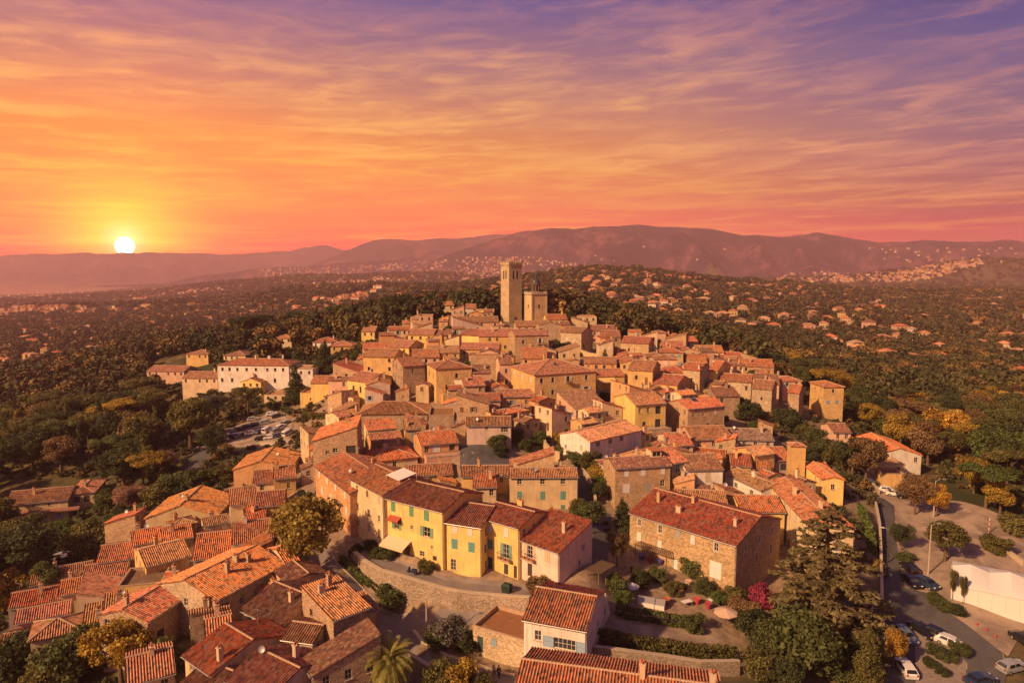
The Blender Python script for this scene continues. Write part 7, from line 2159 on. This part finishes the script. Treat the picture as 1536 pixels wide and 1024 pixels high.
# hand placed trees left and beyond
for a_ in [('oak0',286,676,17.5,'olive','tall spreading tree with a bare leaning trunk beside the park lane',.85),('bare0',322,690,10.5,'dark','dark thin crowned tree in front of the car park',1.0),('bare0',318,640,12.0,'grey','mauve grey leafless tree above the car park',1.0),
           ('pine1',372,626,11.0,'olive','umbrella pine with two bare limbs behind the car park',.9),('cone0',443,606,14.0,'dark','dark conical tree at the edge of the yellow terrace',1.1),('cone1',487,562,13.0,'dark','big dark conical tree right of the white mansion',1.25),
           ('bare0',250,712,7.5,'pinkish','reddish bare tree below the park lane',1.1),('bare0',196,775,8.5,'pinkish','pinkish leafless tree beside the tan mansion',1.1),('bush0',160,765,6.0,'mid','green tree in front of the tan mansion wing',1.1),('bush1',135,832,9.0,'olive','full yellow-green round tree above the lower left houses',1.0),
           ('bush0',182,806,8.0,'dark','dark round tree beside the yellow-green round tree',.9),('bush0',92,808,5.5,'bright','bright green tree below the tan mansion',1.1),('oak1',36,882,14.0,'dark','great dark tree with visible limbs at the left border',1.0),('broad3',62,905,8.0,'mid','tree between the great dark tree and the red striped roof',1.1),
           ('bush1',14,915,9.0,'yellow','yellow leaved tree at the left border',.9),('bush0',112,1022,8.5,'mid','green tree under the squat rubble house',1.1),('oak2',182,1024,9.5,'yellow','yellow tree with pale trunk in front of the lower left houses',.95),('bush1',22,1020,8.5,'dark','dark tree in the bottom left corner',1.0),
           ('bush0',78,1035,7.0,'olive','olive coloured bush in the bottom left trees',1.1),('bush1',240,1010,5.6,'olive','bush at the foot of the shaded stone house',1.0),('bush0',238,760,7.0,'olive','round shrub above the two coloured gable',1.2),('bush1',262,742,7.0,'mid','green round tree above the two coloured gable',1.2),
           ('bush0',300,732,6.0,'mid','green bush by the sunlit gable',1.2),('bush1',332,722,5.0,'olive','low bush by the sunlit gable',1.2),
           ('cypress0',460,508,13,'dark','dark cypress left of the bright red villa',1),('cypress0',490,513,12,'dark','slim cypress between the two hipped villas',1),('cone0',547,510,10,'dark','dark fir by the yellow house left of the village',1),('cypress0',577,500,14,'dark','tall cypress by the long low roof',1),
           ('pine0',362,512,15,'dark','tall dark pine on the left crest',1),('pine1',374,515,15.5,'dark','second tall pine on the left crest',1),('cone0',358,528,14,'mid','bushy fir behind the white mansion',1.0),('cypress0',395,520,12,'dark','cypress behind the cream hipped villa',1),
           ('bush0',852,484,6,'dark','round dark tree behind the red roof by the church',1.1),('cypress0',903,482,7.5,'dark','cypress right of the pale flat building',1),('bush1',962,506,6,'yellow','bright yellow tree at the right crest of the village',1.5),('bush0',1000,512,4,'olive','low olive tree at the right crest',1.6),
           ('bush0',673,506,5.5,'mid','round tree beside the small red roof near the top',1.1),('cone0',720,470,8,'dark','fir beside the flat yellow house under the tower',1),('cypress0',648,470,11,'dark','cypress behind the square pink house',1),
           ('cypress0',352,505,16,'dark','cypress at the end of the left crest',1),('pine0',388,508,15,'dark','broad pine between the left crest cypresses',1.1),('cypress0',405,498,15,'dark','tall cypress above the cream hipped villa',1),('cone0',428,497,13,'dark','dark fir above the cream hipped villa',1.1),('pine1',446,500,14,'dark','pine left of the bright red villa',1.1),
           ('cypress0',475,500,14,'dark','slender cypress behind the bright red villa',1),('pine0',510,496,14,'mid','green pine behind the ochre hipped villa',1.1),('cone1',530,492,13,'dark','fir behind the ochre hipped villa',1.1),('cypress0',556,486,14,'dark','cypress above the yellow house among trees',1),('pine1',596,482,13,'dark','pine above the long low roof with chimneys',1.1),
           ('cypress0',612,478,13,'dark','cypress left of the square pink house',1),('cone0',640,468,11,'dark','fir behind the square pink house',1.0),('pine0',668,462,11,'dark','pine behind the cream villa by the tower',1.1),('cypress0',688,460,11,'dark','cypress right of the cream villa by the tower',1),('pine1',735,462,9,'mid','small pine beside the tower foot',1.0),
           ('bush0',1413,672,13,'gold','large golden tree in the eastern wood',1.0),('bush1',1352,640,10,'gold','golden tree below the dark eastern wood',1.4),('bush1',1375,620,10,'yellow','yellow topped tree in the eastern wood',1.2),('bush0',1495,700,12,'bright','fresh green tree right of the umbrella pine',1.0)]:
    T(a_[0], a_[1], a_[2], a_[3], a_[4], a_[5], a_[6])

# ------------------------------------------------------------------ woods near the village: single trees, nearest first; the rest one mass
rnd = random.Random(77)
def lone(f_):
    px, py = proj((f_[0], f_[1], tz(f_[0], f_[1])))
    return not in_poly(px, py, TOWN) and not in_poly(px, py, LOWER)
LONE = np.array([(f_[0], f_[1], max(f_[2], f_[3]) / 2 + 2.0) for f_ in FOOT if lone(f_)])
def clear_of(x, y, rad, tall=True):
    ddx, ddy = x - LONE[:, 0], y - LONE[:, 1]
    if tall and ((np.abs(ddx - ddy * x / y) < LONE[:, 2]) & (ddy < 0) & (ddy > -4 - LONE[:, 1] * .2)).any():
        return False
    for f_ in FOOT:
        if abs(f_[0] - x) < 25 and abs(f_[1] - y) < 25 and hit((x, y, rad * 2, rad * 2, 0), f_):
            return False
    return True
LWOOD = [(-40,570),(110,545),(230,530),(330,512),(560,470),(740,462),(745,474),(600,486),(560,492),(470,505),(400,500),(335,522),(215,562),(222,580),(320,582),(325,600),(240,640),(245,720),(180,790),(150,840),(70,900),(-60,960),(-120,800)]
RWOOD = [(1215,600),(1275,630),(1330,670),(1375,700),(1450,740),(1500,765),(1560,790),(1700,760),(1700,560),(1400,545),(1280,560),(1190,545),(1160,555)]
NOGO = [[(318,655),(350,640),(405,615),(428,618),(440,640),(432,662),(392,670),(325,674)], [(262,720),(300,715),(325,672),(315,652),(296,662),(278,695)], [(1268,676),(1290,682),(1400,735),(1400,755),(1342,765),(1300,730)], [(-10,800),(-10,722),(145,716),(152,758),(105,790)], [(215,574),(215,545),(280,530),(330,530),(332,590),(270,578)]]
cands = []
for poly, side in ((LWOOD, 'L'), (RWOOD, 'R')):
    W_ = [G(*p) for p in poly]
    wx, wy = [p.x for p in W_], [p.y for p in W_]
    ymax = min(max(wy), 560)
    tries = 0
    got = []
    while tries < 4200:
        tries += 1
        y = math.sqrt(rnd.uniform(min(wy) ** 2, ymax ** 2)); x = rnd.uniform(-.9, .9) * y
        z = tz(x, y)
        px, py = proj((x, y, z))
        if not in_poly(px, py, poly) or any(in_poly(px, py, q) for q in NOGO):
            continue
        sp = 4.4 + y * .009
        if any((x - a) ** 2 + (y - b) ** 2 < sp * sp for a, b, *_ in got) or any((x - a) ** 2 + (y - b) ** 2 < (sp * .8 + c * .4) ** 2 for a, b, c in TREE_SPOTS) or not clear_of(x, y, 3.0):
            continue
        got.append((x, y, px, py, side))
    cands += got
cands.sort(key=lambda c: c[1])
print('WOOD', len(cands), 'single trees so far', N_TREES)
KIND_W = {'oak0': 'spreading tree', 'oak1': 'spreading tree', 'oak2': 'spreading tree', 'oak': 'spreading tree', 'broa': 'round leafy tree', 'pine': 'flat topped pine', 'cone': 'conical tree', 'cypr': 'narrow cypress', 'bush': 'bushy tree', 'bare': 'leafless twiggy tree'}
COLW = {'dark': 'dark green', 'mid': 'green', 'olive': 'olive', 'brown': 'brown', 'yellow': 'yellow', 'gold': 'golden', 'grey': 'grey', 'pinkish': 'pinkish'}
OVER = []
n_ind = 0
for x, y, px, py, side in cands:
    u = rnd.random()
    if side == 'L':
        ridge = y > 330
        kind = rnd.choice(['pine0', 'pine1', 'cone0', 'cone1', 'cypress0', 'oak1'] if ridge else ['oak0', 'oak1', 'oak2', 'broad0', 'broad1', 'pine0', 'pine1', 'cone0', 'cypress0', 'bush0'])
        col = rnd.choice(['dark', 'dark', 'mid', 'olive', 'olive', 'brown', 'yellow'] if not ridge else ['dark', 'dark', 'mid'])
        zone = 'on the crest behind the village' if ridge else 'in the wood below the white mansion' if py < 640 else 'in the wood around the tan mansion'
        h = rnd.uniform(11, 15) if not ridge else rnd.uniform(10, 14)
    else:
        kind = rnd.choice(['oak0', 'oak1', 'oak2', 'broad0', 'broad1', 'broad2', 'broad3', 'bush0', 'bush1', 'pine1'])
        col = rnd.choice(['dark', 'mid', 'mid', 'olive', 'olive', 'brown', 'yellow'])
        zone = 'in the eastern wood behind the parking lane' if py > 640 else 'in the eastern wood near the lone tower house' if px < 1340 else 'in the eastern wood beside the valley villas'
        h = rnd.uniform(8, 12)
    if n_ind < 170 and y < 420:
        lab = f'{COLW[col]} {KIND_W[kind[:4]]} {zone}'
        tree(kind, x, y, h, col, lab, lab.split(' ', 1)[0] + ' trees ' + zone + ' ' + KIND_W[kind[:4]])
        n_ind += 1
    else:
        OVER.append((x, y, h / 10))

# ------------------------------------------------------------------ villas in the valleys
def villa_proto(w, d, h, st):
    t = empty('villa', (0, 0, 0))
    mb = MB()
    ops = [(-w * .3, .9), (0, .9), (w * .3, .9)]
    mb.box(-w / 2, w / 2, -d / 2, d / 2, -3, h)
    if st:
        mb.box(w / 2 + .003, w / 2 + 4.5, -d / 2 + 1, d / 2, -3, h * .55)
    mb.build('wall', M['stucco'], t)
    r = MB()
    def hipr(x0, x1, y0, y1, z):
        m_ = min(x1 - x0, y1 - y0) / 2
        rise = m_ * .42
        cx0, cx1, cy0, cy1 = x0 + m_, x1 - m_, y0 + m_, y1 - m_
        A, B, C, D_ = (x0, y0, z), (x1, y0, z), (x1, y1, z), (x0, y1, z)
        E, F_ = (cx0, (y0 + y1) / 2, z + rise), (cx1, (y0 + y1) / 2, z + rise)
        if y1 - y0 > x1 - x0:
            E, F_ = ((x0 + x1) / 2, cy0, z + rise), ((x0 + x1) / 2, cy1, z + rise)
            r.face([A, B, E]); r.face([B, C, F_, E]); r.face([C, D_, F_]); r.face([D_, A, E, F_])
        else:
            r.face([A, B, F_, E]); r.face([B, C, F_]); r.face([C, D_, E, F_]); r.face([D_, A, E])
        r.face([D_, C, B, A])
    hipr(-w / 2 - .5, w / 2 + .5, -d / 2 - .5, d / 2 + .5, h + .003)
    if st:
        hipr(w / 2 + .1, w / 2 + 5, -d / 2 + .6, d / 2 + .4, h * .55 + .003)
    r.build('roof', M['roof_tiles'], t)
    for s in (-.3, 0, .3):
        q = MB(); q.box(w * s - .55, w * s + .55, -d / 2 - .04, -d / 2 - .003, h * .35, h * .35 + 1.5); q.build('window', M['pane_glass'], t)
    return t
VP = [villa_proto(12, 9, 4.2, 0), villa_proto(10, 9, 6.2, 1), villa_proto(15, 10, 3.8, 1), villa_proto(9, 8, 5.6, 0)]
vused = set()
VCOL = [((.46, .32, .21), 'cream'), ((.46, .27, .16), 'peach'), ((.52, .42, .34), 'white'), ((.40, .22, .15), 'rose'), ((.44, .29, .11), 'ochre')]
VRO = [((.36, .11, .055), 'red'), ((.36, .15, .08), 'orange'), ((.26, .12, .07), 'brown')]
VPOS = []
def villa(p, k, sc, rz, label, group, wc, rc):
    o = VP[k] if k not in vused else copy_tree(VP[k])
    vused.add(k)
    o.location = (p[0], p[1], tz(p[0], p[1]))
    o.rotation_euler = (0, 0, rz); o.scale = (sc,) * 3
    tag(o, label, 'villa', group)
    for c in o.children:
        if c.name.startswith('wall'): c.color = (*wc, 1)
        if c.name.startswith('roof'): c.color = (*rc, 1)
    VPOS.append((p[0], p[1], 9 * sc))
HAND_V = [(1458,552,0,1.1,'white','red','white villa with a broad red roof, nearest the right border'),(1478,568,2,.9,'cream','red','long low villa with a red roof at the right border'),(1530,570,1,1.0,'white','red','white villa cut by the right border above the wood'),(1352,527,2,1.0,'peach','orange','wide villa with a bright orange roof among the eastern trees'),
          (1244,516,1,1.1,'white','red','two storey white villa with a red roof beyond the meadow'),(1210,502,3,1.0,'white','red','small white villa with a bright red roof by the green lawn'),(1235,492,1,.9,'cream','brown','tall cream villa with a balcony above the small red roof'),(1303,494,1,1.4,'rose','orange','big villa with a large steep orange roof'),
          (1333,517,0,1.0,'rose','red','pink villa between the dark trees of the valley'),(1160,496,1,1.0,'white','red','white villa with two roofs at the valley edge'),(1238,533,2,.9,'peach','orange','bungalow with an orange roof beside the meadow'),(1288,470,3,1.1,'ochre','orange','ochre villa standing alone on a lawn'),
          (1505,530,2,.9,'cream','orange','villa row with orange roofs right of the big trees'),(1470,520,1,.9,'white','red','white terrace villa on the eastern slope'),(1440,545,0,.9,'rose','brown','low pink villa under the eastern slope'),(1376,545,0,.8,'cream','orange','cream villa half hidden by a round tree')]
for x, y, k, sc, wn, rn, lab in HAND_V:
    p = G(x, y)
    wc = [c for c, n_ in VCOL if n_ == wn][0]; rc = [c for c, n_ in VRO if n_ == rn][0]
    villa(p, k, sc, rnd.uniform(-.7, .5), lab, None, wc, rc)
ZONES = [('on the hillside behind the church', [(820,425),(900,415),(1000,428),(1060,436),(1060,470),(950,480),(870,468),(830,455)], 70), ('on the slope right of the church hill', [(1060,432),(1150,440),(1330,452),(1330,480),(1150,505),(1060,495)], 45),
         ('in the eastern valley', [(1330,455),(1536,452),(1560,560),(1420,560),(1340,540),(1200,545),(1150,515),(1330,482)], 40), ('in the valley below the left wood', [(-10,480),(330,470),(420,480),(330,512),(200,545),(-10,575)], 60)]
for zn, poly, cnt in ZONES:
    xs, ys = [p[0] for p in poly], [p[1] for p in poly]
    got = 0
    for _ in range(2500):
        if got >= cnt:
            break
        px, py = rnd.uniform(min(xs), max(xs)), rnd.uniform(min(ys), max(ys))
        if not in_poly(px, py, poly):
            continue
        p = G(px, py)
        if any((p.x - a) ** 2 + (p.y - b) ** 2 < (c * 1.9) ** 2 for a, b, c in VPOS):
            continue
        wc, wn = rnd.choice(VCOL); rc, rn = rnd.choice(VRO); k = rnd.randrange(4)
        villa(p, k, rnd.uniform(.85, 1.2) if 'left' not in zn else rnd.uniform(.7, 1.0), rnd.uniform(-.9, .6), f'{["long","two storey","low winged","small"][k]} {wn} villa with {rn} roof {zn}', f'{["long","tall","winged","small"][k]} {wn} villas with {rn} roofs {zn}', wc, rc)
        got += 1
print('VILLAS', len(VPOS))

def far_houses():
    r = random.Random(12)
    V, Fc, C = [], [], []
    zones = [([(-20,446),(240,436),(420,424),(700,412),(800,414),(860,420),(800,436),(600,452),(430,470),(-20,486)], 900), ([(380,405),(560,398),(700,386),(800,386),(930,404),(1060,414),(1060,420),(800,414),(420,428)], 800), ([(1150,424),(1200,405),(1290,412),(1370,402),(1470,388),(1480,394),(1400,418),(1330,424),(1240,424)], 520),
             ([(1060,425),(1200,432),(1536,438),(1536,455),(1200,448)], 200), ([(1300,372),(1536,372),(1536,392),(1330,396)], 45), ([(0,440),(330,432),(380,440),(0,470)], 420), ([(850,366),(1130,372),(1130,400),(850,398)], 6), ([(-20,470),(330,462),(430,470),(330,505),(-20,560)], 120)]
    for poly, cnt in zones:
        xs, ys = [p[0] for p in poly], [p[1] for p in poly]
        got = 0
        cl = [(r.uniform(min(xs), max(xs)), r.uniform(min(ys), max(ys))) for _ in range(30)]
        for _ in range(cnt * 30):
            if got >= cnt: break
            if r.random() < .45:
                c = r.choice(cl); px, py = r.gauss(c[0], 30), r.gauss(c[1], 5)
            else:
                px, py = r.uniform(min(xs), max(xs)), r.uniform(min(ys), max(ys))
            if not in_poly(px, py, poly): continue
            p = G(px, py)
            if p.y < 900 and any((p.x - a) ** 2 + (p.y - b) ** 2 < (c * 2) ** 2 for a, b, c in VPOS): continue
            if p.z < SEA + 3 or p.y > 9000: continue
            s = r.uniform(.5, .9) * (1 + p.y / 9000)
            w, d, h = 7 * s, 5 * s, 5.0 * s
            a = r.uniform(-.9, .6); ca, sa = math.cos(a), math.sin(a)
            i = len(V)
            for z in (-6, h):
                for u, v in ((-w, -d), (w, -d), (w, d), (-w, d)):
                    V.append((p.x + u * ca - v * sa, p.y + u * sa + v * ca, p.z + z))
            for u in (-w, w):
                V.append((p.x + u * ca, p.y + u * sa, p.z + h + d * .45))
            wc = r.choice(VCOL)[0]; rc = r.choice(VRO)[0]
            for f_, c in (((0, 1, 5, 4), wc), ((1, 2, 6, 9, 5), wc), ((2, 3, 7, 6), wc), ((3, 0, 4, 8, 7), wc), ((4, 5, 9, 8), rc), ((6, 7, 8, 9), rc)):
                Fc.append([i + k for k in f_]); C.append(c)
            got += 1
    me = bpy.data.meshes.new('distant_houses')
    me.from_pydata(V, [], Fc)
    at_ = me.attributes.new('hue', 'FLOAT_COLOR', 'FACE')
    at_.data.foreach_set('color', np.array([(*c, 1) for c in C], dtype=np.float32).ravel())
    def m(t):
        out(t, bsdf(t, t.n('ShaderNodeAttribute', attribute_name='hue').outputs['Color'], .9, .15))
    me.materials.append(mat('far_house', m))
    tag(link(bpy.data.objects.new('distant_houses', me)), 'thousands of tiny pale houses scattered over the far valleys and hills', None, None, 'stuff')
far_houses()

# ------------------------------------------------------------------ woodland beyond, one mass
def proto_obj(name, blobs, n, size, seed, flat=0.0):
    return bpy.data.objects.new(name, leaf_mesh(name, blobs, n, size, seed, 'leaves_far', flat))
PA = [proto_obj('wood_crown', round_blobs(200 + i, 14, 4.6, 7.5, 1.2, (.3, .46)), 620, .72, 300 + i) for i in range(5)]
PB = [proto_obj('wood_clump', round_blobs(220 + i, 10, 5.2, 7.0, .6, (.36, .5)), 190, 1.25, 320 + i) for i in range(5)]
PU = [proto_obj('undergrowth_clump', round_blobs(240 + i, 8, 5.0, 7.0, .2, (.4, .55)), 260, .9, 340 + i) for i in range(3)]
def gn_scatter(name, pts, protos, label):
    me = bpy.data.meshes.new(name)
    me.from_pydata([p[:3] for p in pts], [], [])
    for nm, col_ in (('sc', 3), ('rz', 4)):
        at_ = me.attributes.new(nm, 'FLOAT', 'POINT'); at_.data.foreach_set('value', np.array([p[col_] for p in pts], dtype=np.float32))
    at_ = me.attributes.new('ix', 'INT', 'POINT'); at_.data.foreach_set('value', np.array([p[5] for p in pts], dtype=np.int32))
    o = link(bpy.data.objects.new(name, me))
    ng = bpy.data.node_groups.new(name, 'GeometryNodeTree')
    ng.interface.new_socket('Geometry', in_out='INPUT', socket_type='NodeSocketGeometry')
    ng.interface.new_socket('Geometry', in_out='OUTPUT', socket_type='NodeSocketGeometry')
    N, L = ng.nodes, ng.links
    gi, go = N.new('NodeGroupInput'), N.new('NodeGroupOutput')
    join = N.new('GeometryNodeGeometryToInstance')
    for ob in reversed(protos):
        oi = N.new('GeometryNodeObjectInfo'); oi.inputs['Object'].default_value = ob
        L.new(oi.outputs['Geometry'], join.inputs[0])
    ip = N.new('GeometryNodeInstanceOnPoints')
    L.new(gi.outputs[0], ip.inputs['Points']); L.new(join.outputs[0], ip.inputs['Instance'])
    ip.inputs['Pick Instance'].default_value = True
    def attr(nm, ty):
        a = N.new('GeometryNodeInputNamedAttribute'); a.data_type = ty; a.inputs[0].default_value = nm
        return a.outputs[0]
    L.new(attr('ix', 'INT'), ip.inputs['Instance Index'])
    cx = N.new('ShaderNodeCombineXYZ'); L.new(attr('rz', 'FLOAT'), cx.inputs[2])
    er = N.new('FunctionNodeEulerToRotation'); L.new(cx.outputs[0], er.inputs[0]); L.new(er.outputs[0], ip.inputs['Rotation'])
    L.new(attr('sc', 'FLOAT'), ip.inputs['Scale'])
    L.new(ip.outputs[0], go.inputs[0])
    o.modifiers.new('scatter', 'NODES').node_group = ng
    tag(o, label, None, None, 'stuff')
    return o
nr = np.random.default_rng(5)
def scatter_band(y0, y1, n, smin, smax, clear, keep_noise=None):
    y = np.sqrt(nr.uniform(y0 ** 2, y1 ** 2, n)); x = nr.uniform(-.86, .86, n) * y
    z = terrain(x, y)
    keep = np.ones(n, bool)
    if keep_noise:
        keep &= fbm(x / keep_noise, y / keep_noise, 3, 31) > -.22
    keep &= z > SEA + 4
    res = []
    for a, b, c in zip(x[keep], y[keep], z[keep]):
        px, py = proj((a, b, c))
        if py > 1100 or px < -150 or px > 1690 or py < 330:
            continue
        if b < 620:
            if in_poly(px, py, TOWN) or in_poly(px, py, LOWER) or any(in_poly(px, py, q) for q in NOGO) or any(in_poly(px, py, q) for q in clear):
                continue
            if not clear_of(a, b, 2.5, smax > .5):
                continue
        if b < 1900:
            ddx, ddy = a - VA[:, 0], b - VA[:, 1]
            if ((ddx ** 2 + ddy ** 2 < (VA[:, 2] * 1.2) ** 2) | ((np.abs(ddx - ddy * a / b) < VA[:, 2] * 1.0) & (ddy < 0) & (ddy > -np.clip(36 - VA[:, 1] * .008, 14, 30)))).any():
                continue
        res.append((a, b, c - .3, smin + (smax - smin) * nr.random() ** 1.7 * 1.35, nr.uniform(0, 6.28), int(nr.integers(0, 5))))
    return res
VA = np.array(VPOS)
OPENP = [EAST_ROAD, LOWER_ROAD, [(1300,690),(1560,770),(1640,860),(1640,960),(1510,1060),(1330,1060),(1316,745)], [(470,800),(560,800),(900,880),(905,1024),(560,1040),(440,880)], [(880,800),(1180,800),(1180,1040),(880,1040)]]
pts = [(x, y, tz(x, y) - .2, s, rnd.uniform(0, 6.28), rnd.randrange(5)) for x, y, s in OVER]
pts += [p for p in scatter_band(245, 640, 7500, .8, 1.35, OPENP) if not any((p[0] - a) ** 2 + (p[1] - b) ** 2 < 20 for a, b, c in TREE_SPOTS[-175:])]
gn_scatter('woodland', pts, PA, 'mixed green and brown woodland closing round the hill village')
pts = scatter_band(620, 1650, 18000, .7, 1.4, [], 90) + scatter_band(1500, 3600, 24000, 1.0, 2.0, [], 200)
gn_scatter('distant_woodland', pts, PB, 'hazy woodland covering the valleys and low hills')
pts = []
for a, b, c, s, rz_, i_ in scatter_band(85, 340, 13000, .12, .3, OPENP):
    pts.append((a, b, c + .2, s, rz_, i_ % 3))
gn_scatter('undergrowth', pts, PU, 'low scrub and undergrowth on the slopes below the village')
# bare spare prototypes
for o in [VP[k] for k in range(4) if k not in vused]:
    pass

# ------------------------------------------------------------------ haze over the whole land
hb = MB(); hb.box(-17000, 17000, -400, 14600, -330, 490)
def m_haze(t):
    v = t.n('ShaderNodeVolumePrincipled', {'Color': (1.0, 0.57, 0.62, 1), 'Density': HAZE, 'Anisotropy': 0.08})
    t.n('ShaderNodeOutputMaterial', {1: v.outputs[0]})
hz = hb.build('haze', mat('haze', m_haze))
hz.name = 'haze'
tag(hz, 'thin evening haze lying over the valleys and far hills', None, None, 'stuff')
